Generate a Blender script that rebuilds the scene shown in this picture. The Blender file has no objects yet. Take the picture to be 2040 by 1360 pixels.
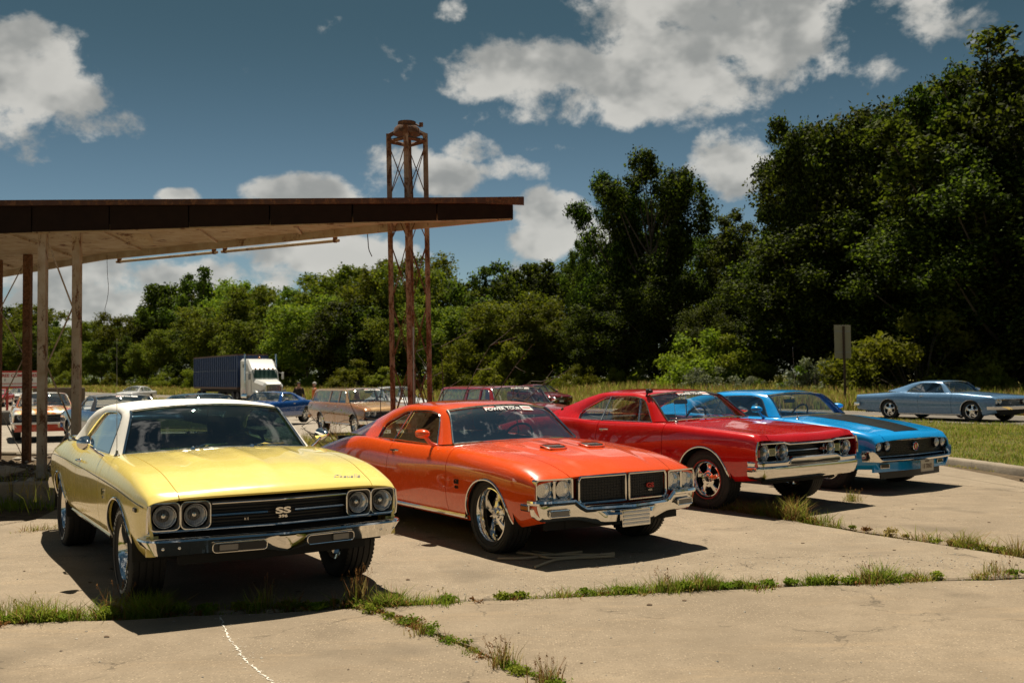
import bpy, bmesh, math, random
import numpy as np
from mathutils import Vector, Matrix
R = math.radians
sc = bpy.context.scene
COL = sc.collection
# ------------------------------------------------------------------ camera
cam = bpy.data.cameras.new('camera')
camo = bpy.data.objects.new('camera', cam); COL.objects.link(camo)
cam.sensor_width = 36.0; cam.lens = 35.44; cam.clip_start = 0.1; cam.clip_end = 4000
PITCH, ROLL, CAMH = .0352813, .0096278, 1.534
camo.matrix_world = (Matrix.Translation((0, 0, CAMH)) @ Matrix.Rotation(math.pi/2 + PITCH, 4, 'X')
                     @ Matrix.Rotation(-ROLL, 4, 'Z'))
cam.dof.use_dof = True; cam.dof.focus_distance = 8.2; cam.dof.aperture_fstop = 4.0
sc.camera = camo
# ------------------------------------------------------------------ sun
SUN_EL = R(64); SUN_AZ = (-.20, 1.0)          # horizontal direction towards the sun
_n = math.hypot(*SUN_AZ)
to_sun = Vector((SUN_AZ[0]/_n*math.cos(SUN_EL), SUN_AZ[1]/_n*math.cos(SUN_EL), math.sin(SUN_EL)))
sl = bpy.data.lights.new('sun', 'SUN'); sl.energy = 5.0; sl.angle = R(.53); sl.color = (1, .90, .74)
so = bpy.data.objects.new('sun', sl); COL.objects.link(so)
so.rotation_euler = to_sun.to_track_quat('Z', 'Y').to_euler(); so.location = (0, 0, 40)
# ------------------------------------------------------------------ render / view
sc.view_settings.view_transform = 'Standard'; sc.view_settings.look = 'None'
sc.view_settings.exposure = 0.60; sc.view_settings.gamma = 1.0
sc.cycles.use_denoising = True
try: sc.cycles.denoiser = 'OPENIMAGEDENOISE'
except Exception: pass
sc.cycles.max_bounces = 8; sc.cycles.transparent_max_bounces = 16
sc.cycles.diffuse_bounces = 3; sc.cycles.glossy_bounces = 4
sc.cycles.caustics_reflective = False; sc.cycles.caustics_refractive = False
sc.cycles.sample_clamp_indirect = 4.0
# ------------------------------------------------------------------ photo pixel -> world helpers (layout only)
FPX = 2008.27
def pxray(px, py):
    U = px - 1020; W = 680 - py
    c, s = math.cos(ROLL), math.sin(ROLL); u = U*c + W*s; w = -U*s + W*c
    c, s = math.cos(PITCH), math.sin(PITCH)
    return Vector((u/FPX, c - w/FPX*s, s + w/FPX*c))
def gpt(px, py, z=0.0):
    r = pxray(px, py); k = (z - CAMH)/r.z
    return Vector((r.x*k, r.y*k, z))
def at_depth(px, py, Y):
    r = pxray(px, py); k = Y/r.y
    return Vector((r.x*k, Y, CAMH + r.z*k))
# ------------------------------------------------------------------ world: sky with clouds
world = bpy.data.worlds.new('World'); sc.world = world; world.use_nodes = True
def build_world():
    nt = world.node_tree; N = nt.nodes; L = nt.links; N.clear()
    def mth(op, a, b=None, c=None, clamp=False):
        n = N.new('ShaderNodeMath'); n.operation = op; n.use_clamp = clamp
        for i, v in enumerate((a, b, c)):
            if v is None: continue
            if isinstance(v, (int, float)): n.inputs[i].default_value = v
            else: L.new(v, n.inputs[i])
        return n.outputs[0]
    def vec(op, a, b=None):
        n = N.new('ShaderNodeVectorMath'); n.operation = op
        for i, v in enumerate((a, b)):
            if v is None: continue
            if isinstance(v, (tuple, list)): n.inputs[i].default_value = v
            else: L.new(v, n.inputs[i])
        return n.outputs['Value'] if op in ('DOT_PRODUCT', 'LENGTH') else n.outputs[0]
    def sstep(v, a, b, lo=0., hi=1.):
        n = N.new('ShaderNodeMapRange'); n.interpolation_type = 'SMOOTHSTEP'
        L.new(v, n.inputs[0])
        for i, q in zip((1, 2, 3, 4), (a, b, lo, hi)): n.inputs[i].default_value = q
        return n.outputs[0]
    tc = N.new('ShaderNodeTexCoord'); d = vec('NORMALIZE', tc.outputs['Generated'])
    sx = N.new('ShaderNodeSeparateXYZ'); L.new(d, sx.inputs[0])
    dx, dy, dz = sx.outputs
    sky = N.new('ShaderNodeTexSky'); sky.sky_type = 'NISHITA'; sky.sun_disc = False
    sky.sun_elevation = SUN_EL; sky.sun_rotation = math.atan2(SUN_AZ[0], SUN_AZ[1])
    sky.altitude = 200; sky.air_density = 1.0; sky.dust_density = .6; sky.ozone_density = 2.2
    # a slightly teal, deep sky, paler and cooler in the low air
    tn = N.new('ShaderNodeMix'); tn.data_type = 'RGBA'; L.new(sstep(dz, .0, .36), tn.inputs[0]); tn.inputs[6].default_value = (.72, .80, .80, 1); tn.inputs[7].default_value = (.27, .36, .30, 1); tcol = tn.outputs[2]
    tint = N.new('ShaderNodeMix'); tint.data_type = 'RGBA'; tint.blend_type = 'MULTIPLY'; tint.inputs[0].default_value = 1
    L.new(sky.outputs[0], tint.inputs[6]); L.new(tcol, tint.inputs[7])
    # noise field of the clouds in direction space
    def field(off):
        p = vec('ADD', d, off)
        w = N.new('ShaderNodeTexNoise'); w.inputs['Scale'].default_value = 3.2; w.inputs['Detail'].default_value = 3
        L.new(p, w.inputs['Vector'])
        wv = vec('MULTIPLY', vec('SUBTRACT', w.outputs['Color'], (.5, .5, .5)), (.10, .10, .08))
        q = vec('MULTIPLY', vec('ADD', p, wv), (1, 1, 1.35))
        n = N.new('ShaderNodeTexNoise'); n.inputs['Scale'].default_value = 13.; n.inputs['Detail'].default_value = 10
        n.inputs['Roughness'].default_value = .60; L.new(q, n.inputs['Vector'])
        return n.outputs['Fac']
    f0 = field((0, 0, 0))
    def soft(off):
        n = N.new('ShaderNodeTexNoise'); n.inputs['Scale'].default_value = 9.; n.inputs['Detail'].default_value = 4.5; n.inputs['Roughness'].default_value = .52
        L.new(vec('MULTIPLY', vec('ADD', d, off), (1, 1, 1.35)), n.inputs['Vector']); return n.outputs['Fac']
    s0 = soft((0, 0, 0)); f1 = soft((-.004, .010, .022))
    # general cover away from the named clouds
    big = N.new('ShaderNodeTexNoise'); big.inputs['Scale'].default_value = 2.3; big.inputs['Detail'].default_value = 2
    L.new(d, big.inputs['Vector'])
    gen = sstep(big.outputs['Fac'], .42, .66, -.32, .06)
    # the clouds that stand in the view: gnomonic direction coordinates round +Y
    yy = mth('MAXIMUM', dy, .05)
    cx = N.new('ShaderNodeCombineXYZ'); L.new(mth('DIVIDE', dx, yy), cx.inputs[0]); L.new(mth('DIVIDE', dz, yy), cx.inputs[1])
    g = cx.outputs[0]
    blobs = [(60,190,170,110,1),(40,95,70,60,.7),(170,255,130,45,.75),(225,230,50,40,.5),
             (1060,140,150,70,1),(1120,200,120,50,.8),(1400,70,230,140,1.1),(1240,190,110,60,.9),(1090,215,110,45,.8),(1540,60,150,110,1.0),(1350,190,190,45,.8),(1490,170,120,45,.6),
             (765,350,65,55,.9),(885,360,65,40,.9),(945,298,48,26,.6),(620,385,120,40,1),(355,390,42,16,.9),(800,320,50,40,.7),
             (1460,315,70,62,.95),(1440,340,60,30,.7),(1085,445,80,62,1),(1195,495,45,38,.9),(660,520,170,60,1),(560,550,120,40,.9),(430,560,130,38,.95),
             (190,580,220,75,1.0),(60,600,200,50,.9),(120,640,330,70,.9),(420,600,200,50,.8),(330,560,120,40,.8),(250,262,60,30,.55),(1230,130,90,50,.8),(1000,560,140,40,.55),(1100,292,60,16,.55),(1035,335,90,24,.55),(890,22,32,24,.6),(1740,160,190,110,.42),(1850,40,220,120,.45)]
    tot = None
    for px, py, rx, ry, a in blobs:
        r = pxray(px, py); c = (r.x/r.y, r.z/r.y, 0)
        e = vec('MULTIPLY', vec('SUBTRACT', g, c), (FPX/rx/1.5, FPX/ry/1.5, 0))
        b = mth('MULTIPLY', mth('SUBTRACT', 1.0, vec('DOT_PRODUCT', e, e)), a)
        b = mth('MAXIMUM', b, 0.0)
        tot = b if tot is None else mth('MAXIMUM', tot, b)
    front = sstep(dy, .45, .75)
    bl = mth('MULTIPLY_ADD', tot, .56, -.25)
    mixb = N.new('ShaderNodeMix'); mixb.data_type = 'FLOAT'
    L.new(front, mixb.inputs[0]); L.new(gen, mixb.inputs[2]); L.new(bl, mixb.inputs[3])
    bias = mixb.outputs[0]
    dens = mth('ADD', mth('MULTIPLY_ADD', f0, 1.45, -.225), bias)
    mask = sstep(dens, .45, .68)
    lit = mth('ADD', mth('SUBTRACT', s0, f1), mth('MULTIPLY_ADD', f0, .22, -.11))
    thick = sstep(dens, .56, .95)
    shade = mth('SUBTRACT', sstep(lit, -.12, .08, .38, 1.0), mth('MULTIPLY', thick, .12))
    cr = N.new('ShaderNodeMix'); cr.data_type = 'RGBA'
    L.new(shade, cr.inputs[0]); cr.inputs[6].default_value = (2.4, 2.6, 2.6, 1); cr.inputs[7].default_value = (8.3, 8.1, 7.5, 1)
    mx = N.new('ShaderNodeMix'); mx.data_type = 'RGBA'
    up = sstep(dz, -.02, .03)
    L.new(mth('MULTIPLY', mth('MULTIPLY', mask, up), .93), mx.inputs[0]); L.new(tint.outputs[2], mx.inputs[6]); L.new(cr.outputs[2], mx.inputs[7])
    bg = N.new('ShaderNodeBackground'); bg.inputs[1].default_value = .05
    L.new(mx.outputs[2], bg.inputs[0])
    out = N.new('ShaderNodeOutputWorld'); L.new(bg.outputs[0], out.inputs[0])
    world.cycles.sampling_method = 'MANUAL'; world.cycles.sample_map_resolution = 512
build_world()
# ------------------------------------------------------------------ material helpers
MATS = {}
def new_mat(name):
    m = bpy.data.materials.new(name); m.use_nodes = True
    m.node_tree.nodes.clear(); MATS[name] = m
    return m
class NG:
    def __init__(s, m): s.t = m.node_tree; s.N = s.t.nodes; s.L = s.t.links
    def n(s, typ, ins=None, **kw):
        o = s.N.new('ShaderNode'+typ)
        for k, v in kw.items(): setattr(o, k, v)
        for k, v in (ins or {}).items():
            if hasattr(v, 'is_output') or isinstance(v, bpy.types.NodeSocket): s.L.new(v, o.inputs[k])
            else: o.inputs[k].default_value = v
        return o
    def out(s, sh): o = s.n('OutputMaterial'); s.L.new(sh, o.inputs[0])
    def ramp(s, fac, stops):
        o = s.n('ValToRGB', {0: fac}); e = o.color_ramp.elements
        while len(e) < len(stops): e.new(.5)
        for q, (p, c) in zip(e, stops): q.position = p; q.color = (*c, 1) if len(c) == 3 else c
        return o.outputs[0]
    def mix(s, f, a, b, typ='MIX'):
        o = s.n('Mix', data_type='RGBA', blend_type=typ)
        for i, v in ((0, f), (6, a), (7, b)):
            if isinstance(v, bpy.types.NodeSocket): s.L.new(v, o.inputs[i])
            else: o.inputs[i].default_value = v if i == 0 else ((*v, 1) if len(v) == 3 else v)
        return o.outputs[2]
    def noise(s, scale, detail=4, rough=.55, vec=None, out='Fac', dist=0.):
        i = {'Scale': scale, 'Detail': detail, 'Roughness': rough, 'Distortion': dist}
        if vec is not None: i['Vector'] = vec
        return s.n('TexNoise', i).outputs[out]
    def bump(s, h, strength, dist=.01, normal=None):
        i = {'Height': h, 'Strength': strength, 'Distance': dist}
        if normal is not None: i['Normal'] = normal
        return s.n('Bump', i).outputs[0]
    def obj(s): return s.n('TexCoord').outputs['Object']
def simple(name, col, rough=.5, metal=0., coat=0., bump=0., bscale=200., var=0., spec=.5, emis=None):
    m = new_mat(name); g = NG(m)
    c = (*col, 1)
    if var:
        nz = g.noise(7., 5, .6, g.obj())
        c = g.mix(nz, [max(0, q*(1-var)) for q in col], [min(1, q*(1+var)) for q in col])
    i = {'Base Color': c, 'Roughness': rough, 'Metallic': metal, 'Coat Weight': coat, 'Coat Roughness': .03, 'Specular IOR Level': spec}
    if bump: i['Normal'] = g.bump(g.noise(bscale, 3, .6, g.obj()), bump, .004)
    if emis: i['Emission Color'] = (*emis[0], 1); i['Emission Strength'] = emis[1]
    b = g.n('BsdfPrincipled', i); g.out(b.outputs[0]); return m
def paint(name, col, flake=0., dust=.02):
    m = new_mat(name); g = NG(m); o = g.obj()
    # faint road dust with a shape of its own on lower, rougher areas of the lacquer
    dn = g.noise(3., 6, .65, o); df = g.n('MapRange', {0: dn, 1: .45, 2: .8, 3: 0., 4: dust}).outputs[0]
    c = g.mix(df, col, (.30, .26, .20))
    # orange peel
    rg = g.n('MapRange', {0: g.noise(9., 4, .6, o), 1: .3, 2: .8, 3: .22, 4: .34}).outputs[0]
    b = g.n('BsdfPrincipled', {'Base Color': c, 'Roughness': rg, 'Metallic': flake, 'Coat Weight': 1., 'Coat Roughness': .02, 'Coat IOR': 1.62, 'Specular IOR Level': .15})
    g.out(b.outputs[0]); return m
def glass(name, tint, refl=1.0):
    m = new_mat(name); g = NG(m)
    fr = g.n('Fresnel', {'IOR': 1.52}).outputs[0]
    f2 = g.n('Math', {0: fr, 1: .48*refl}, operation='MULTIPLY', use_clamp=True).outputs[0]
    # thin film of dust
    d = g.n('MapRange', {0: g.noise(5., 6, .7, g.obj()), 1: .5, 2: .9, 3: 0., 4: .045}).outputs[0]
    tr = g.n('BsdfTransparent', {'Color': (*tint, 1)}).outputs[0]
    df = g.n('BsdfDiffuse', {'Color': (.45, .42, .38, 1)}).outputs[0]
    base = g.n('MixShader', {0: d, 1: tr, 2: df}).outputs[0]
    gl = g.n('BsdfGlossy', {'Color': (1, 1, 1, 1), 'Roughness': .01}).outputs[0]
    g.out(g.n('MixShader', {0: f2, 1: base, 2: gl}).outputs[0]); return m
def chrome_mat(name, col=(.78, .77, .75), rough=.06, pit=.25):
    m = new_mat(name); g = NG(m); o = g.obj()
    sp = g.n('MapRange', {0: g.noise(90., 5, .75, o), 1: .60, 2: .78, 3: 0., 4: pit}).outputs[0]
    c = g.mix(sp, col, (.25, .21, .17))
    rr = g.n('MapRange', {0: g.noise(14., 5, .6, o), 1: .35, 2: .8, 3: rough*.6, 4: rough*2.0}).outputs[0]
    bp = g.bump(g.noise(6., 2, .5, o), .03, .02)
    b = g.n('BsdfPrincipled', {'Base Color': c, 'Metallic': 1., 'Roughness': rr, 'Normal': bp})
    g.out(b.outputs[0]); return m
CHROME = chrome_mat('chrome'); TRIM = chrome_mat('bright_trim', (.74, .73, .71), .10, .1)
POLISH = chrome_mat('polished_alloy', (.80, .79, .77), .09, .05)
GREYMETAL = simple('grey_metal', (.35, .34, .33), .4, .9, bump=.1)
BLACK = simple('black_plastic', (.012, .012, .013), .45, bump=.05)
BLACKGLOSS = simple('black_gloss', (.01, .01, .011), .25, coat=.3)
DARK = simple('dark_underbody', (.010, .010, .010), .85)
RUBBER = simple('tyre_rubber', (.016, .0155, .015), .72, bump=.25, bscale=120., var=.35)
TRIMFAB = simple('black_vinyl', (.018, .018, .019), .5, bump=.15)
SILVERPLASTIC = simple('seam_silver', (.5, .5, .5), .4)
GLASS = glass('car_glass', (.62, .70, .66)); GLASSDK = glass('tinted_glass', (.21, .33, .31), .40); GLASSCL = glass('clear_glass', (.88, .9, .88), .7)
LENS = glass('lamp_lens', (.93, .94, .95), .8)
AMBER = simple('amber_lens', (.55, .16, .02), .2, coat=.6); REDLENS = simple('red_lens', (.30, .012, .01), .18, coat=.7)
CLEARLENS = simple('frosted_lens', (.19, .18, .165), .22, coat=.6, bump=.4, bscale=80.)
REFLECT = simple('lamp_reflector', (.86, .87, .88), .34, .5)
WHITE = simple('white_print', (.75, .75, .73), .5); REDP = simple('red_print', (.55, .04, .03), .5)
# ------------------------------------------------------------------ object helpers
def link(o, parent=None):
    COL.objects.link(o)
    if parent is not None: o.parent = parent
    return o
def tag(o, label=None, cat=None, group=None, kind=None):
    if label: o['label'] = label
    if cat: o['category'] = cat
    if group: o['group'] = group
    if kind: o['kind'] = kind
    return o
def empty(name, loc=(0, 0, 0), rz=0., parent=None):
    o = bpy.data.objects.new(name, None); o.empty_display_size = .2
    o.location = loc; o.rotation_euler = (0, 0, rz); return link(o, parent)
def thing(name, label, cat, loc=(0, 0, 0), rz=0., group=None):
    return tag(empty(name, loc, rz), label, cat, group)
def mk(name, V, F, mat, parent=None, sharp=35., merge=None, flip=False):
    me = bpy.data.meshes.new(name)
    V = np.asarray(V, float).reshape(-1, 3)
    if flip: F = [tuple(reversed(f)) for f in F]
    me.from_pydata(V.tolist(), [], [tuple(int(i) for i in f) for f in F])
    if merge:
        bm = bmesh.new(); bm.from_mesh(me); bmesh.ops.remove_doubles(bm, verts=bm.verts, dist=merge)
        bmesh.ops.dissolve_degenerate(bm, edges=bm.edges, dist=1e-6); bm.to_mesh(me); bm.free()
    me.validate()
    if sharp is not None:
        me.shade_smooth()
        me.set_sharp_from_angle(angle=R(sharp))
    for q in (mat if isinstance(mat, (list, tuple)) else [mat]): me.materials.append(q)
    return link(bpy.data.objects.new(name, me), parent)
class MB:
    """collects simple shapes into one mesh"""
    def __init__(s): s.V = []; s.F = []; s.n = 0
    def add(s, V, F):
        V = np.asarray(V, float).reshape(-1, 3)
        s.V.append(V); s.F += [tuple(i + s.n for i in f) for f in F]; s.n += len(V); return s
    def box(s, c, d, rz=0., M=None, bev=0.):
        x, y, z = [q/2 for q in d]
        if bev:
            b = min(bev, x*.9, y*.9, z*.9); V = []
            for sz in (-1, 1):
                for (px, py, pz) in ((x-b, y-b, z), (x-b, y, z-b), (x, y-b, z-b)):
                    for sx, sy in ((-1, -1), (1, -1), (1, 1), (-1, 1)): V.append((sx*px, sy*py, sz*pz))
            bm = bmesh.new(); vs = [bm.verts.new(v) for v in V]
            h = bmesh.ops.convex_hull(bm, input=vs)
            bm.verts.index_update(); V = [v.co[:] for v in bm.verts]; F = [[v.index for v in f.verts] for f in bm.faces]; bm.free()
        else:
            V = [(-x,-y,-z),(x,-y,-z),(x,y,-z),(-x,y,-z),(-x,-y,z),(x,-y,z),(x,y,z),(-x,y,z)]
            F = [(0,3,2,1),(4,5,6,7),(0,1,5,4),(1,2,6,5),(2,3,7,6),(3,0,4,7)]
        V = np.array(V, float)
        if rz: cc, ss = math.cos(rz), math.sin(rz); V = V @ np.array([[cc, ss, 0], [-ss, cc, 0], [0, 0, 1]])
        if M is not None: V = V @ np.array(M.to_3x3()).T
        return s.add(V + np.array(c), F)
    def tube(s, pts, r, n=8, cap=True):
        V, F = tube(pts, r, n, cap); return s.add(V, F)
    def build(s, name, mat, parent=None, sharp=35., merge=None):
        return mk(name, np.concatenate(s.V), s.F, mat, parent, sharp, merge)
def tube(pts, r, n=8, cap=True, closed=False, flat=None):
    P = np.array(pts, float); m = len(P)
    rr = np.full(m, r, float) if np.isscalar(r) else np.array(r, float)
    if closed: T = np.roll(P, -1, 0) - np.roll(P, 1, 0)
    else:
        T = np.gradient(P, axis=0) if m > 2 else np.repeat((P[1:] - P[:1]), m, 0)
    T /= np.maximum(np.linalg.norm(T, axis=1, keepdims=True), 1e-9)
    up = np.array([0, 0, 1.]) if abs(T[0, 2]) < .9 else np.array([1., 0, 0])
    A = np.cross(up, T[0]); A /= np.linalg.norm(A); V = []
    for i in range(m):
        A = A - T[i]*(A @ T[i]); A /= max(np.linalg.norm(A), 1e-9); B = np.cross(T[i], A)
        a = np.arange(n)*2*math.pi/n
        fb = 1. if flat is None else flat
        V.append(P[i] + rr[i]*(np.outer(np.cos(a), A) + fb*np.outer(np.sin(a), B)))
    V = np.concatenate(V); F = []
    for i in range(m if closed else m-1):
        j = (i+1) % m
        for k in range(n): F.append((i*n+k, i*n+(k+1) % n, j*n+(k+1) % n, j*n+k))
    if cap and not closed: F.append(tuple(range(n-1, -1, -1))); F.append(tuple((m-1)*n+k for k in range(n)))
    return V, F
def lathe(prof, n=32, axis='x', c=(0, 0, 0), closed=False):
    """profile of (along, radius); revolved round an axis"""
    V = []; F = []; m = len(prof)
    for a in range(n):
        t = a*2*math.pi/n; ca, sa = math.cos(t), math.sin(t)
        for (l, r) in prof:
            v = {'x': (l, r*ca, r*sa), 'y': (r*sa, l, r*ca), 'z': (r*ca, r*sa, l)}[axis]
            V.append((v[0]+c[0], v[1]+c[1], v[2]+c[2]))
    for a in range(n):
        b = (a+1) % n
        for i in range(m if closed else m-1):
            j = (i+1) % m
            F.append((a*m+i, b*m+i, b*m+j, a*m+j))
    return np.array(V), F
def grid_faces(nu, nv, off=0):
    return [(off+i*nv+j, off+i*nv+j+1, off+(i+1)*nv+j+1, off+(i+1)*nv+j) for i in range(nu-1) for j in range(nv-1)]
def pchip(xs, ys):
    xs = np.array(xs, float); ys = np.array(ys, float); o = np.argsort(xs); xs = xs[o]; ys = ys[o]
    if len(xs) == 1: return lambda x: np.full(np.shape(x), ys[0])
    h = np.diff(xs); d = np.diff(ys)/h; n = len(xs); m = np.zeros(n)
    m[0] = d[0]; m[-1] = d[-1]
    for i in range(1, n-1):
        if d[i-1]*d[i] > 0:
            w1 = 2*h[i]+h[i-1]; w2 = h[i]+2*h[i-1]; m[i] = (w1+w2)/(w1/d[i-1]+w2/d[i])
    def f(x):
        x = np.clip(np.asarray(x, float), xs[0], xs[-1]); i = np.clip(np.searchsorted(xs, x)-1, 0, n-2)
        t = (x-xs[i])/h[i]; t2 = t*t; t3 = t2*t
        return (2*t3-3*t2+1)*ys[i]+(t3-2*t2+t)*h[i]*m[i]+(-2*t3+3*t2)*ys[i+1]+(t3-t2)*h[i]*m[i+1]
    return f
def catmull(pts, per=6):
    P = np.array(pts, float); Q = np.concatenate([[2*P[0]-P[1]], P, [2*P[-1]-P[-2]]]); out = []
    for i in range(1, len(Q)-2):
        for t in np.arange(per)/per:
            a, b, c, d = Q[i-1], Q[i], Q[i+1], Q[i+2]
            out.append(.5*((2*b)+(-a+c)*t+(2*a-5*b+4*c-d)*t*t+(-a+3*b-3*c+d)*t**3))
    out.append(P[-1]); return np.array(out)
def text_mesh(s, size, ext=.002, align='CENTER', shear=0., bold=0., spacing=1.):
    cu = bpy.data.curves.new('t', 'FONT'); cu.body = s; cu.size = size; cu.extrude = ext; cu.align_x = align; cu.align_y = 'CENTER'
    cu.shear = shear; cu.offset = bold; cu.resolution_u = 3; cu.space_character = spacing
    ob = bpy.data.objects.new('t', cu); COL.objects.link(ob)
    dg = bpy.context.evaluated_depsgraph_get(); me = bpy.data.meshes.new_from_object(ob.evaluated_get(dg))
    V = np.array([v.co[:] for v in me.vertices]); F = [tuple(p.vertices) for p in me.polygons]
    bpy.data.objects.remove(ob); bpy.data.curves.remove(cu); bpy.data.meshes.remove(me)
    return V, F
# ================================================================== cars
T_B, T_R, T_M, T_S, T_T, T_H1, T_H2, T_C = range(8)
def sm01(t): t = np.clip(t, 0, 1); return t*t*(3-2*t)
class Car:
    def __init__(s, label, cat, axle, head, wb, lines, arches, nose, xf, xr, P, cowl, deck, door, res=1., group=None, name='parked_car', nose_len=.9, tail=None):
        a = R(head); s.wb = wb; s.P = P; s.res = res
        s.root = thing(name, label, cat, (axle[0]-wb/2*math.cos(a), axle[1]-wb/2*math.sin(a), axle[2] if len(axle) > 2 else 0), a, group)
        s.fy = [pchip([k[0] for k in l], [k[1] for k in l]) for l in lines]
        s.fz = [pchip([k[0] for k in l], [k[2] for k in l]) for l in lines]
        s.arches = arches; s.nose = nose; s.xf = xf; s.xr = xr; s.cowl = cowl; s.deck = deck; s.door = door; s.nose_len = nose_len
        s.tail = tail or (lambda y: -.06*(abs(y)/.9)**2*-1)
    def basis(s, t):
        t = np.atleast_1d(np.asarray(t, float)); n = 8; j = np.clip(np.round(t).astype(int), 0, n-1); f = t-j
        B = np.zeros((len(t), n+2)); r = np.arange(len(t))
        B[r, j] += .5*(.5-f)**2; B[r, j+1] += .75-f*f; B[r, j+2] += .5*(.5+f)**2
        M = np.zeros((n+2, n)); M[1:n+1] = np.eye(n); M[0, 0] = 2; M[0, 1] = -1; M[n+1, n-1] = 2; M[n+1, n-2] = -1
        return B @ M
    def ctrl(s, x): return np.array([[float(f(x)), float(g(x))] for f, g in zip(s.fy, s.fz)])
    def zarch(s, x):
        z = -1.
        for xc, zc, r, e in s.arches:
            u = abs(x-xc)/r
            if u < 1.0001: z = max(z, zc + r*max(0., 1-u**e)**(1/e))
        return z
    def tcut(s, x, C=None):
        za = s.zarch(x)
        if za < 0: return 0.
        C = s.ctrl(x) if C is None else C
        t = np.linspace(0, 4.2, 169); z = (s.basis(t) @ C)[:, 1]
        k = int(np.argmax(z >= za)) if (z >= za).any() else 168
        if k == 0: return 0.
        return float(t[k-1] + (t[k]-t[k-1])*(za-z[k-1])/max(1e-9, z[k]-z[k-1]))
    def warp(s, x, y):
        k = sm01((x-(s.xf-s.nose_len))/s.nose_len)**1.5; k2 = sm01(((s.xr+.9)-x)/.9)**1.5
        return x + s.nose(np.abs(y))*k + s.tail(np.abs(y))*k2
    def S(s, x, ts):
        C = s.ctrl(x); tc = s.tcut(x, C); t = np.maximum(np.asarray(ts, float), tc)
        q = s.basis(t) @ C
        return np.stack([s.warp(x, q[:, 0]), q[:, 0], q[:, 1]], 1)
    def xs(s, x0, x1, step):
        a = list(np.linspace(x0, x1, max(2, int(abs(x1-x0)/(step/s.res))+1)))
        n = int(24*s.res)
        for xc, zc, r, e in s.arches:
            for k in range(n+1):
                a.append(xc + r*math.cos(math.pi*k/n))
            a += [xc-r-.003, xc+r+.003]
        lo, hi = min(x0, x1), max(x0, x1); a = sorted(q for q in a if lo-1e-9 <= q <= hi+1e-9); out = []
        for q in a:
            if not out or q-out[-1] > .0015: out.append(q)
        return out
    def mk(s, name, V, F, mat, parent=None, **k):
        V = np.array(V, float); V[:, 0] += s.wb/2
        o = mk(name, V, F, mat, parent or s.root, **k)
        return o
    def build(s, mb, name, mat, parent=None, **k): return s.mk(name, np.concatenate(mb.V), mb.F, mat, parent, **k)
    def panel(s, name, x0, x1, t0, t1, mat, side=0, step=.05, gap=.0042, depth=.02, nt=None, z_add=None, parent=None):
        """a body panel: one patch of the shell with turned-in edges; side 0 goes right across the car"""
        X = s.xs(x0+gap, x1-gap, step); nt = nt or max(4, int((t1-t0)*7*s.res))
        ts = np.linspace(t0+gap*2*(t0 > .01), t1-(gap*3 if side else 0), nt); rows = []
        for x in X:
            p = s.S(x, ts)
            if z_add is not None: p[:, 2] += z_add(p[:, 0], p[:, 1])
            if side == 0: q = p[:-1][::-1].copy(); q[:, 1] *= -1; p = np.concatenate([p, q])
            elif side < 0: p[:, 1] *= -1
            rows.append(p)
        V = np.array(rows); nu, nv = V.shape[:2]; V = V.reshape(-1, 3)
        F = grid_faces(nu, nv)
        if side < 0: F = [f[::-1] for f in F]
        bm = bmesh.new(); vs = [bm.verts.new(v) for v in V]
        for f in F: bm.faces.new([vs[i] for i in f])
        bmesh.ops.remove_doubles(bm, verts=bm.verts, dist=.0004); bmesh.ops.dissolve_degenerate(bm, edges=bm.edges, dist=1e-5)
        bm.normal_update()
        be = [e for e in bm.edges if len(e.link_faces) == 1]
        r = bmesh.ops.extrude_edge_only(bm, edges=be)
        nv2 = [g for g in r['geom'] if isinstance(g, bmesh.types.BMVert)]
        src = {}
        for e in bm.edges:
            a, b = e.verts
            if (a in nv2) != (b in nv2): src[a if a in nv2 else b] = b if a in nv2 else a
        nvs = {v: (src[v].normal.copy() if v in src else Vector((0, 0, 1))) for v in nv2}
        for v in nv2: v.co -= nvs[v]*depth
        bm.normal_update()
        me = bpy.data.meshes.new(name)
        for v in bm.verts: v.co.x += s.wb/2
        bm.to_mesh(me); bm.free(); me.shade_smooth(); me.set_sharp_from_angle(angle=R(38)); me.materials.append(mat)
        return link(bpy.data.objects.new(name, me), parent or s.root)
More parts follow.
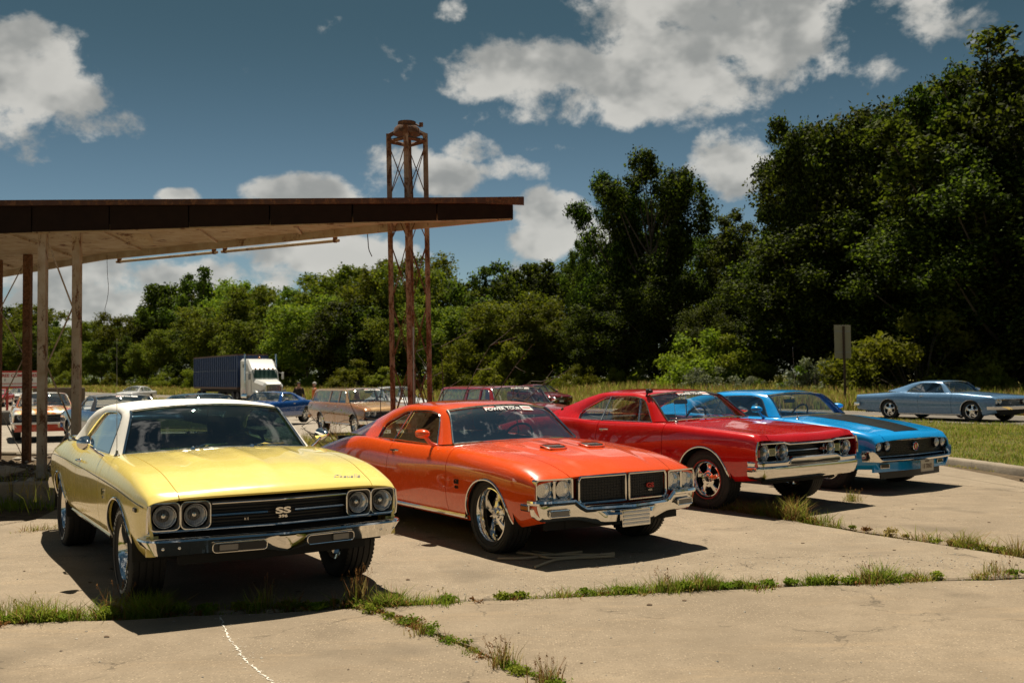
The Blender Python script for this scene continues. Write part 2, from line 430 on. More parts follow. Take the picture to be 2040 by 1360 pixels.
    # ---------------------------------------------------------------- shell
    def shell(s, handle=True, trims=True, hood_add=None, sill=True, key=True, arch_r=.010, doors=None, hoodmat=None, side_mat=None):
        P = s.P; d0, d1 = s.door[0], s.door[-1]     # d0 front edge, d1 rear edge
        s.panel('hood', s.cowl, s.xf, T_H1, T_C, hoodmat or P, 0, z_add=hood_add, step=.035)
        s.panel('cowl', d0-.36, s.cowl, T_H1, T_C, P, 0, step=.08)
        s.panel('boot_lid', s.xr, s.deck, T_H1, T_C, P, 0, step=.08)
        for sd in (1, -1):
            s.panel('front_fender', d0, s.xf, 0, T_H1, P, sd)
            s.panel('rear_quarter_panel', s.xr, d1, 0, T_H1, P, sd, step=.06)
            s.panel('rocker_panel', d1, d0, 0, .45, P, sd, step=.3, nt=4)
            for a, b in zip(s.door[:-1], s.door[1:]):
                dr = s.panel('door', b, a, .45, T_H1, P, sd, step=.09)
                if handle:
                    z = s.handle_z; x = b+.15; y = float(s.ysurf(x, z)); mb = MB()
                    mb.tube([(x-.07, sd*(y+.012), z), (x-.06, sd*(y+.03), z+.004), (x+.05, sd*(y+.032), z+.006), (x+.075, sd*(y+.012), z+.004)], [.010, .012, .011, .008], 8)
                    mb.box((x-.055, sd*(y+.004), z-.004), (.05, .016, .032), bev=.006)
                    if key: mb.add(*lathe([(0, .0), (.008, .0), (.008, .011), (-.01, .013)], 12, 'y', (x-.05, sd*y*1., z-.075)))
                    s.build(mb, 'door_handle', CHROME, dr)
            if trims:
                for xc, zc, r, e in s.arches:
                    pts = []
                    for k in range(25):
                        x = xc + r*.9995*math.cos(math.pi*k/24); q = s.S(x, [0])[0]; pts.append((q[0], sd*(q[1]+.003), q[2]+.002))
                    V, F = tube(pts, arch_r, 6); s.mk('wheel_arch_trim', V, F, TRIM)
                if sill:
                    a = s.arches[0]; b = s.arches[1]
                    pts = [(x, sd*(s.S(x, [.75])[0][1]+.004), s.S(x, [.75])[0][2]) for x in np.linspace(b[0]+b[2]+.02, a[0]-a[2]-.02, 14)]
                    V, F = tube(pts, .012, 6, flat=1.6); s.mk('sill_trim', V, F, TRIM)
        # tail panel
        pr = s.S(s.xr+.003, np.linspace(0, 7, 40)); V = [p for p in pr]+[(p[0], -p[1], p[2]) for p in pr[::-1]]
        zb = pr[:, 2].min(); n = len(V); g = []
        for i in range(len(pr)): g += [pr[i], (pr[i][0], -pr[i][1], pr[i][2])]
        s.mk('tail_panel', g, [(2*i, 2*i+1, 2*i+3, 2*i+2) for i in range(len(pr)-1)], P)
        # dark inner parts
        mb = MB(); xa = s.arches[0][0]; xb = s.arches[1][0]; ra = s.arches[0][2]; zs = float(s.fz[0](-1.2))
        mb.box(((s.xf+s.xr)/2, 0, zs+.16), (s.xf-s.xr-.30, 1.10, .26)); mb.box((.15, 0, .56), (1.0, 1.0, .34))
        mb.box(((xa+xb)/2, 0, zs+.14), (abs(xa-xb)-2*ra-.06, 1.62, .16))
        mb.box(((s.xf+xa+ra)/2-.12, 0, zs+.16), (s.xf-xa-ra-.20, 1.30, .16)); mb.box(((s.xr+xb-ra)/2, 0, zs+.22), (xb-ra-s.xr-.12, 1.5, .26))
        s.build(mb, 'underbody', DARK)
        for xc, zc, r, e in s.arches:
            for sd in (1, -1):
                V = []; rr = r+.035
                for k in range(17):
                    a = math.pi*k/16; x = xc+rr*math.cos(a); z = zc+rr*math.sin(a)-.01
                    yo = float(s.ysurf(xc, zc+r+.03))-.03
                    V += [(x, sd*.52, z), (x, sd*yo, z)]
                V += [(xc, sd*.52, zc)]
                F = grid_faces(17, 2)+[(2*k, 2*k+2, 34) for k in range(16)]
                s.mk('wheel_well', V, F, DARK)
        # front inner bulkhead
    def ysurf(s, x, z):
        C = s.ctrl(x); t = np.linspace(0, 4.3, 120); q = s.basis(t) @ C
        return float(np.interp(z, np.maximum.accumulate(q[:, 1]), q[:, 0]))
    # ---------------------------------------------------------------- greenhouse
    def greenhouse(s, O, I, i_ws, i_r, belt, roofmat, sailmat=None, per=7, div=None, glassm=None, ws=None, trim_r=.011, bulge=.012, p_top=2.6, rail=True, wstop=True, mid_pillar=None, rear_glass=True, roof_sharp=30):
        """O outer edge keys (x,y,z,bx,bz), I inner window keys (x,y,z); i_ws index of windscreen top, i_r index of backlight top"""
        O = np.array(O, float); I = np.array(I, float); K = len(O)
        k = np.arange(K); fo = [pchip(k, O[:, j]) for j in range(5)]; fi = [pchip(k, I[:, j]) for j in range(3)]
        def seg(a, b): return np.linspace(a, b, max(3, int((b-a)*per*s.res)+2))
        def cross(tt, us, inset=0., p=2.0):
            V = []
            for t in tt:
                x, y, z, bx, bz = [float(f(t)) for f in fo]
                w = np.abs(us)
                V.append(np.stack([x+bx*(1-w**2), us*(y-inset), z+bz*(1-w**p)], 1))
            return np.array(V)
        nu = int(18*s.res)+3; us = np.linspace(-1, 1, nu)
        usr = np.sign(us)*(1-(1-np.abs(us))**1.35)
        e = .03
        def surf(name, a, b, mat, inset, p, u, drop=0., par=None):
            V = cross(seg(a, b), u, inset, p); V[..., 2] -= drop; n, m = V.shape[:2]
            return s.mk(name, V.reshape(-1, 3), [f[::-1] for f in grid_faces(n, m)], mat, par, sharp=roof_sharp)
        s.gh = (fo, cross)
        w = surf('windscreen', .02, i_ws-.015, ws or GLASS, .008, 2., us, .004)
        s.ws_obj = w
        surf('roof', i_ws, i_r, roofmat, 0., p_top, usr)
        if rear_glass: surf('rear_window', i_r+.02, K-1-.02, glassm or GLASS, .008, 2., us, .004)
        # windscreen trim: two pillars, header, base
        mb = MB()
        for sd in (1, -1):
            tt = seg(0, i_ws); mb.tube([(float(fo[0](t))+.004, sd*(float(fo[1](t))+.002), float(fo[2](t))+.003) for t in tt], trim_r, 7)
        for t, dz in ((0., .0), (i_ws, .002)):
            V = cross([t], us, 0., 2.)[0]; V[:, 2] += dz; mb.tube(V, trim_r*.9, 7)
        s.build(mb, 'windscreen_trim', TRIM)
        if rear_glass:
            mb = MB(); V = cross([K-1], us, 0., 2.)[0]; mb.tube(V, .009, 6); V = cross([i_r], us, 0., 2.)[0]; mb.tube(V, .008, 6); s.build(mb, 'rear_window_trim', TRIM)
        # side frames: A pillar, roof rail and sail in one pressing
        tt = seg(0, K-1); ns = 6
        for sd in (1, -1):
            V = []
            for t in tt:
                o = np.array([float(f(t)) for f in fo[:3]]); i = np.array([float(f(t)) for f in fi])
                L = np.linalg.norm(o-i)
                for q in np.linspace(0, 1, ns):
                    p = o*(1-q)+i*q; b = bulge*min(1, L/.25)*4*q*(1-q)
                    p[1] += b; p[2] += b*.5*(.2 < t/(K-1) < .85)
                    V.append((p[0], sd*p[1], p[2]))
                i2 = i.copy(); i2[1] -= .035; V.append((i2[0], sd*i2[1], i2[2]))
            F = grid_faces(len(tt), ns+1)
            s.mk('roof_pillar', V, F if sd > 0 else [f[::-1] for f in F], sailmat or roofmat, sharp=50)
            # window trim
            pts = [(float(fi[0](t)), sd*(float(fi[1](t))+.003), float(fi[2](t))) for t in tt]
            if rail:
                Vt, Ft = tube(pts, .007, 6); s.mk('window_trim', Vt, Ft, TRIM)
            # glass
            poly = [(p[0], p[1]-sd*.016, p[2]) for p in pts]
            c = np.mean(poly, 0); bot = (np.array(poly[0])+np.array(poly[-1]))/2
            n = len(poly); V = poly+[tuple(bot)]
            F = [(i, i+1, n) for i in range(n-1)]
            s.mk('side_window', V, F, glassm or GLASS, flip=(sd < 0), sharp=None)
            bt = [(poly[0][0], sd*(abs(poly[0][1])+.012), poly[0][2]), (poly[-1][0], sd*(abs(poly[-1][1])+.012), poly[-1][2])]
            Vt, Ft = tube(np.linspace(bt[0], bt[1], 4), .008, 6); s.mk('belt_trim', Vt, Ft, TRIM if rail else BLACK)
            for dv in (div or []):
                (xa, za), (xb, zb) = dv
                def yat(z): return float(np.interp(z, [I[0, 2], I[i_ws, 2]], [I[0, 1], I[i_ws, 1]]))
                Vt, Ft = tube([(xa, sd*(yat(za)-.004), za), (xb, sd*(yat(zb)-.004), zb)], .008, 6); s.mk('window_divider', Vt, Ft, TRIM)
            for (xa, za, xb, zb, wd) in (mid_pillar or []):
                mb = MB(); 
                def yat(z): return float(np.interp(z, [I[0, 2], I[i_ws, 2]], [I[0, 1], I[i_ws, 1]]))
                ya, yb = yat(za), yat(zb)
                V = [(xa-wd/2, sd*ya, za), (xa+wd/2, sd*ya, za), (xb+wd/2, sd*yb, zb), (xb-wd/2, sd*yb, zb)]
                V += [(q[0], q[1]-sd*.05, q[2]) for q in V]
                F = [(0,1,2,3),(1,5,6,2),(4,0,3,7),(5,4,7,6)]
                s.mk('door_pillar', V, F if sd < 0 else [f[::-1] for f in F], sailmat or roofmat, sharp=30)
    def on_ws(s, t, u, off=.004):
        fo, cross = s.gh; V = cross([t], np.array([u]), .008, 2.)[0][0]
        return V
    def banner(s, tc, uc, hgt, txt, red=True):
        """printed strip along the top of the windscreen"""
        fo, cross = s.gh
        V, F = text_mesh(txt, hgt, .0, bold=.012*hgt*2, spacing=1.05); W = V[:, 0].max()-V[:, 0].min()
        def mapv(px, py, off):
            y = np.clip(uc + (np.asarray(px)*-1), -.6, .6)          # text reads from the front: +text x is -y
            out = []
            for a, b in zip(y, py):
                yy = a/float(fo[1](tc)); dt = b/.42
                q = cross([min(tc+dt, 1.0)], np.array([yy]), .008, 2.)[0][0]
                out.append((q[0]+off*.75, q[1], q[2]+off*.65))
            return np.array(out)
        s.mk('windscreen_lettering', mapv(-V[:, 0], V[:, 1], .006), F, WHITE, s.ws_obj, sharp=None, flip=False)
        hw = W/2
        def strip(x0, x1, y0, y1, mat, name):
            xs = np.linspace(x0, x1, 8); P = []
            for x in xs: P += [(x, y0), (x, y1)]
            P = np.array(P); s.mk(name, mapv(-P[:, 0], P[:, 1], .0062), grid_faces(8, 2), mat, s.ws_obj, sharp=None)
        strip(-hw, -hw+.12, hgt*.45, hgt*.8, REDP, 'windscreen_sticker'); strip(hw+.02, hw+.17, -hgt*.45, hgt*.75, WHITE, 'windscreen_sticker')
        strip(-hw+.14, hw-.05, hgt*.5, hgt*.66, WHITE, 'windscreen_sticker')
        strip(hw+.04, hw+.15, hgt*.05, hgt*.3, REDP, 'windscreen_sticker')
    # ---------------------------------------------------------------- inside
    def interior(s, dash_x, dash_z, seats, wheel=None, mat=None, rear=None, headrest=True, w=.72, mirror=None):
        mat = mat or TRIMFAB
        mb = MB(); mb.box((dash_x-.10, 0, dash_z-.09), (.32, 2*w, .17), bev=.05); mb.box((dash_x-.28, 0, dash_z-.15), (.12, 2*w-.1, .22), bev=.05)
        s.build(mb, 'dashboard', mat)
        mb = MB(); zs = float(s.fz[0](-1.2))
        x0, x1 = dash_x+.05, seats[-1][0]-.85; zt = dash_z-.06
        mb.box(((x0+x1)/2, 0, zs+.13), (x0-x1, 1.5, .04))
        for sd in (1, -1): mb.box(((x0+x1)/2, sd*(w+.005), (zs+zt)/2+.07), (x0-x1, .03, zt-zs-.10))
        mb.box((x1, 0, (zs+zt)/2+.05), (.04, 1.5, zt-zs)); mb.box((x1+.22, 0, zt-.05), (.5, 1.3, .04)); mb.box((x0+.02, 0, (zs+zt)/2), (.04, 1.5, zt-zs-.1))
        s.build(mb, 'cabin_lining', mat)
        for (x, ztop, kind) in seats:
            for sd in ((1, -1) if kind == 'bucket' else (0,)):
                mb = MB(); wd = .52 if kind == 'bucket' else 1.28; yc = sd*.36
                M = Matrix.Rotation(R(-14), 3, 'Y'); h = ztop-zs-.35
                mb.box((x+.28, yc, zs+.33), (.56, wd, .20), bev=.06)
                mb.box((x-.05, yc, zs+.36+h/2), (.16, wd, h), M=M, bev=.06)
                if kind == 'bucket' and headrest:
                    mb.box((x-.15, yc, ztop+.10), (.09, .30, .17), M=M, bev=.035)
                    for q in (-.05, .05): mb.tube([(x-.12, yc+q, ztop-.03), (x-.14, yc+q, ztop+.06)], .007, 6)
                elif headrest:
                    pass
                s.build(mb, 'seat', mat)
        if wheel:
            x, y, z, r = wheel; a = R(28); pts = []
            for k in range(28):
                t = k*2*math.pi/28; py = r*math.cos(t); pz = r*math.sin(t)
                pts.append((x+pz*math.sin(a), y+py, z+pz*math.cos(a)))
            mb = MB(); V, F = tube(pts, .013, 8, closed=True); mb.add(V, F)
            for t in (0, math.pi, 1.5*math.pi):
                py = r*math.cos(t); pz = r*math.sin(t); mb.tube([(x+.03, y, z-.01), (x+pz*math.sin(a), y+py, z+pz*math.cos(a))], .009, 6)
            mb.add(*lathe([(-.01, 0), (-.012, .05), (.05, .045), (.32, .03), (.34, 0)], 14, 'x', (x, y, z-.0)))
            s.build(mb, 'steering_wheel', BLACK)
        if mirror:
            x, z = mirror; mb = MB(); mb.box((x, 0.02, z), (.025, .25, .055), bev=.01); mb.tube([(x, 0.02, z), (x+.05, .02, z+.09)], .007, 6)
            s.build(mb, 'rear_view_mirror', BLACK)
    # ---------------------------------------------------------------- sweeps across the nose
    def nx(s, y, d=0.): return s.xf + float(s.nose(abs(y))) + d
    def bar(s, y0, y1, zf, d, r, n=17, flat=None, name=None, mat=None, parent=None, mb=None, sides=8):
        ys = np.linspace(y0, y1, n); pts = [(s.nx(y, d), y, zf(y) if callable(zf) else zf) for y in ys]
        V, F = tube(pts, r, sides, flat=flat)
        if mb is not None: mb.add(V, F); return
        return s.mk(name, V, F, mat, parent)
    def sheet(s, name, y0, y1, z0, z1, d, mat, n=21, parent=None, thick=.012, dz=None):
        """a thin plate that follows the nose"""
        ys = np.linspace(y0, y1, n); V = []
        for y in ys:
            a = z0(y) if callable(z0) else z0; b = z1(y) if callable(z1) else z1
            V += [(s.nx(y, d), y, a), (s.nx(y, d), y, b), (s.nx(y, d-thick), y, b), (s.nx(y, d-thick), y, a)]
        F = []
        for i in range(n-1):
            for k in range(4): F.append((4*i+k, 4*i+(k+1) % 4, 4*i+4+(k+1) % 4, 4*i+4+k))
        F += [(3, 2, 1, 0), tuple(4*(n-1)+k for k in range(4))]
        return s.mk(name, V, [f[::-1] for f in F], mat, parent, sharp=30)
    def plan_sweep(s, name, half, prof, mat, parent=None, sharp=32, per=6, closed=True):
        """half: plan points (x,y) from the middle to the end; prof(s01) -> list of (out, z)"""
        h = catmull(half, per); P = np.concatenate([h[::-1]*[1, -1], h[1:]]); n = len(P); V = []; m = None
        T = np.gradient(P, axis=0); T /= np.linalg.norm(T, axis=1, keepdims=True); Nn = np.stack([T[:, 1], -T[:, 0]], 1)
        c = len(h)-1; Ls = np.concatenate([[0], np.cumsum(np.linalg.norm(np.diff(h, axis=0), axis=1))]); Ls /= Ls[-1]
        for i in range(n):
            q = prof(Ls[abs(i-c)], abs(P[i, 1])); m = len(q)
            for o, z in q: V.append((P[i, 0]+Nn[i, 0]*o, P[i, 1]+Nn[i, 1]*o, z))
        F = []
        for i in range(n-1):
            for k in range(m if closed else m-1): F.append((i*m+k, (i+1)*m+k, (i+1)*m+(k+1) % m, i*m+(k+1) % m))
        F += [tuple(range(m)), tuple((n-1)*m+k for k in range(m-1, -1, -1))]
        o = s.mk(name, V, F, mat, parent, sharp=sharp)
        return o
    def headlight(s, x, y, z, r, bezel=None, ring=.010, ringmat=None, parent=None):
        seg = 28
        V, F = lathe([(-.05, r*.9), (-.004, r+ring*.2), (.006, r+ring*.5), (.010, r+ring), (.0, r+ring*1.5), (-.05, r+ring*1.5)], seg, 'x', (x, y, z), closed=True)
        h = s.mk('headlight', V, F, ringmat or CHROME, parent)
        pr = [(-.085+.08*(q*q), r*.98*q) for q in np.linspace(0, 1, 9)]
        V, F = lathe(pr, seg, 'x', (x, y, z)); s.mk('reflector', V, F, REFLECT, h)
        mb = MB(); mb.add(*lathe([(-.055, 0), (-.055, .014), (-.03, .014), (-.028, 0)], 10, 'x', (x, y, z))); s.build(mb, 'bulb_shield', TRIM, h)
        # domed lens with moulded flutes
        V = []; n1, n2 = 9, seg
        for i in range(n1):
            q = i/(n1-1)
            for k in range(n2):
                a = k*2*math.pi/n2; V.append((x+.022*(1-q*q)+.0, y+r*q*math.cos(a), z+r*q*math.sin(a)))
        F = [(i*n2+k, i*n2+(k+1) % n2, (i+1)*n2+(k+1) % n2, (i+1)*n2+k) for i in range(n1-1) for k in range(n2)]
        s.mk('lens', V, F, LENS, h, merge=1e-5)
        # the lens' vertical flutes
        mb = MB()
        for k in range(-4, 5):
            yy = k*r*.2; zz = math.sqrt(max(0, r*r*.80-yy*yy))
            if zz < .015: continue
            mb.tube([(x+.022*(1-(yy*yy+q*q)/(r*r))-.004, y+yy, z+q) for q in np.linspace(-zz, zz, 7)], .0022, 5)
        s.build(mb, 'lens_fluting', LENS, h)
        return h
    def rbox(s, w, h, r, n=5):
        pts = []
        for cx, cy, a0 in ((w/2-r, h/2-r, 0), (-w/2+r, h/2-r, 90), (-w/2+r, -h/2+r, 180), (w/2-r, -h/2+r, 270)):
            for k in range(n+1): a = R(a0+90*k/n); pts.append((cx+r*math.cos(a), cy+r*math.sin(a)))
        return pts
    def plate(s, name, x, y, z, w, h, r, thick, mat, parent=None, rim=None, rimr=.006, yaw=0., follow=False):
        """rounded plate facing forward (yz outline), optionally with a bright rim"""
        pts = s.rbox(w, h, r); n = len(pts); V = []
        for d in (0, -thick):
            for a, b in pts:
                V.append((x+d+(s.nose(abs(y+a))-s.nose(abs(y)) if follow else -math.tan(yaw)*a), y+a, z+b))
        F = [tuple(range(n)), tuple(range(2*n-1, n-1, -1))]+[(k, n+k, n+(k+1) % n, (k+1) % n) for k in range(n)]
        o = s.mk(name, V, F, mat, parent, sharp=30)
        if rim is not None:
            Vt, Ft = tube(V[:n], rimr, 6, closed=True); s.mk('rim_moulding', Vt, Ft, rim, o)
        return o
    def frame(s, name, x, y, z, wo, ho, wi, hi, ro, ri, depth, mat, parent=None, yaw=0.):
        """rounded rectangular bezel with a sloping inner face"""
        A = s.rbox(wo, ho, ro); B = s.rbox(wi, hi, ri); n = len(A); V = []
        for pts, d in ((A, -depth), (A, 0.), ([((a[0]+2*b[0])/3, (a[1]+2*b[1])/3) for a, b in zip(A, B)], -.003), (B, -depth*.8)):
            for a, b in pts: V.append((x+d-math.tan(yaw)*a, y+a, z+b))
        F = [(j*n+k, j*n+(k+1) % n, (j+1)*n+(k+1) % n, (j+1)*n+k) for j in range(3) for k in range(n)]
        return s.mk(name, V, [f[::-1] for f in F], mat, parent, sharp=30)
    def emblem(s, txt, org, ex, ey, size, mat, parent=None, ext=.004, name='emblem', sx=1., **k):
        V, F = text_mesh(txt, size, ext, **k); V[:, 0] *= sx; ex = np.array(ex, float); ey = np.array(ey, float)
        ex /= np.linalg.norm(ex); ey -= ex*(ey @ ex); ey /= np.linalg.norm(ey); ez = np.cross(ex, ey)
        W = np.array(org)+V[:, :1]*ex+V[:, 1:2]*ey+V[:, 2:3]*ez
        return s.mk(name, W, F, mat, parent, sharp=30)
    # ---------------------------------------------------------------- wheels
    WHEELS = {}
    def wheel(s, x, side, yc, rt, wt, rr, style, redline=False, letters=False, steer=0., lift=0.):
        w = empty('wheel', (x+s.wb/2, side*yc, rt-.008), (0 if side > 0 else math.pi)+steer, s.root)
        key = (round(rt, 3), round(wt, 3), round(rr, 3), style, redline, letters, round(s.res, 2))
        if key not in Car.WHEELS: Car.WHEELS[key] = make_wheel(*key)
        for nm, me in Car.WHEELS[key]:
            o = link(bpy.data.objects.new(nm, me), w)
            if nm in ('raised_lettering', 'tyre_tread'): o['kind'] = 'stuff'
        return w
    def wheels(s, rt, wt, rr, style, yc=.78, rear=None, **k):
        rear = rear or {}
        for sd in (1, -1):
            s.wheel(0., sd, yc, rt, wt, rr, style, **k)
            s.wheel(-s.wb, sd, rear.get('yc', yc), rear.get('rt', rt), rear.get('wt', wt), rear.get('rr', rr), style, **k)
def make_wheel(rt, wt, rr, style, redline, letters, res):
    out = []; n = 20 if res < .7 else 48
    h = rt-rr; w = wt/2
    prof = [(w*.70, rr-.004), (w*.80, rr+.004), (w*.93, rr+h*.25), (w*1.0, rr+h*.52), (w*.97, rr+h*.78), (w*.88, rt-.010), (w*.80, rt-.002)]
    gro = []
    for c in ((.55, .16, -.2, -.56) if res >= .7 else ()):
        gro += [(w*(c+.045), rt), (w*(c+.035), rt-.008), (w*(c-.035), rt-.008), (w*(c-.045), rt)]
    prof = prof+gro+[(-a, b) for a, b in prof[::-1]]
    V, F = lathe(prof, n, 'y')
    def me_of(nm, V, F, mat, sharp=32):
        o = mk(nm, V, F, mat, None, sharp); me = o.data; bpy.data.objects.remove(o); out.append((nm, me))
    me_of('tyre', V, [f[::-1] for f in F], RUBBER)
    if res >= .7:   # tread blocks and sidewall ribs as real relief
        mb = MB()
        for k in range(60):
            a = k*2*math.pi/60
            for c in (.78, -.78):
                M = Matrix.Rotation(-a, 3, 'Y'); mb.box(((rt-.004)*math.cos(-a+math.pi/2)*0+math.sin(a)*(rt-.003), c*w, math.cos(a)*(rt-.003)), (.018, w*.20, .004), M=Matrix.Rotation(a, 3, 'Y'))
        for q in (.3, .62): mb.add(*lathe([(w*(.95+.05*q)-.001, rr+h*q-.004), (w*(.965+.05*q)+.003, rr+h*q), (w*(.95+.05*q)-.001, rr+h*q+.004)], n, 'y'))
        o = mb.build('tyre_tread', RUBBER); me = o.data; bpy.data.objects.remove(o); out.append(('tyre_tread', me))
    if redline:
        V, F = lathe([(w*.93, rr+.012), (w*.955, rr+.018), (w*.93, rr+.026)], n, 'y'); me_of('red_line', V, [f[::-1] for f in F], simple('redline_rubber', (.35, .02, .015), .6) if 'redline_rubber' not in MATS else MATS['redline_rubber'])
    if letters:
        mb = MB()
        for q0 in (0., math.pi):
            for k in range(9):
                a = q0+k*.15; rm = rr+h*.5
                c, sn = math.cos(a), math.sin(a)
                mb.box((sn*rm, w*1.0+.001, c*rm), (.011, .004, .022), M=Matrix.Rotation(a, 3, 'Y'))
        o = mb.build('raised_lettering', WHITE); me = o.data; bpy.data.objects.remove(o); out.append(('raised_lettering', me))
    # rim
    mb = MB()
    yo = w*.74
    mb_prof = [(yo-.005, rr+.002), (yo+.010, rr+.002), (yo+.012, rr-.006), (yo+.002, rr-.014), (yo-.025, rr-.020), (w*.25, rr-.030), (-w*.7, rr-.034), (-w*.8, rr)]
    V, F = lathe(mb_prof, n, 'y'); mb.add(V, [f[::-1] for f in F])
    def spoke(ang, prof):
        V = []
        for (r, hw, y, th) in prof:
            for (u, yy) in ((-hw, y-th), (-hw, y-.008), (-hw*.72, y), (hw*.72, y), (hw, y-.008), (hw, y-th)):
                V.append((r*math.sin(ang)+u*math.cos(ang), yy, r*math.cos(ang)-u*math.sin(ang)))
        V = np.array(V); m = len(prof); F = []
        for i in range(m-1):
            for k in range(5): F.append((i*6+k, i*6+k+1, (i+1)*6+k+1, (i+1)*6+k))
        mb.add(V, F)
    re = rr-.022
    if style == 'rally':      # five broad spokes, slots between
        for k in range(5): spoke(k*2*math.pi/5, [(.05, .040, w*.52, .04), (re*.55, .030, w*.50, .03), (re*.82, .034, w*.38, .03), (re+.004, .056, w*.30, .03)])
        hub = [(w*.60, 0), (w*.60, .030), (w*.56, .034), (w*.54, .058), (w*.50, .075), (w*.3, .08)]
    elif style == 'deep5':    # five tapering spokes in a deep polished lip
        for k in range(5): spoke(k*2*math.pi/5, [(.045, .018, w*.42, .05), (re*.5, .028, w*.30, .04), (re*.8, .036, w*.16, .035), (re+.004, .046, w*.06, .03)])
        for k in range(5): spoke((k+.5)*2*math.pi/5, [(.045, .03, w*.30, .03), (re*.42, .026, w*.2, .03)])
        hub = [(w*.50, 0), (w*.50, .028), (w*.46, .032), (w*.40, .06), (w*.36, .07), (w*.2, .08)]
    elif style == 'ss5':      # super sport style: large centre, five spokes, big windows
        for k in range(5): spoke(k*2*math.pi/5, [(.06, .030, w*.62, .04), (re*.62, .027, w*.54, .03), (re*.84, .034, w*.44, .03), (re+.004, .060, w*.40, .03)])
        hub = [(w*.74, 0), (w*.74, .026), (w*.66, .030), (w*.66, .060), (w*.60, .075), (w*.58, .088), (w*.4, .092)]
    else:                     # plain dish
        mb.add(*lathe([(w*.45, .0), (w*.45, .05), (w*.38, .09), (w*.5, re*.75), (w*.42, re+.005)], n, 'y')); hub = [(w*.56, 0), (w*.54, .04), (w*.46, .05)]
    V, F = lathe(hub, 24, 'y'); mb.add(V, [f for f in F])
    for k in range(5):
        a = (k+.5)*2*math.pi/5; rl = .056
        yb = np.interp(rl, [q[1] for q in hub], [q[0] for q in hub]) if len(hub) > 3 else w*.48
        V, F = lathe([(.012, 0), (.012, .006), (.0, .008), (-.02, .008)], 6, 'y', (rl*math.sin(a), yb+.006, rl*math.cos(a))); mb.add(V, F)
    o = mb.build('rim', POLISH, sharp=40); me = o.data
    bm = bmesh.new(); bm.from_mesh(me); bmesh.ops.recalc_face_normals(bm, faces=bm.faces); bm.to_mesh(me); bm.free()
    bpy.data.objects.remove(o); out.append(('rim', me))
    V, F = lathe([(0, 0), (0, re*.72), (-.04, re*.75), (-.10, re*.72), (-.10, 0)], 24, 'y'); me_of('brake_drum', V, F, DARK)
    return out
# ================================================================== the four cars in front
PY = paint('yellow_lacquer', (.95, .765, .21), 0.); PO = paint('orange_lacquer', (.80, .085, .006), 0.)
PR = paint('red_lacquer', (.58, .008, .008), 0.); PB = paint('bright_blue_lacquer', (.006, .34, .82), 0.)
SCRIPT = simple('script_silver', (.62, .62, .60), .3, .5)
VINYL = simple('white_vinyl', (.80, .78, .72), .5, bump=.25, bscale=400., var=.05)
STRIPEBLACK = simple('matt_black_stripe', (.012, .012, .012), .30, coat=.25)
def vnose(k, r=.04, wrap=0., y0=.7, cap=.95):
    return lambda y: -k*(np.sqrt(np.minimum(np.abs(y), cap)**2+r*r)-r) - wrap*np.maximum(0, np.abs(y)-y0)**2
def mirror(car, x, y, z, sd, mat, style='chrome', parent=None):
    mb = MB()
    if style == 'chrome':
        V, F = lathe([(.055, 0), (.055, .058), (.045, .066), (.01, .052), (-.05, .030), (-.075, .012), (-.08, 0)], 24, 'x', (0, 0, 0))
        V = V*np.array([-1, 1, .85]); V += np.array([x, sd*(y+.13), z+.115]); mb.add(V, [f[::-1] for f in F])
        mb.tube([(x+.03, sd*(y-.005), z), (x+.02, sd*(y+.05), z+.04), (x+.0, sd*(y+.11), z+.095)], [.014, .010, .012], 8)
        mb.add(*lathe([(-.004, .03), (.008, .026), (.014, 0)], 14, 'z', (x+.03, sd*(y-.01), z)))
        o = car.build(mb, 'door_mirror', CHROME, parent)
    else:   # body coloured bullet
        prof = [(-.095, 0), (-.095, .050), (-.088, .060), (-.03, .064), (.03, .056), (.075, .035), (.092, .012), (.095, 0)]
        V, F = lathe(prof, 24, 'x'); V = V*np.array([.8, 1.02, .70]); V += np.array([x, sd*(y+.10), z+.12]); mb.add(V, F)
        mb.tube([(x+.02, sd*(y-.02), z-.005), (x+.015, sd*(y+.04), z+.03), (x, sd*(y+.09), z+.10)], [.030, .018, .022], 10)
        o = car.build(mb, 'door_mirror', mat, parent)
    V, F = lathe([(-.001, 0), (-.001, .046)], 20, 'x'); V = V*(np.array([1, 1.15, .82]) if style == 'chrome' else np.array([1, .95, .68])) + np.array([x-(.0535 if style == 'chrome' else .0765), sd*(y+(.13 if style == 'chrome' else .10)), z+(.115 if style == 'chrome' else .12)])
    car.mk('mirror_glass', V, F, POLISH, o)
def antenna(car, x, y, z, h=.85, lean=.06):
    mb = MB(); mb.add(*lathe([(-.01, .026), (.012, .022), (.02, .012), (.05, .008), (.055, 0)], 14, 'z', (x, y, z)))
    mb.tube([(x, y, z), (x-lean*.5, y, z+h*.5), (x-lean, y, z+h)], [.0028, .0016, .0010], 6)
    mb.add(*lathe([(h-.006, 0), (h, .004), (h+.006, 0)], 8, 'z', (x-lean, y, z)))
    car.build(mb, 'radio_antenna', GREYMETAL)
def wipers(car, pts):
    for (x0, y0, z0), (x1, y1, z1) in pts:
        mb = MB(); mb.tube([(x0, y0, z0), ((x0+x1)/2, (y0+y1)/2, (z0+z1)/2+.018), (x1, y1, z1)], [.009, .006, .004], 6)
        mb.tube([(x0+(x1-x0)*.45, y0+(y1-y0)*.45, z0+(z1-z0)*.45+.004), (x1+(x1-x0)*.35, y1+(y1-y0)*.35, z1+.004)], .005, 5)
        mb.add(*lathe([(-.01, .018), (.012, .014), (.018, 0)], 10, 'z', (x0, y0, z0)))
        car.build(mb, 'windscreen_wiper', TRIM)
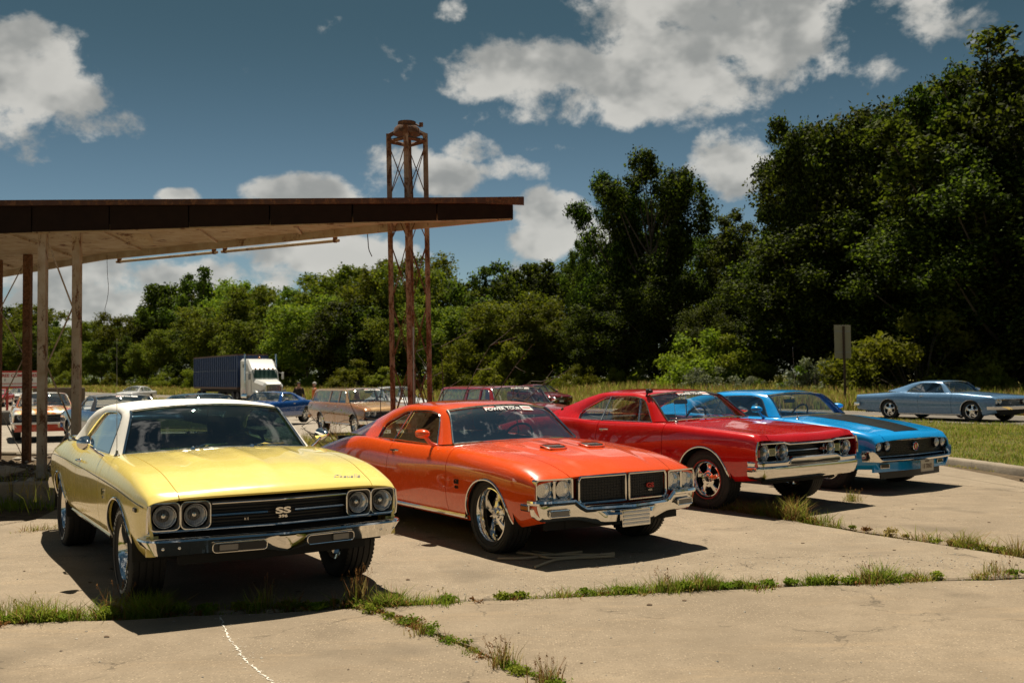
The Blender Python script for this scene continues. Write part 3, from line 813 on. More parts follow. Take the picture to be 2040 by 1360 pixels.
# ---------------------------------------------------------------- yellow car with white roof
def yellow_car():
    L = [
     [(.82,.80,.40),(.5,.82,.36),(-.4,.82,.34),(-2.4,.82,.34),(-3.4,.80,.36),(-4.1,.74,.42)],
     [(.82,.835,.45),(.5,.87,.42),(-.4,.895,.40),(-2.4,.895,.40),(-3.4,.88,.42),(-4.1,.80,.47)],
     [(.82,.865,.58),(.5,.905,.56),(-.4,.935,.55),(-1.4,.94,.56),(-2.6,.945,.58),(-3.4,.93,.6),(-4.1,.85,.62)],
     [(.82,.875,.705),(.5,.915,.735),(0,.935,.775),(-.6,.94,.80),(-1.6,.93,.82),(-2.7,.945,.84),(-3.4,.925,.83),(-4.1,.85,.76)],
     [(.82,.865,.735),(.80,.858,.768),(.70,.865,.812),(.3,.875,.895),(-.2,.875,.935),(-.8,.865,.955),(-1.8,.85,.955),(-2.5,.865,.985),(-2.9,.86,.985),(-3.5,.83,.93),(-4.1,.78,.82)],
     [(.82,.70,.722),(.816,.70,.768),(.785,.70,.792),(.68,.705,.822),(.3,.72,.905),(-.2,.735,.95),(-.62,.745,.965),(-1.,.80,.957),(-1.8,.80,.952),(-2.6,.80,.985),(-3.0,.73,.985),(-3.5,.70,.94),(-4.1,.66,.84)],
     [(.82,.36,.722),(.816,.36,.772),(.785,.36,.800),(.68,.36,.838),(.3,.37,.925),(-.2,.38,.970),(-.62,.38,.985),(-1.8,.4,.97),(-3.0,.38,1.0),(-3.5,.36,.955),(-4.1,.34,.855)],
     [(.82,0,.722),(.816,0,.774),(.785,0,.803),(.68,0,.843),(.3,0,.935),(-.2,0,.982),(-.62,0,.995),(-1.8,0,.97),(-3.0,0,1.005),(-3.5,0,.96),(-4.1,0,.86)]]
    c = Car('yellow two-door coupe with a white vinyl roof, its nose to the weedy crack', 'car', (-1.994, 7.588), -58.44, 2.845, L,
            [(0, .335, .375, 2.15), (-2.845, .32, .365, 2.2)], vnose(.085), .82, -4.1, PY, -.60, -3.28, (-.72, -1.86), res=1.25, group='muscle cars lined up on the concrete lot')
    c.handle_z = .865
    def crease(x, y):     # two soft flutes in the bonnet and a centre spine
        w = sm01((.72-x)/.25)*sm01((x+.62)/.2); a = np.abs(y)
        return w*(.014*np.exp(-((a-.30+.10*(x-.6))/.05)**2)*sm01((.15-x)/.3) + .010*np.exp(-(a/.05)**2) - .006*np.exp(-((a-.46)/.06)**2))
    c.shell(hood_add=crease)
    O = [(-.79,.735,.958,.17,.035),(-1.165,.61,1.282,.11,.045),(-1.45,.60,1.318,.02,.040),(-1.9,.595,1.326,0,.038),(-2.3,.605,1.306,0,.040),(-2.78,.625,1.222,-.03,.045),(-3.32,.70,.985,-.14,.02)]
    I = [(-1.0,.80,.955),(-1.245,.665,1.242),(-1.5,.658,1.272),(-1.9,.66,1.262),(-2.22,.68,1.185),(-2.44,.725,1.06),(-2.50,.79,.965)]
    c.greenhouse(O, I, 1, 5, .955, VINYL, VINYL, div=None, glassm=glass('reflective_side_glass', (.22, .28, .27), 1.5), ws=GLASSDK, bulge=.042, p_top=3.)
    c.interior(-.95, .93, [(-1.78, 1.0, 'bucket'), (-2.62, .98, 'bench')], wheel=(-1.35, .37, .93, .19), mirror=(-1.22, 1.20))
    # vinyl sail trim where the roof meets the body
    for sd in (1, -1):
        pts = [(-2.50, sd*.805, .978), (-2.7, sd*.835, .997), (-2.95, sd*.825, .999), (-3.18, sd*.775, .997), (-3.32, sd*.705, .99)]
        V, F = tube(catmull(pts, 5), .012, 6); c.mk('roof_base_trim', V, F, TRIM)
    c.wheels(.345, .245, .205, 'rally', yc=.775, letters=True, rear=dict(rt=.345, wt=.27, yc=.77))
    # --- nose
    x = c.xf
    c.sheet('grille', -.86, .86, .545, .73, -.075, BLACK, 31)
    # horizontal blades
    for k in range(7):
        c.bar(-.47, .47, .560+.021*k, -.062, .0055, 15, flat=.6, name='grille_blade', mat=BLACK)
    for sd in (1, -1): c.bar(sd*.095, sd*.475, .640, -.040, .0085, 9, name='grille_bar', mat=TRIM)
    for a, b in ((.655, .672), (.86, .873)):
        for sd in (1, -1): c.bar(sd*a, sd*b, .640, -.045, .008, 3, name='grille_bar', mat=TRIM)
    c.bar(-.47, .47, .722, -.004, .0075, 21, name='grille_moulding', mat=TRIM)
    c.bar(-.872, .872, .556, -.018, .009, 31, name='grille_moulding', mat=TRIM)
    for sd in (1, -1):
        c.mk('grille_moulding', *tube([(c.nx(.872, -.015), sd*.872, .556), (c.nx(.872, .0), sd*.874, .64), (c.nx(.862, -.004), sd*.866, .728)], .009, 6), TRIM)
        for y in (.572, .765):
            X = c.nx(y, -.012)
            fr = c.frame('headlight_bezel', X, sd*y, .652, .185, .175, .150, .150, .035, .0745, .06, BLACKGLOSS, yaw=sd*math.atan(.085))
            pts = c.rbox(.187, .177, .036); V = [(X+.002-math.tan(sd*.085)*a, sd*y+a, .652+b) for a, b in pts]
            c.mk('bezel_moulding', *tube(V, .0048, 6, closed=True), TRIM, fr)
            c.headlight(X-.012, sd*y, .652, .066, ring=.008)
    c.emblem('SS', (c.nx(0, -.012), 0, .645), (0, 1, 0), (0, 0, 1), .056, TRIM, ext=.010, bold=.002, spacing=1., name='badge', sx=2.1)
    c.emblem('396', (c.nx(0, -.012), 0, .606), (0, 1, 0), (0, 0, 1), .026, TRIM, ext=.006, bold=.001, name='badge', sx=1.6)
    c.emblem('K·S', (c.nx(-.2, -.05), -.235, .60), (0, 1, 0), (0, 0, 1), .022, TRIM, ext=.003, name='badge')
    # bonnet script
    p = c.S(.70, [5.9])[0]; zs = lambda yy: 0
    c.emblem('Chevelle', (c.warp(.70, .52)+.0, .52, float(c.S(.70, [5.5])[0][2])+.004), (-.05, 1, -.02), (-.75, 0, .62), .060, SCRIPT, ext=.003, shear=.4, name='script_badge', bold=-.0004)
    for sd in (1, -1):
        yb = float(c.ysurf(-.45, .70))
        c.emblem('SS', (-.47, sd*(yb+.003), .715), (-sd, 0, 0), (0, 0, 1), .06, TRIM, ext=.006, name='badge', bold=.002); c.emblem('396', (-.47, sd*(yb+.003), .675), (-sd, 0, 0), (0, 0, 1), .03, TRIM, ext=.004, name='badge')
        ym = float(c.ysurf(.55, .68)); mb = MB(); mb.box((.52, sd*(ym+.0), .685), (.07, .018, .028), bev=.005); c.build(mb, 'side_marker', BLACKGLOSS)
        # thin dark stripe following the crease
        pts = [(c.S(xx, [3.05])[0][0], sd*(c.S(xx, [3.05])[0][1]+.004), c.S(xx, [3.05])[0][2]) for xx in np.linspace(.74, -3.6, 40)]
        V, F = tube(pts, .0042, 6, flat=.5); c.mk('side_stripe', V, F, BLACKGLOSS)
    # bumper
    half = [(.915, 0), (.895, .22), (.855, .60), (.825, .79), (.79, .855), (.73, .888), (.62, .900)]
    def prof(s, y):
        v = .030*max(0, 1-y/.20)             # the peak in the middle
        lo = .402-.004*s - .028*max(0, 1-y/.2); lo += max(0, (s-.86)/.14)*.02
        return [(-.09, .508), (-.055, .520), (-.012, .520), (.010, .512), (.014, .500), (.004, .486), (-.006+v*.4, .470), (-.034+v, lo+.03), (-.048+v, lo+.008), (-.065, lo), (-.10, lo+.004)]
    b = c.plan_sweep('front_bumper', half, prof, CHROME, sharp=28)
    for sd in (1, -1):
        y0 = sd*.315; xx = .884
        pl = c.plate('bumper_slot', xx+.004, y0, .442, .35, .060, .024, .02, BLACK, b, rim=TRIM, rimr=.0038, yaw=sd*math.atan(.095))
        yl = sd*.39
        lp = c.plate('parking_lamp', xx+.004-sd*.095*(yl-y0)*1+.008, yl, .443, .125, .045, .010, .03, CLEARLENS, b, rim=BLACKGLOSS, rimr=.004, yaw=sd*math.atan(.095))
        for yy in (.70, .80):
            mb = MB(); mb.add(*lathe([(0, .010), (.006, .008), (.008, 0)], 10, 'x', (0.872-.09*(yy-.6), sd*yy, .462))); c.build(mb, 'bumper_bolt', TRIM, b)
    c.sheet('valance', -.66, .66, .32, .42, -.10, DARK, 15, thick=.03)
    for sd in (1, -1):
        p = c.S(.80, [0, 1, 2])
        c.sheet('filler_panel', sd*.80, sd*.875, .40, .53, -.03, PY, 5)
    mirror(c, -.98, float(c.ysurf(-.98, .92))-.03, .935, 1, PY); mirror(c, -.98, float(c.ysurf(-.98, .92))-.03, .935, -1, PY)
    antenna(c, -.70, -.80, .955, .90, .02)
    wipers(c, [((-.60, -.25, .998), (-.70, -.02, 1.015)), ((-.60, .22, .998), (-.70, .45, 1.00))])
    # plated rear bumper
    c.plan_sweep('rear_bumper', [(-4.20, 0), (-4.19, .5), (-4.15, .74), (-4.08, .83), (-3.95, .86)], lambda s, y: [(.02, .56), (-.02, .54), (-.03, .5), (-.02, .44), (.03, .43)], CHROME)
    return c

# ---------------------------------------------------------------- orange car
def orange_car():
    L = [
     [(.80,.80,.33),(.4,.84,.26),(-.4,.84,.23),(-2.4,.84,.23),(-3.4,.82,.27),(-4.22,.76,.36)],
     [(.80,.86,.38),(.4,.895,.31),(-.4,.905,.285),(-2.4,.905,.285),(-3.4,.89,.33),(-4.22,.82,.41)],
     [(.80,.895,.48),(.4,.935,.45),(-.4,.945,.44),(-2.4,.95,.45),(-3.4,.94,.48),(-4.22,.86,.5)],
     [(.80,.90,.61),(.4,.945,.655),(-.1,.955,.70),(-.7,.95,.725),(-1.9,.94,.73),(-2.8,.955,.735),(-3.5,.93,.70),(-4.22,.86,.60)],
     [(.80,.87,.655),(.79,.868,.685),(.74,.87,.708),(.5,.885,.77),(.0,.885,.828),(-.67,.875,.868),(-1.5,.865,.872),(-2.1,.87,.885),(-2.6,.875,.902),(-3.0,.86,.885),(-3.5,.83,.815),(-4.22,.78,.68)],
     [(.80,.55,.672),(.795,.55,.695),(.76,.56,.715),(.5,.60,.80),(0,.66,.862),(-.66,.74,.895),(-1.0,.80,.878),(-1.9,.805,.872),(-2.6,.80,.900),(-3.1,.72,.885),(-3.6,.68,.81),(-4.22,.64,.70)],
     [(.80,.30,.684),(.795,.30,.704),(.76,.30,.722),(.5,.32,.802),(0,.35,.872),(-.66,.38,.915),(-1.9,.4,.89),(-3.1,.36,.905),(-3.6,.35,.83),(-4.22,.33,.715)],
     [(.80,0,.688),(.795,0,.708),(.76,0,.728),(.5,0,.806),(0,0,.880),(-.66,0,.925),(-1.9,0,.89),(-3.1,0,.91),(-3.6,0,.835),(-4.22,0,.72)]]
    c = Car('orange two-door coupe with twin bonnet scoops, parked beside the yellow car', 'car', (.53, 9.388), -56.21, 2.845, L,
            [(.02, .275, .365, 2.1), (-2.845, .27, .355, 2.2)], vnose(.115, .05), .80, -4.22, PO, -.66, -3.42, (-.68, -1.90), res=1.2, group='muscle cars lined up on the concrete lot')
    c.handle_z = .80
    def badd(x, y):
        a = np.abs(y); w = sm01((.60-x)/.4)*sm01((x+.62)/.2)
        k = .016*sm01((x+.42)/.12)*sm01((.10-x)/.10)*np.exp(-((a-.22)/.10)**4)     # the scoops' raised blisters
        ed = .50-.10*sm01((x+.2)/.9)
        return w*.012*np.exp(-(a/.06)**2)*sm01((.4-x)/.4) + k + .013*sm01((ed-a)/.035)*sm01((.74-x)/.25)*sm01((x+.66)/.1)
    c.shell(hood_add=badd)
    for sd in (1, -1):       # scoop mouths with fins
        y = sd*.22; x = .085; z = float(c.S(x, [6.4])[0][2])+.020
        o = c.mk('hood_scoop', *(lambda p: (p, [(0, 1, 2, 3), (4, 7, 6, 5), (0, 4, 5, 1), (1, 5, 6, 2), (2, 6, 7, 3), (3, 7, 4, 0)]))(np.array([(x-.10, y-.11, z+.022), (x-.10, y+.11, z+.022), (x+.03, y+.085, z-.004), (x+.03, y-.085, z-.004), (x-.10, y-.11, z-.02), (x-.10, y+.11, z-.02), (x+.03, y+.085, z-.02), (x+.03, y-.085, z-.02)])), BLACK, sharp=20)
        for k in range(7):
            mb = MB(); mb.box((x-.03, y-.075+.025*k, z+.013), (.12, .004, .012)); c.build(mb, 'scoop_fin', GREYMETAL, o)
        pts = [(x-.105, y-.115, z+.026), (x-.105, y+.115, z+.026), (x+.035, y+.088, z+.0), (x+.035, y-.088, z+.0)]
        c.mk('scoop_moulding', *tube(catmull(pts+[pts[0]], 5)[:-1], .006, 6, closed=True), PO, o)
    O = [(-.88,.735,.898,.19,.03),(-1.235,.60,1.205,.12,.045),(-1.53,.60,1.25,.02,.038),(-1.96,.59,1.252,0,.036),(-2.35,.58,1.205,0,.036),(-2.78,.57,1.095,-.03,.04),(-3.50,.60,.895,-.14,.02)]
    I = [(-1.07,.80,.883),(-1.30,.655,1.168),(-1.55,.650,1.200),(-1.88,.65,1.190),(-2.18,.67,1.115),(-2.41,.715,1.0),(-2.39,.785,.902)]
    c.greenhouse(O, I, 1, 5, .885, PO, PO, div=[((-2.02,.875),(-1.87,1.19))], ws=GLASS, bulge=.022, p_top=2.8)
    c.interior(-1.02, .875, [(-1.88, .94, 'bucket'), (-2.68, .90, 'bench')], wheel=(-1.42, .37, .88, .185), mirror=(-1.33, 1.11))
    c.wheels(.335, .25, .235, 'deep5', yc=.78, rear=dict(rt=.335, wt=.275, yc=.77))
    c.banner(.80, -.06, .062, 'POWER TOUR')
    c.sheet('front_panel', -.87, .87, .42, .70, -.085, PO, 31)
    # lamp housings
    for sd in (1, -1):
        ym = .71; yw = sd*math.atan(.115)
        X = c.nx(ym, .0)
        fr = c.frame('headlight_bezel', X, sd*ym, .594, .352, .186, .318, .150, .022, .03, .06, TRIM, yaw=yw)
        c.mk('bezel_divider', *(lambda m: (np.concatenate(m.V), m.F))(MB().box((X-.025, sd*ym, .594), (.055, .024, .16), bev=.006)), TRIM, fr)
        for y in (.618, .802):
            c.plate('bezel_back', c.nx(y, -.045), sd*y, .594, .168, .165, .02, .01, TRIM, fr, yaw=yw)
            c.headlight(c.nx(y, -.026), sd*y, .594, .068, ring=.009)
    # grille: split frame with a prow, black mesh behind
    g = c.sheet('grille', -.485, .485, .468, .690, -.020, BLACK, 21)
    for k in range(9): c.bar(-.475, .475, .485+.0235*k, -.016, .0042, 13, name='grille_bar', mat=BLACK, parent=g, sides=5)
    for k in range(-15, 16):
        if k: mb = MB(); mb.tube([(c.nx(k*.03, -.018), k*.03, .475), (c.nx(k*.03, -.018), k*.03, .685)], .0035, 5); c.build(mb, 'grille_upright', BLACK, g)
    for sd in (1, -1):
        pts = [(.02, .475), (.47, .470), (.487, .50), (.487, .66), (.47, .690), (.02, .694)]
        P3 = []
        for i in range(len(pts)):
            a = pts[i]; b = pts[(i+1) % len(pts)]
            for q in np.linspace(0, 1, 5)[:-1]:
                y = a[0]+(b[0]-a[0])*q; z = a[1]+(b[1]-a[1])*q; P3.append((c.nx(y, .010), sd*y, z))
        c.mk('grille_moulding', *tube(P3, .0105, 7, closed=True), TRIM)
    c.emblem('GS', (c.nx(.29, .0), .29, .575), (.115, 1, 0), (0, 0, 1), .055, REDP, ext=.008, bold=.002, name='badge', sx=1.2)
    c.emblem('455', (c.nx(.29, .0), .29, .535), (.115, 1, 0), (0, 0, 1), .024, TRIM, ext=.006, name='badge', sx=1.2)
    for sd in (1, -1):
        yb = float(c.ysurf(-.47, .56)); 
        c.emblem('GS', (-.47, sd*(yb+.003), .585), (-sd, 0, 0), (0, 0, 1), .055, BLACKGLOSS, ext=.006, name='badge', bold=.002, sx=1.2); c.emblem('455', (-.47, sd*(yb+.003), .535), (-sd, 0, 0), (0, 0, 1), .035, BLACKGLOSS, ext=.005, name='badge', sx=1.2)
        ym = float(c.ysurf(.60, .455)); mb = MB(); mb.box((.585, sd*(ym+.001), .452), (.125, .020, .055), bev=.006); o = c.build(mb, 'side_marker', TRIM)
        mb = MB(); mb.box((.585, sd*(ym+.006), .452), (.10, .020, .034), bev=.005); c.build(mb, 'amber_lens', AMBER, o)
    half = [(.885, 0), (.852, .22), (.795, .55), (.768, .76), (.735, .855), (.685, .898), (.625, .912)]
    def prof(s, y):
        k = sm01((y-.46)/.09); t = .452+.070*k; lo = .278+.055*sm01((y-.25)/.3); lo += max(0, (s-.85)/.15)*.03; v = .03*(1-sm01((y-.18)/.16))
        return [(-.09, t-.012), (-.05, t), (-.010, t), (.012, t-.010), (.016, t-.028), (.006, t-.045), (-.014, t-.055), (-.018+v, (t+lo)/2), (-.030+v, lo+.03), (-.045, lo+.006), (-.06, lo), (-.10, lo+.004)]
    b = c.plan_sweep('front_bumper', half, prof, CHROME, sharp=26)
    for sd in (1, -1):
        c.plate('parking_lamp', .780, sd*.70, .405, .19, .052, .014, .03, CLEARLENS, b, rim=TRIM, rimr=.007, yaw=sd*math.atan(.125))
    pb = c.plate('plate_bracket', .925, 0, .335, .31, .14, .008, .03, TRIM, b)
    for k in range(4): c.mk('bracket_rib', *(lambda m: (np.concatenate(m.V), m.F))(MB().box((.928, 0, .29+.031*k), (.008, .29, .019), bev=.003)), WHITE, pb)
    c.sheet('valance', -.74, .74, .25, .34, -.10, DARK, 13, thick=.03)
    mirror(c, -1.10, .84, .875, -1, PO, 'bullet')
    c.plan_sweep('rear_bumper', [(-4.33, 0), (-4.32, .5), (-4.27, .82), (-4.16, .93), (-3.95, .965)], lambda s, y: [(.02, .52), (-.02, .50), (-.03, .45), (-.02, .38), (.03, .37)], CHROME)
    return c
# ---------------------------------------------------------------- red car
def red_car():
    L = [
     [(.80,.82,.38),(.4,.84,.34),(-.4,.84,.32),(-2.5,.84,.32),(-3.4,.82,.34),(-4.22,.78,.42)],
     [(.80,.885,.43),(.4,.90,.39),(-.4,.905,.37),(-2.5,.905,.37),(-3.4,.89,.4),(-4.22,.83,.46)],
     [(.80,.925,.56),(.4,.938,.54),(-.4,.945,.53),(-2.5,.95,.54),(-3.4,.94,.56),(-4.22,.87,.58)],
     [(.80,.932,.70),(.4,.945,.73),(-.2,.948,.75),(-.7,.945,.77),(-1.9,.94,.78),(-2.8,.955,.80),(-3.5,.94,.78),(-4.22,.87,.70)],
     [(.80,.905,.80),(.785,.90,.84),(.74,.905,.868),(.4,.915,.902),(-.1,.915,.928),(-.65,.905,.950),(-1.5,.885,.952),(-1.95,.885,.958),(-2.4,.905,.985),(-2.8,.90,.985),(-3.4,.87,.94),(-4.22,.82,.82)],
     [(.80,.74,.80),(.785,.74,.845),(.74,.74,.872),(.4,.75,.900),(-.1,.76,.932),(-.62,.765,.965),(-1.,.82,.958),(-1.9,.82,.955),(-2.6,.82,.985),(-3.1,.73,.985),(-3.6,.70,.94),(-4.22,.66,.83)],
     [(.80,.36,.762),(.79,.36,.795),(.74,.36,.845),(.62,.36,.872),(.3,.37,.908),(-.1,.38,.945),(-.62,.38,.982),(-1.9,.4,.97),(-3.1,.38,.995),(-3.6,.36,.95),(-4.22,.34,.84)],
     [(.80,0,.762),(.79,0,.795),(.74,0,.848),(.62,0,.876),(.3,0,.915),(-.1,0,.952),(-.62,0,.99),(-1.9,0,.97),(-3.1,0,1.0),(-3.6,0,.955),(-4.22,0,.845)]]
    c = Car('bright red two-door coupe with red-lined tyres, between the orange car and the bright blue one', 'car', (2.92, 12.2), -52.6, 2.92, L,
            [(-.01, .335, .375, 2.05), (-2.92, .32, .36, 2.2)], vnose(.03), .80, -4.22, PR, -.60, -3.2, (-.64, -1.82), res=1.05, group='muscle cars lined up on the concrete lot')
    c.handle_z = .855; c.shell()
    O = [(-.72,.745,.982,.17,.03),(-1.14,.645,1.282,.11,.045),(-1.44,.64,1.318,.02,.04),(-1.9,.63,1.318,0,.04),(-2.26,.615,1.262,0,.04),(-2.62,.60,1.165,-.03,.045),(-3.22,.62,.995,-.12,.02)]
    I = [(-.92,.815,.962),(-1.19,.70,1.242),(-1.45,.692,1.276),(-1.78,.692,1.266),(-2.08,.705,1.175),(-2.33,.74,1.035),(-2.30,.80,.968)]
    c.greenhouse(O, I, 1, 5, .96, PR, PR, div=[((-1.85,.962),(-1.77,1.268)), ((-1.16,.962),(-1.235,1.25))], ws=GLASSCL, glassm=GLASSCL, bulge=.02, p_top=2.8)
    c.interior(-.90, .935, [(-1.78, .99, 'bucket'), (-2.58, .97, 'bench')], wheel=(-1.3, .37, .95, .19), headrest=False, mirror=(-1.22, 1.19))
    c.wheels(.345, .235, .20, 'ss5', yc=.775, redline=True, rear=dict(rt=.34, wt=.25, yc=.77))
    c.banner(.82, -.10, .058, 'POWER TOUR')
    c.sheet('grille', -.87, .87, .55, .78, -.13, BLACK, 21)
    def tz(y): return .755+.020*float(sm01((abs(y)-.40)/.08))
    c.bar(-.865, .865, tz, .004, .011, 41, name='grille_moulding', mat=TRIM)
    for k in range(6): c.bar(-.40, .40, .595+.026*k, -.10, .006, 9, flat=.6, name='grille_bar', mat=BLACKGLOSS)
    c.bar(-.34, .24, .672, -.07, .006, 9, name='grille_bar', mat=TRIM)
    c.emblem('442', (c.nx(.30, -.05), .29, .672), (.03, 1, 0), (0, 0, 1), .045, simple('badge_rose', (.5, .16, .12), .35), ext=.008, bold=.001, name='badge', sx=1.5)
    for sd in (1, -1):
        for y in (.44, .76):
            X = c.nx(y, -.055); c.plate('headlight_bezel', X-.012, sd*y, .672, .19, .185, .06, .07, BLACKGLOSS, None, rim=TRIM, rimr=.006)
            c.headlight(X+.012, sd*y, .672, .070, ring=.010)
        o = c.plate('parking_lamp', c.nx(.60, -.058), sd*.60, .672, .115, .075, .008, .05, CLEARLENS, None, rim=TRIM, rimr=.006)
        for k in range(5): c.mk('lamp_louvre', *(lambda m: (np.concatenate(m.V), m.F))(MB().box((c.nx(.60, -.053), sd*.60, .644+.014*k), (.008, .11, .004))), TRIM, o)
        c.mk('fender_moulding', *tube([(c.warp(.80, .93)+.005, sd*.934, .60), (c.warp(.80, .93)+.006, sd*.936, .70), (c.warp(.80, .905)+.004, sd*.908, .80)], .010, 6), TRIM)
        o = c.mk('side_marker', *(lambda m: (np.concatenate(m.V), m.F))(MB().box((.775, sd*.908, .675), (.05, .03, .09), bev=.008)), REDLENS)
        yb = float(c.ysurf(-.52, .60)); c.emblem('442', (-.52, sd*(yb+.003), .63), (-sd, 0, 0), (0, 0, 1), .05, PR, ext=.005, name='badge', sx=1.3)
        # bonnet louvres near the windscreen
    for k in range(18):
        y = -.42+.05*k-.005; z = float(np.interp(abs(y), [0, .38, .76], [c.S(-.50, [7])[0][2], c.S(-.50, [6])[0][2], c.S(-.50, [5])[0][2]]))
        mb = MB(); mb.box((-.50, y, z+.002), (.10, .022, .008), bev=.003); c.build(mb, 'cowl_louvre', PR)
    half = [(.865, 0), (.862, .3), (.85, .60), (.83, .80), (.795, .88), (.73, .925), (.655, .938)]
    def prof(s, y):
        t = .622-.036*float(sm01((y-.40)/.10)) - .0*s; lo = .368+.02*max(0, (s-.8)/.2)
        return [(-.12, t-.004), (-.03, t), (.0, t-.006), (.008, t-.02), (.0, .555), (-.006, .530), (.012, .515), (.016, .48), (.002, .42), (-.02, lo+.012), (-.04, lo), (-.12, lo+.02)]
    b = c.plan_sweep('front_bumper', half, prof, CHROME, sharp=26)
    c.plate('bumper_slot', .866, 0, .553, .92, .036, .017, .02, BLACK, b, rim=TRIM, rimr=.005)
    c.sheet('valance', -.66, .66, .31, .40, -.14, DARK, 9, thick=.03)
    mb = MB(); mb.box((0, 0, 0), (.05, .07, .06), bev=.012); mb.tube([(0, 0, 0), (-.03, -.03, -.10), (-.02, -.04, -.16)], .012, 7); mb.add(*lathe([(.02, 0), (.02, .022), (.06, .022), (.06, 0)], 14, 'x', (0, 0, .0)))
    for V in mb.V: V += np.array([-1.15, -.64, 1.34])
    c.build(mb, 'action_camera', BLACK)
    antenna(c, -.62, -.70, .965, .62, .10)
    wipers(c, [((-.62, -.30, .99), (-.74, -.56, 1.01)), ((-.60, .15, 1.0), (-.72, -.10, 1.03)), ((-.60, .45, .995), (-.70, .20, 1.03))])
    mirror(c, -1.0, .87, .945, 1, PR)
    c.plan_sweep('rear_bumper', [(-4.34, 0), (-4.33, .5), (-4.28, .82), (-4.17, .93), (-3.95, .96)], lambda s, y: [(.02, .58), (-.02, .56), (-.03, .5), (-.02, .44), (.03, .43)], CHROME)
    return c
# ---------------------------------------------------------------- bright blue car
def blue_car():
    L = [
     [(.80,.80,.30),(.4,.84,.28),(-.4,.84,.26),(-2.5,.84,.26),(-3.4,.82,.30),(-4.35,.78,.40)],
     [(.80,.86,.35),(.4,.895,.33),(-.4,.905,.31),(-2.5,.905,.31),(-3.4,.89,.36),(-4.35,.83,.45)],
     [(.80,.89,.45),(.4,.935,.46),(-.4,.945,.47),(-2.5,.95,.48),(-3.4,.94,.5),(-4.35,.87,.55)],
     [(.80,.885,.57),(.4,.94,.64),(-.2,.948,.70),(-.7,.945,.74),(-1.9,.94,.76),(-2.8,.955,.78),(-3.5,.94,.76),(-4.35,.87,.68)],
     [(.80,.86,.63),(.785,.862,.675),(.72,.875,.735),(.4,.90,.80),(-.1,.905,.865),(-.7,.895,.912),(-1.5,.885,.925),(-2.1,.885,.94),(-2.6,.90,.965),(-3.2,.88,.94),(-4.35,.83,.80)],
     [(.80,.70,.645),(.785,.70,.685),(.72,.705,.735),(.4,.72,.80),(-.1,.74,.872),(-.68,.76,.925),(-1.05,.81,.93),(-2.0,.815,.938),(-2.7,.81,.965),(-3.4,.72,.95),(-3.8,.70,.90),(-4.35,.66,.81)],
     [(.80,.36,.665),(.79,.36,.692),(.72,.36,.742),(.4,.37,.818),(-.1,.38,.892),(-.68,.38,.945),(-1.9,.4,.95),(-3.4,.38,.965),(-3.8,.36,.91),(-4.35,.34,.82)],
     [(.80,0,.668),(.79,0,.695),(.72,0,.745),(.4,0,.825),(-.1,0,.90),(-.68,0,.955),(-1.9,0,.95),(-3.4,0,.97),(-3.8,0,.915),(-4.35,0,.825)]]
    c = Car('bright blue two-door fastback with a matt black bonnet stripe, last of the row', 'car', (4.90, 14.08), -52.75, 2.97, L,
            [(0, .31, .37, 2.1), (-2.97, .31, .36, 2.2)], vnose(.085, .10), .80, -4.35, PB, -.66, -3.55, (-.70, -2.0), res=.95, group='muscle cars lined up on the concrete lot')
    c.handle_z = .84; c.shell()
    # matt black stripe lying on the bonnet
    V = []; xs = np.linspace(-.64, .66, 26); m = 15
    for x in xs:
        hw = np.interp(x, [-.64, .2, .66], [.42, .35, .29]); zc = [float(c.S(x, [q])[0][2]) for q in (5, 5.5, 6, 6.5, 7)]; yc = [float(c.S(x, [q])[0][1]) for q in (5, 5.5, 6, 6.5, 7)]
        for u in np.linspace(-1, 1, m):
            y = u*hw; z = float(np.interp(abs(y), yc[::-1], zc[::-1])); V.append((float(c.warp(x, y)), y, z+.004))
    c.mk('hood_stripe', V, [f for f in grid_faces(26, m)][::1], STRIPEBLACK, flip=True)
    O = [(-.83,.745,.932,.20,.03),(-1.17,.625,1.232,.12,.04),(-1.5,.62,1.268,.02,.035),(-2.0,.61,1.268,0,.035),(-2.5,.60,1.215,0,.035),(-2.95,.59,1.12,-.03,.04),(-3.75,.62,.955,-.10,.02)]
    I = [(-1.02,.81,.935),(-1.26,.685,1.198),(-1.5,.68,1.228),(-1.9,.68,1.215),(-2.25,.70,1.135),(-2.55,.735,1.02),(-2.60,.80,.955)]
    c.greenhouse(O, I, 1, 5, .935, PB, PB, div=[((-2.05,.94),(-1.98,1.2))], ws=GLASSCL, glassm=GLASSCL, bulge=.02, p_top=2.8)
    c.interior(-1.0, .90, [(-1.86, .95, 'bucket'), (-2.68, .93, 'bench')], wheel=(-1.38, .37, .91, .19), mirror=(-1.28, 1.14))
    c.wheels(.335, .235, .195, 'ss5', yc=.775, rear=dict(rt=.335, wt=.25, yc=.77))
    g = c.sheet('grille', -.86, .86, .455, lambda y: .668-.03*max(0, abs(y)-.4)/.45, -.085, BLACK, 25)
    for k in range(7): c.bar(-.56, .56, .475+.027*k, -.075, .004, 17, name='grille_bar', mat=BLACKGLOSS, parent=g, sides=5)
    for k in range(-17, 18): mb = MB(); y = k*.033; mb.tube([(c.nx(y, -.073), y, .465), (c.nx(y, -.073), y, .65)], .0035, 5); c.build(mb, 'grille_upright', BLACKGLOSS, g)
    c.bar(-.60, .60, .662, -.035, .005, 21, name='grille_moulding', mat=TRIM); c.bar(-.84, .84, .457, -.035, .006, 21, name='grille_moulding', mat=TRIM)
    for sd in (1, -1):
        for y in (.59, .765): c.headlight(c.nx(y, -.035), sd*y, .592, .062, ring=.010, ringmat=BLACKGLOSS)
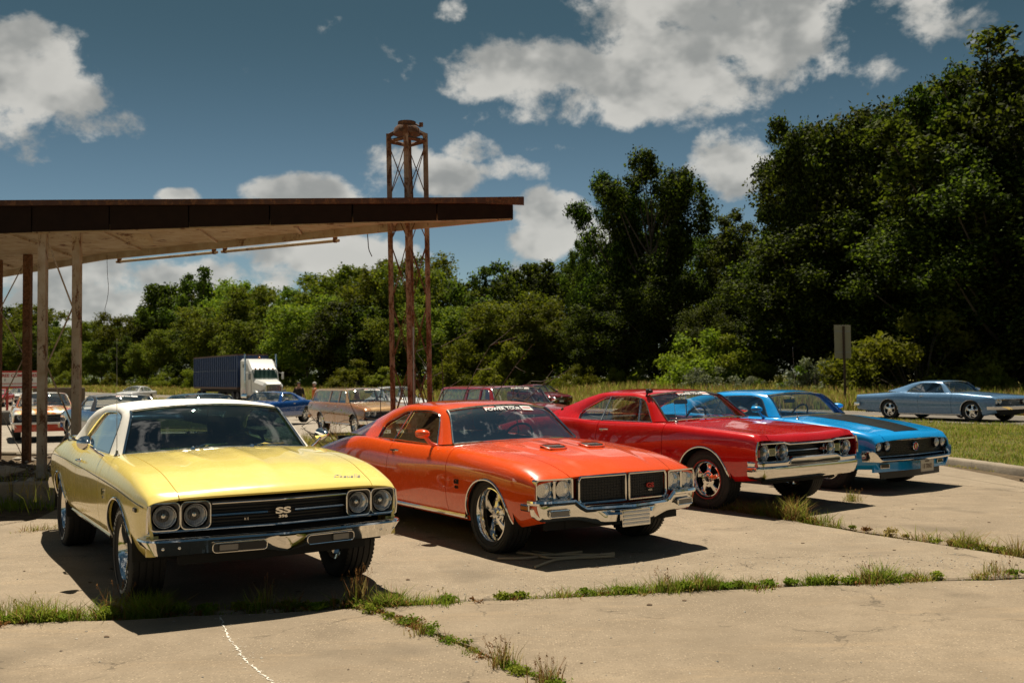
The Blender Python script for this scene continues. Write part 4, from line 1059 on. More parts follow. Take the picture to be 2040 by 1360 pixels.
    mb = MB(); mb.add(*lathe([(-.02, .062), (.012, .062), (.016, .056), (.010, .050), (.010, 0)], 28, 'x', (c.nx(0, -.045), 0, .565))); o = c.build(mb, 'badge', TRIM)
    mb = MB(); mb.add(*lathe([(.012, .049), (.013, .028), (.012, 0)], 24, 'x', (c.nx(0, -.045), 0, .565))); c.build(mb, 'badge_disc', REDP, o)
    mb = MB(); mb.box((c.nx(0, -.030), 0, .565), (.006, .03, .05), bev=.003); c.build(mb, 'badge_motif', TRIM, o)
    half = [(.885, 0), (.875, .18), (.835, .55), (.785, .80), (.745, .90), (.69, .955), (.60, .975)]
    def prof(s, y):
        k = float(sm01((y-.80)/.13)); t = .435+.115*k; lo = .385+.01*k
        return [(-.10, t-.006), (-.03, t), (.0, t-.006), (.012, t-.02), (.010, (t+lo)/2), (-.004, lo+.008), (-.03, lo), (-.10, lo+.006)]
    b = c.plan_sweep('front_bumper', half, prof, CHROME, sharp=26)
    c.sheet('valance', -.86, .86, .26, .40, -.04, PB, 17, thick=.03)
    for sd in (1, -1): c.plate('parking_lamp', c.nx(.66, -.025), sd*.66, .335, .17, .05, .012, .03, BLACKGLOSS, None, rim=TRIM, rimr=.005, yaw=sd*math.atan(.11))
    c.sheet('air_dam', -.70, .70, .17, .27, -.06, BLACK, 11, thick=.02)
    p = c.plate('number_plate', .925, .0, .322, .305, .152, .010, .006, simple('plate_cream', (.55, .50, .40), .5), b, rim=GREYMETAL, rimr=.004)
    c.emblem('I 8 TRNO', (.927, 0, .312), (0, 1, 0), (0, 0, 1), .088, simple('plate_brown', (.12, .06, .03), .5), p, ext=.001, name='plate_lettering', sx=.62)
    c.emblem('ILLINOIS', (.927, 0, .378), (0, 1, 0), (0, 0, 1), .026, MATS['plate_brown'], p, ext=.001, name='plate_lettering')
    mirror(c, -1.08, .86, .925, 1, PB, 'bullet'); mirror(c, -1.08, .86, .925, -1, PB, 'bullet')
    antenna(c, -.52, -.80, .905, 1.0, .06)
    c.plan_sweep('rear_bumper', [(-4.46, 0), (-4.45, .5), (-4.40, .82), (-4.28, .93), (-4.05, .96)], lambda s, y: [(.02, .56), (-.02, .54), (-.03, .5), (-.02, .44), (.03, .43)], CHROME)
    return c
yellow_car(); orange_car(); red_car(); blue_car()
# ================================================================== ground, road, lot, canopy
rng = np.random.default_rng(11)
RN = (.84, .5426)                         # normal of the highway; offset o = X*RN0 + Y*RN1
RD = (.5426, -.84)                        # along the highway, towards the right front
def gz(x, y):
    return -.45*(1-math.exp(-max(0., y-19)/28))*float(sm01((11-x)/8))
def pt_o(px, o):
    r = pxray(px, 760); dx = r.x/r.y; D = o/(RN[0]*dx+RN[1]); return (dx*D, D)
def sheet_grid(name, fn, nu, nv, mat, z=0., kind='structure'):
    V = []
    for i in range(nu):
        for j in range(nv):
            x, y = fn(i/(nu-1), j/(nv-1)); V.append((x, y, gz(x, y)+z))
    F = [f for f in grid_faces(nu, nv)]
    a, b, c = np.array(V[F[0][0]]), np.array(V[F[0][1]]), np.array(V[F[0][2]])
    return tag(mk(name, V, F, mat, sharp=None, flip=np.cross(b-a, c-a)[2] < 0), kind=kind)
def concrete(name, base, speck=1., dark=.0):
    m = new_mat(name); g = NG(m); o = g.obj()
    big = g.noise(.55, 5, .6, o); mid = g.noise(3.1, 6, .65, o); fine = g.noise(46., 4, .7, o); grit = g.noise(170., 2, .5, o)
    b = np.array(base)
    c = g.mix(g.n('MapRange', {0: big, 1: .3, 2: .7}).outputs[0], tuple(b*.70), tuple(b*1.18))
    c = g.mix(g.n('MapRange', {0: mid, 1: .35, 2: .70, 3: 0., 4: .72}).outputs[0], c, tuple(b*np.array([.58, .56, .53])))
    # streaks of old mud with their own shape
    mp = g.n('Mapping', {0: o, 3: (.35, 2.2, 1)}); st = g.noise(2.2, 6, .7, mp.outputs[0], dist=.6)
    c = g.mix(g.n('MapRange', {0: st, 1: .54, 2: .70, 3: 0., 4: .60}).outputs[0], c, tuple(b*np.array([1.18, 1.10, .98])))
    sp = g.n('TexVoronoi', {'Vector': o, 'Scale': 62., 'Randomness': 1.}, feature='F1')
    d = g.n('MapRange', {0: sp.outputs['Distance'], 1: .18, 2: .42, 3: 1., 4: 0.}).outputs[0]
    cc = g.ramp(g.n('SeparateColor', {0: sp.outputs['Color']}).outputs[0], [(0., tuple(b*.32)), (.35, tuple(b*.72)), (.65, tuple(b*1.3)), (1., tuple(b*1.9))])
    keep = g.n('MapRange', {0: g.noise(1.3, 4, .6, o), 1: .38, 2: .62, 3: .35*speck, 4: .95*speck}).outputs[0]
    c = g.mix(g.n('Math', {0: d, 1: keep}, operation='MULTIPLY').outputs[0], c, cc)
    c = g.mix(g.n('MapRange', {0: fine, 1: .3, 2: .7, 3: 0., 4: .6}).outputs[0], c, tuple(b*.66))
    # hairline cracks
    vw = g.n('VectorMath', {0: o, 1: g.n('VectorMath', {0: g.noise(2.2, 5, .6, o, out='Color'), 1: (.55, .55, .55)}, operation='MULTIPLY').outputs[0]}, operation='ADD').outputs[0]
    ck = g.n('TexVoronoi', {'Vector': vw, 'Scale': .42}, feature='DISTANCE_TO_EDGE').outputs['Distance']
    c = g.mix(g.n('Math', {0: g.n('MapRange', {0: ck, 1: .0015, 2: .0045, 3: .75, 4: 0.}).outputs[0], 1: g.n('MapRange', {0: mid, 1: .42, 2: .6}).outputs[0]}, operation='MULTIPLY').outputs[0], c, tuple(b*.30))
    # oil spots
    os_ = g.noise(.9, 3, .5, g.n('VectorMath', {0: o, 1: (13, 7, 0)}, operation='ADD').outputs[0]); 
    c = g.mix(g.n('MapRange', {0: os_, 1: .60, 2: .74, 3: 0., 4: .65}).outputs[0], c, tuple(b*.38))
    h = g.n('Math', {0: fine, 1: g.n('Math', {0: grit, 1: .6}, operation='MULTIPLY').outputs[0]}, operation='ADD').outputs[0]
    n1 = g.bump(h, .55, .006); n2 = g.bump(d, .35, .004, n1); n3 = g.bump(mid, .3, .03, n2)
    p = g.n('BsdfPrincipled', {'Base Color': c, 'Roughness': .88, 'Specular IOR Level': .25, 'Normal': n3}); g.out(p.outputs[0]); return m
CONC = concrete('old_concrete', (.285, .225, .155)); CONC2 = concrete('coarse_concrete', (.30, .24, .168), 1.3)
ASPH = concrete('pale_lot_surface', (.34, .295, .235), 1.2); ROADM = concrete('road_asphalt', (.175, .155, .13), .8); KERBM = concrete('kerb_concrete', (.33, .275, .205), .6)
def dirtmat():
    m = new_mat('dirt'); g = NG(m); o = g.obj(); n = g.noise(9., 6, .7, o)
    c = g.ramp(n, [(.3, (.05, .036, .022)), (.55, (.12, .088, .055)), (.75, (.20, .155, .10))])
    p = g.n('BsdfPrincipled', {'Base Color': c, 'Roughness': .95, 'Specular IOR Level': .1, 'Normal': g.bump(g.noise(60., 4, .7, o), .8, .01)}); g.out(p.outputs[0]); return m
DIRT = dirtmat()
def turf(name, a, b, c3):
    m = new_mat(name); g = NG(m); o = g.obj(); n = g.noise(.35, 5, .65, o); n2 = g.noise(6., 5, .7, o)
    c = g.ramp(n, [(.3, a), (.5, b), (.7, c3)]); c = g.mix(g.n('MapRange', {0: n2, 1: .35, 2: .7, 3: 0., 4: .6}).outputs[0], c, tuple(q*.5 for q in b))
    p = g.n('BsdfPrincipled', {'Base Color': c, 'Roughness': .95, 'Specular IOR Level': .1, 'Normal': g.bump(n2, 1., .08)}); g.out(p.outputs[0]); return m
TURF = turf('meadow_turf', (.075, .085, .018), (.14, .125, .030), (.20, .155, .05)); LAWN = turf('verge_turf', (.07, .085, .02), (.12, .12, .035), (.20, .17, .07))
# the land out to the horizon
tag(mk('ground', [(-1500, -500, -.9), (1500, -500, -.9), (1500, 1800, -.9), (-1500, 1800, -.9)], [(0, 1, 2, 3)], TURF, sharp=None), kind='structure')
def rect_o(o0, o1, a0, a1):
    return lambda u, v: (RN[0]*(o0+(o1-o0)*u)+RD[0]*(a0+(a1-a0)*v), RN[1]*(o0+(o1-o0)*u)+RD[1]*(a0+(a1-a0)*v))
sheet_grid('meadow', rect_o(34.6, 130, -420, 60), 30, 120, TURF, -.02)
sheet_grid('parking_lot', rect_o(-30, 27.2, -260, 60), 60, 160, ASPH, -.055)
sheet_grid('verge', rect_o(26.6, 35.4, -420, 60), 12, 120, LAWN, -.035)
sheet_grid('road', rect_o(27.2, 34.6, -420, 60), 12, 120, ROADM, -.012)
PAINTW = simple('road_paint', (.55, .52, .45), .7, var=.2); PAINTY = simple('road_paint_yellow', (.50, .33, .06), .7, var=.2)
for o, mt in ((27.55, PAINTW), (34.25, PAINTW), (30.75, PAINTY), (31.0, PAINTY)):
    sheet_grid('road_line', rect_o(o, o+.12, -400, 60), 2, 110, mt, -.004)
# ---- concrete slabs
def wob(a, b, amp=.02, step=.09):
    a = np.array(a, float); b = np.array(b, float); L = np.linalg.norm(b-a); n = max(2, int(L/step)); t = np.linspace(0, 1, n, endpoint=False)
    d = (b-a)/L; nr = np.array([-d[1], d[0]]); w = rng.normal(0, 1, n); w = np.convolve(w, np.ones(5)/5, 'same')*amp*1.6 + rng.normal(0, amp*.25, n)
    w[0] = 0; return a+np.outer(t, b-a)+np.outer(w, nr)
def slab(poly, mat, wobble, z=0., thick=.07):
    pts = []
    n = len(poly)
    for i in range(n):
        a, b = poly[i], poly[(i+1) % n]
        pts.append(wob(a, b, .016, .085) if wobble[i] else np.array([a], float))
    P = np.concatenate(pts); m = len(P)
    ar = .5*np.sum(P[:, 0]*np.roll(P[:, 1], -1)-np.roll(P[:, 0], -1)*P[:, 1])
    if ar < 0: P = P[::-1]
    T = np.roll(P, -1, 0)-np.roll(P, 1, 0); T /= np.linalg.norm(T, axis=1, keepdims=True); Nn = np.stack([-T[:, 1], T[:, 0]], 1)
    V = [(x, y, z) for x, y in P+Nn*.022]+[(x, y, z-.010-.006*rng.random()) for x, y in P]+[(x, y, z-thick) for x, y in P]
    F = [tuple(range(m))]+[(k, m+k, m+(k+1) % m, (k+1) % m) for k in range(m)]+[(m+k, 2*m+k, 2*m+(k+1) % m, m+(k+1) % m) for k in range(m)]
    F = [F[0]]+[tuple(reversed(f)) for f in F[1:]]
    F = [F[0]]+[f[::-1] for f in F[1:]]
    bm = bmesh.new(); vs = [bm.verts.new(v) for v in V]; 
    for f in F: bm.faces.new([vs[i] for i in f])
    bmesh.ops.recalc_face_normals(bm, faces=bm.faces)
    top = max(bm.faces, key=lambda f: f.calc_area())
    if top.normal.z < 0: bmesh.ops.reverse_faces(bm, faces=bm.faces)
    bmesh.ops.triangulate(bm, faces=[top], ngon_method='EAR_CLIP')
    me = bpy.data.meshes.new('concrete_slab'); bm.to_mesh(me); bm.free(); me.materials.append(mat)
    me.shade_smooth(); me.set_sharp_from_angle(angle=R(20))
    return link(bpy.data.objects.new('concrete_slab', me), PAVE)
PAVE = tag(mk('pavement', [(-14, -16, -.032), (16, -16, -.032), (16, 21, -.032), (-14, 21, -.032)], [(0, 1, 2, 3)], DIRT, sharp=None), kind='structure')
def off(p, dx, dy): return (p[0]+dx, p[1]+dy)
J = [(-9.5, 5.46), (-3.28, 6.49), (-1.10, 6.85), (1.36, 7.32), (4.55, 7.72), (12.5, 8.9)]
K2 = [(-.95, 6.86), (.16, 5.2), (1.9, 2.6), (8.5, -7)]
g = .035
slab([(-13, -12), (8.3, -7.4), (1.9-.012, 2.6-.012), (.16-.014, 5.2), (-.965, 6.82), (-3.28, 6.49-g), (-9.5, 5.46-g), (-13, 5.0)], CONC, [0, 0, 1, 1, 1, 1, 1, 0])
slab([(8.5, -7.3), (14.5, 3), (14.5, 9.1), (12.5, 8.9-g), (4.55, 7.72-g), (1.36, 7.32-g), (-.915, 6.86), (.16+.014, 5.2), (1.9+.012, 2.6)], CONC, [0, 0, 0, 1, 1, 1, 1, 1, 1])
L3 = [(4.62, 7.85), (4.22, 8.53), (3.34, 9.98), (2.30, 12.0), (1.25, 13.9), (-1.6, 19.2)]
slab([(-3.28, 6.49+g), (-1.10, 6.85+g), (1.36, 7.32+g), (4.48, 7.76)]+[off(p, -.04, -.02) for p in L3[1:]]+[(-5.6, 19.0), (-5.6, 12.6), (-5.35, 11.3), (-7.2, 5.95)], CONC2, [1]*4+[1]*4+[0]*5+[1])
slab([off(p, .04, .02) for p in L3]+[(1.5, 20.4), (5.2, 15.6), (6.9, 12.2), (8.6, 8.5)][::1], CONC, [1]*5+[0, 1, 1, 1, 1])
slab([(6.95, 12.2), (7.2, 15.0), (7.1, 17.2), (6.3, 20.6), (1.6, 20.5), (5.27, 15.65)], CONC2, [0, 0, 0, 1, 1, 1])
slab([(8.68, 8.5), (12.5, 8.95), (14.4, 9.2), (10, 10), (8.3, 12.9), (7.3, 14.6), (7.0, 12.2)], CONC, [1, 0, 0, 0, 0, 1, 1])
slab([(-7.3, 5.93), (-5.42, 11.25), (-9.3, 10.7), (-13, 10.2), (-13, 5.06), (-9.5, 5.46+g)], CONC2, [1, 1, 0, 0, 0, 1])
# chalky sealed crack across the front slab
pts = [gpt(px, py) for px, py in ((440, 1226), (452, 1262), (470, 1290), (490, 1315), (515, 1338), (548, 1362), (575, 1400))]
path = catmull([(p.x, p.y, .003) for p in pts], 16); V = []; F = []; k0 = 0
for i, p in enumerate(path):
    w = abs(rng.normal(.0035, .0035)) if rng.random() > .12 else 0.0
    q = rng.normal(0, .006); V += [(p[0]+q-w, p[1], .003), (p[0]+q+w, p[1]+.002, .003)]
F = [(2*i, 2*i+1, 2*i+3, 2*i+2) for i in range(len(path)-1)]
for _ in range(110):
    p = path[rng.integers(len(path))]; x = p[0]+rng.normal(0, .035); y = p[1]+rng.normal(0, .025); s_ = rng.uniform(.001, .006); n0 = len(V)
    V += [(x-s_, y, .0035), (x, y-s_*.5, .0035), (x+s_*1.3, y+s_*.2, .0035), (x+s_*.2, y+s_*.6, .0035)]; F.append((n0, n0+1, n0+2, n0+3))
tag(mk('crack_filler', V, F, simple('chalky_filler', (.62, .58, .50), .9, var=.3), sharp=None), kind='structure')
# kerb and grass island on the right
KL = [(5.6, 22.6), (6.6, 20.2), (7.1, 18.2), (7.32, 17.2), (7.52, 16.2), (7.68, 15.2), (8.1, 13.7), (9.2, 11.6), (11.5, 9.7), (15.5, 8.4), (22, 8.0)]
kp = catmull([(a, b, 0) for a, b in KL], 8); V = []
kt = np.gradient(kp, axis=0); kt /= np.linalg.norm(kt, axis=1, keepdims=True)
prof = [(-.02, -.05), (-.005, .065), (.012, .09), (.04, .103), (.13, .106), (.15, .10), (.155, -.05)]
for p, t in zip(kp, kt):
    nrm = np.array([-t[1], t[0]])       # towards the island
    w = rng.normal(0, .004)
    for a, z in prof: V.append((p[0]+nrm[0]*(a+w), p[1]+nrm[1]*(a+w), z+rng.normal(0, .002)))
tag(mk('kerb', V, [f for f in grid_faces(len(kp), len(prof))], KERBM, sharp=40), kind='structure')
isl = [(p[0]+.12*-t[1], p[1]+.12*t[0]) for p, t in zip(kp, kt)]+[(27, 9.2), (22, 15.1), (13.0, 29.0), (10.6, 32.6), (7.6, 30), (6.2, 26)]
bm = bmesh.new(); f = bm.faces.new([bm.verts.new((x, y, .08)) for x, y in isl]); bm.normal_update()
if f.normal.z < 0: f.normal_flip()
bmesh.ops.triangulate(bm, faces=bm.faces[:]); me = bpy.data.meshes.new('grass_verge'); bm.to_mesh(me); bm.free(); me.materials.append(LAWN)
tag(link(bpy.data.objects.new('grass_verge', me)), kind='structure')
ISL = isl
# ================================================================== rusting canopy
def rusty(name, pal, amount=.5, sc_=1.):
    m = new_mat(name); g = NG(m); o = g.obj()
    mp = g.n('Mapping', {0: o, 3: (1, 1, .35)}); n = g.noise(9.*sc_, 7, .72, mp.outputs[0], dist=.4); n2 = g.noise(60.*sc_, 4, .7, o)
    f = g.n('Math', {0: n, 1: g.n('Math', {0: n2, 1: .25}, operation='MULTIPLY').outputs[0]}, operation='ADD').outputs[0]
    k = .62+.12*(.5-amount)*2
    mask = g.n('MapRange', {0: f, 1: k-.035, 2: k+.035}).outputs[0]
    rc = g.ramp(g.noise(25., 5, .7, o), [(.3, (.045, .022, .013)), (.5, (.13, .060, .030)), (.72, (.24, .125, .065))])
    pc = g.mix(g.n('MapRange', {0: g.noise(4., 5, .6, o), 1: .35, 2: .7}).outputs[0], pal, tuple(np.array(pal)*np.array([.72, .62, .5])))
    c = g.mix(mask, pc, rc)
    p = g.n('BsdfPrincipled', {'Base Color': c, 'Roughness': .8, 'Specular IOR Level': .25, 'Normal': g.bump(f, .5, .006)}); g.out(p.outputs[0]); return m
RUSTP = rusty('rusty_cream_paint', (.44, .38, .31), .18); RUSTL = rusty('rusting_leg_paint', (.34, .25, .19), .42); RUST = rusty('heavy_rust', (.20, .13, .085), .8); RUSTF = simple('brown_black_fascia', (.015, .008, .0055), .85, var=.5, spec=.15, bump=.3, bscale=40.)
RUSTT = rusty('faded_red_trim', (.085, .045, .036), .35); SOFF = rusty('peeling_soffit_paint', (.43, .365, .27), .05, .35)
CAN = thing('canopy', 'rusting flat canopy of the old filling station with a dark tapered fascia', 'canopy', (-5, 14.5, 0))
def wbuild(mb, name, mat, par, **k):
    for v in mb.V: v -= np.array(par.location)
    return mb.build(name, mat, par, **k)
Af = np.array([0.02, 12.56]); Bf = np.array([-6.8, 13.43]); dB = (Bf-Af)
FR = lambda t: Af+dB*t                     # front edge, t=0 tip, t=1 left frame edge
back = [(.02, 12.66), (-2.4, 14.0), (-6.6, 16.4), (-9.6, 19.0), (-15, 24)]
ZB = 3.53
def ztop(t): return 3.70+.18*min(t, 1.6)
# fascia: sheet-metal panels butted end to end
ts = [0, .14, .30, .46, .62, .78, .94, 1.10, 1.30, 1.6, 2.0]
for a, b in zip(ts[:-1], ts[1:]):
    p, q = FR(a+.0015), FR(b-.0015); n = np.array([dB[1], -dB[0]]); n /= np.linalg.norm(n); n = -n if n[1] > 0 else n
    sg = rng.uniform(-.012, .004); V = [(p[0], p[1], ZB+sg), (q[0], q[1], ZB+sg+rng.uniform(-.006, .006)), (q[0], q[1], ztop(b)), (p[0], p[1], ztop(a))]
    V += [(v[0]-n[0]*.03, v[1]-n[1]*.03, v[2]) for v in V]
    V = [(v[0]+5, v[1]-14.5, v[2]) for v in V]
    mk('fascia_panel', V, [(0, 3, 2, 1), (4, 5, 6, 7), (0, 1, 5, 4), (3, 7, 6, 2), (1, 2, 6, 5), (0, 4, 7, 3)], RUSTF, CAN, sharp=30)
def strip(name, P, Z0, Z1, w, mat):
    """plate along plan polyline P, from Z0 to Z1, thickness w to the left of travel"""
    V = []; P = np.array(P, float); T = np.gradient(P, axis=0); T /= np.linalg.norm(T, axis=1, keepdims=True)
    for i, (p, t) in enumerate(zip(P, T)):
        z0 = Z0[i] if hasattr(Z0, '__len__') else Z0; z1 = Z1[i] if hasattr(Z1, '__len__') else Z1; nn = np.array([-t[1], t[0]])*w
        V += [(p[0], p[1], z0), (p[0], p[1], z1), (p[0]+nn[0], p[1]+nn[1], z1), (p[0]+nn[0], p[1]+nn[1], z0)]
    F = []
    for i in range(len(P)-1):
        for k in range(4): F.append((4*i+k, 4*i+(k+1) % 4, 4*i+4+(k+1) % 4, 4*i+4+k))
    F += [(3, 2, 1, 0), tuple(4*(len(P)-1)+k for k in range(4))]
    V = [(v[0]+5, v[1]-14.5, v[2]) for v in V]
    o = mk(name, V, F, mat, CAN, sharp=30)
    bm = bmesh.new(); bm.from_mesh(o.data); bmesh.ops.recalc_face_normals(bm, faces=bm.faces); bm.to_mesh(o.data); bm.free(); return o
# drip edge along the top, overhanging the tip
n = np.array([dB[1], -dB[0]]); n /= np.linalg.norm(n); n = -n if n[1] > 0 else n
tt = np.linspace(-.022, 2, 24)
strip('drip_edge', [FR(t)+n*(.07) for t in tt], [ztop(max(t, 0))+.004-.03*(t < 0) for t in tt], [ztop(max(t, 0))+.075 for t in tt], -.05, RUSTT)
# roof deck and soffit
def deck(name, z, mat, inset, up):
    f = [FR(t)-n*inset for t in np.linspace(0.02, 2, 12)]; b = [np.array(p)+np.array([0, -.0]) for p in back]
    poly = f+[np.array([-15, 24])]+b[::-1][1:]
    zz = [z if not callable(z) else z(i/11*2) for i in range(12)]+[z if not callable(z) else z(2)]*1+[(z if not callable(z) else z(min(2, -p[0]/6.8))) for p in b[::-1][1:]]
    V = [(p[0]+5, p[1]-14.5, q) for p, q in zip(poly, zz)]
    bm = bmesh.new(); fc = bm.faces.new([bm.verts.new(v) for v in V]); bm.normal_update()
    if (fc.normal.z > 0) != up: fc.normal_flip()
    bmesh.ops.triangulate(bm, faces=bm.faces[:]); me = bpy.data.meshes.new(name); bm.to_mesh(me); bm.free(); me.materials.append(mat)
    return link(bpy.data.objects.new(name, me), CAN)
deck('roof_deck', lambda t: ztop(t)+.05, RUSTT, -.0, True); deck('soffit', ZB+.075, SOFF, .03, False)
bk = [np.array(p) for p in back]
strip('back_fascia', bk, [ZB-.02]*5, [ZB+.27]*5, .05, SOFF)
strip('soffit_edge_trim', [FR(t)-n*.06 for t in np.linspace(.03, 2, 20)], ZB-.012, ZB+.07, -.05, SOFF)
tip = [FR(0)+n*.0, FR(0)-n*.10]
strip('tip_plate', [FR(0)+np.array([.004, 0])+n*0, np.array([.03, 12.72])], ZB, 3.70, .03, RUSTF)
# joists under the soffit
for t in (.22, .42, .62, .82, 1.02, 1.25, 1.5):
    p = FR(t)-n*.10; x = p[0]; yb = np.interp(-x, [-b[0] for b in back], [b[1] for b in back])
    strip('soffit_batten', [p, (x-.10*(yb-p[1]), yb-.03)], ZB+.045, ZB+.072, .045, SOFF)
# loose hanging flake of ceiling board
mk('loose_board', [(v[0]+5, v[1]-14.5, v[2]) for v in [(-5.6, 14.2, 3.60), (-5.1, 14.15, 3.60), (-5.15, 14.5, 3.49), (-5.55, 14.55, 3.53), (-5.6, 14.2, 3.605), (-5.1, 14.15, 3.605), (-5.15, 14.5, 3.5), (-5.55, 14.55, 3.54)]], [(0, 1, 2, 3), (7, 6, 5, 4), (0, 4, 5, 1), (2, 6, 7, 3), (1, 5, 6, 2), (0, 3, 7, 4)], SOFF, CAN, sharp=20)
# bare tube lights along the back edge
a = np.array([-6.45, 16.42]); b = np.array([-2.42, 14.12])
for u, v in ((0, .49), (.51, 1.0)):
    mb = MB(); p = a+(b-a)*u; q = a+(b-a)*v
    mb.tube([(p[0], p[1], ZB-.055), (q[0], q[1], ZB-.055)], .022, 8); o = wbuild(mb, 'tube_light', SOFF, CAN)
    for w in (0.03, .97):
        c = p+(q-p)*w; mb = MB(); mb.box((c[0], c[1], ZB-.035), (.06, .06, .09), bev=.01); wbuild(mb, 'lamp_bracket', RUST, CAN)
# hanging wires
WIRE = simple('wire', (.05, .045, .04), .7)
def hang(px, Y, pts, r=.006):
    mb = MB(); mb.tube(catmull([at_depth(x, y, Y)[:] for x, y in pts], 5), r, 5); wbuild(mb, 'hanging_wire', WIRE, CAN)
hang(0, 16.3, [(213, 508), (214, 545), (216, 575), (213, 600), (209, 618), (216, 640)], .004)
hang(0, 14.0, [(731, 452), (733, 478), (735, 497), (741, 511)], .007)
# ---- posts under the canopy
def post(p, z0, z1, w, mat):
    mb = MB(); w2 = w/2
    mb.box((p[0], p[1], (z0+z1)/2), (w, .018, z1-z0)); mb.box((p[0]-w2+.009, p[1]+.045, (z0+z1)/2), (.018, .072, z1-z0)); mb.box((p[0]+w2-.009, p[1]+.045, (z0+z1)/2), (.018, .072, z1-z0))
    return mb
def px_at(px, Y, py=700): 
    r = pxray(px, py); return (r.x/r.y*Y, Y)
def zigzag(par, A, B, zs, r=.011):
    s_ = 0
    for z0, z1 in zip(zs[:-1], zs[1:]):
        p = A if s_ == 0 else B; q = B if s_ == 0 else A; s_ ^= 1
        mb = MB(); mb.tube([(p[0], p[1], z0), (q[0], q[1], z1)], r, 6); wbuild(mb, 'brace_rod', RUSTP, par)
PA = (-6.355, 13.60); PB_ = (-6.0, 13.85); PC = (-7.86, 16.3); PD = (-8.70, 17.0)
fr1 = thing('canopy_support', 'front pair of rust-streaked cream posts with zigzag rods holding the canopy', 'post', (-6.1, 13.7, .2))
for p, lean in ((PA, 0), (PB_, 0)): wbuild(post(p, .24, ZB+.07, .105, None), 'post', RUSTP, fr1)
zigzag(fr1, (PA[0]+.05, PA[1]+.05), (PB_[0]-.05, PB_[1]+.02), [.35, .95, 1.75, 2.55, 3.45])
fr2 = thing('canopy_support', 'rear pair of brown rusty posts with bent zigzag rods at the left edge', 'post', (-8.2, 16.6, .2))
for p in (PC, PD): wbuild(post(p, .22, ZB+.07, .12, None), 'post', RUST, fr2)
zigzag(fr2, (PC[0]-.05, PC[1]+.05), (PD[0]+.05, PD[1]), [.3, 1.1, 1.95, 2.75, 3.5])
# ---- lattice tower through the canopy
tow = thing('lattice_tower', 'rusty four-legged lattice tower rising through the canopy with a capped head', 'tower', (-1.37, 13.4, 0))
ZT = 4.80; cx_, cy_ = -1.355, 13.40
legs = [(cx_-.245, cy_), (cx_+.01, cy_-.24), (cx_+.245, cy_), (cx_+.0, cy_+.24)]
lean = .012
def lp(k, z): return (legs[k][0]-lean*(z-2.4)*.9, legs[k][1], z)
for k in range(4):
    mb = MB(); a_ = lp(k, 0); b_ = lp(k, ZT+(.06 if k == 1 else 0)); w = .062
    V = []
    for (q, z) in ((a_, 0), (b_, 1)):
        for sx, sy in ((-1, -1), (1, -1), (1, 1), (-1, 1)): V.append((q[0]+sx*w/2, q[1]+sy*w/2, q[2]))
    mb.add(V, [(0, 3, 2, 1), (4, 5, 6, 7), (0, 1, 5, 4), (1, 2, 6, 5), (2, 3, 7, 6), (3, 0, 4, 7)]); wbuild(mb, 'leg', RUSTL, tow)
for k in range(4):
    j = (k+1) % 4
    zs = [.15, .95, 1.75, 2.55, 3.35, 3.95, ZT-.15]
    for i in range(6):
        z0, z1 = zs[i], zs[i+1]
        for (u, v) in (((k, z0), (j, z1)), ((j, z0), (k, z1))):
            mb = MB(); mb.tube([lp(*u), lp(*v)], .0065, 5); wbuild(mb, 'brace_rod', RUST, tow)
    mb = MB(); p = np.array(lp(k, ZT-.10)); q = np.array(lp(j, ZT-.10)); mb.tube([p, q], .028, 4); wbuild(mb, 'head_beam', RUST, tow)
    mb = MB(); mb.tube([lp(k, ZT-.02), (cx_-lean*2.2, cy_, ZT+.10)], .03, 5); wbuild(mb, 'head_strut', RUST, tow)
mb = MB(); mb.add(*lathe([(-.05, .0), (-.05, .19), (.03, .17), (.07, .125), (.12, .12), (.125, .10), (.12, 0)], 18, 'z', (cx_-lean*2.2, cy_, ZT+.04))); wbuild(mb, 'cap', RUST, tow)
mb = MB(); mb.box((cx_+.17, cy_-.05, ZT+.11), (.05, .05, .05)); mb.tube([(cx_+.06, cy_, ZT+.15), (cx_+.16, cy_-.05, ZT+.08)], .012, 5); wbuild(mb, 'cap_clamp', RUST, tow)
mb = MB(); mb.tube([(cx_+.045-lean*2, cy_-.10, ZT), (cx_+.06, cy_-.1, 3.86)], .010, 6); mb.add(*lathe([(-.03, .0), (-.03, .02), (.02, .02), (.03, 0)], 10, 'z', (cx_+.06, cy_-.1, 3.88))); wbuild(mb, 'conduit', RUST, tow)
mb = MB(); mb.box((cx_+.09, cy_-.30, .96), (.075, .06, .12), bev=.008); mb.tube([(cx_+.075, cy_-.27, .2), (cx_+.07, cy_-.27, 2.2)], .009, 6); wbuild(mb, 'junction_box', GREYMETAL, tow)
# ---- planter of broken kerb stones under the posts
SOIL = DIRT
pl = thing('planter', 'low broken concrete planter full of rubble round the post feet', 'planter', (-7.0, 14.0, 0))
ring = [(-7.9, 12.75), (-5.35, 12.5), (-4.95, 13.2), (-5.2, 14.6), (-6.6, 16.0), (-7.2, 17.6), (-9.6, 18.2), (-11.5, 15.2), (-10.8, 13.2)]
for i in range(len(ring)):
    a = np.array(ring[i]); b = np.array(ring[(i+1) % len(ring)]); L = np.linalg.norm(b-a); ns = max(1, int(round(L/.95)))
    for k in range(ns):
        p = a+(b-a)*(k+.008)/ns; q = a+(b-a)*(k+.992)/ns; c = (p+q)/2; an = math.atan2(*(q-p)[::-1])
        mb = MB(); h = .30+rng.uniform(-.05, .03); mb.box((c[0]+rng.normal(0, .01), c[1]+rng.normal(0, .01), h/2-.02), (np.linalg.norm(q-p), .17, h+.04), rz=an+rng.normal(0, .02), bev=.022)
        wbuild(mb, 'kerb_stone', KERBM, pl)
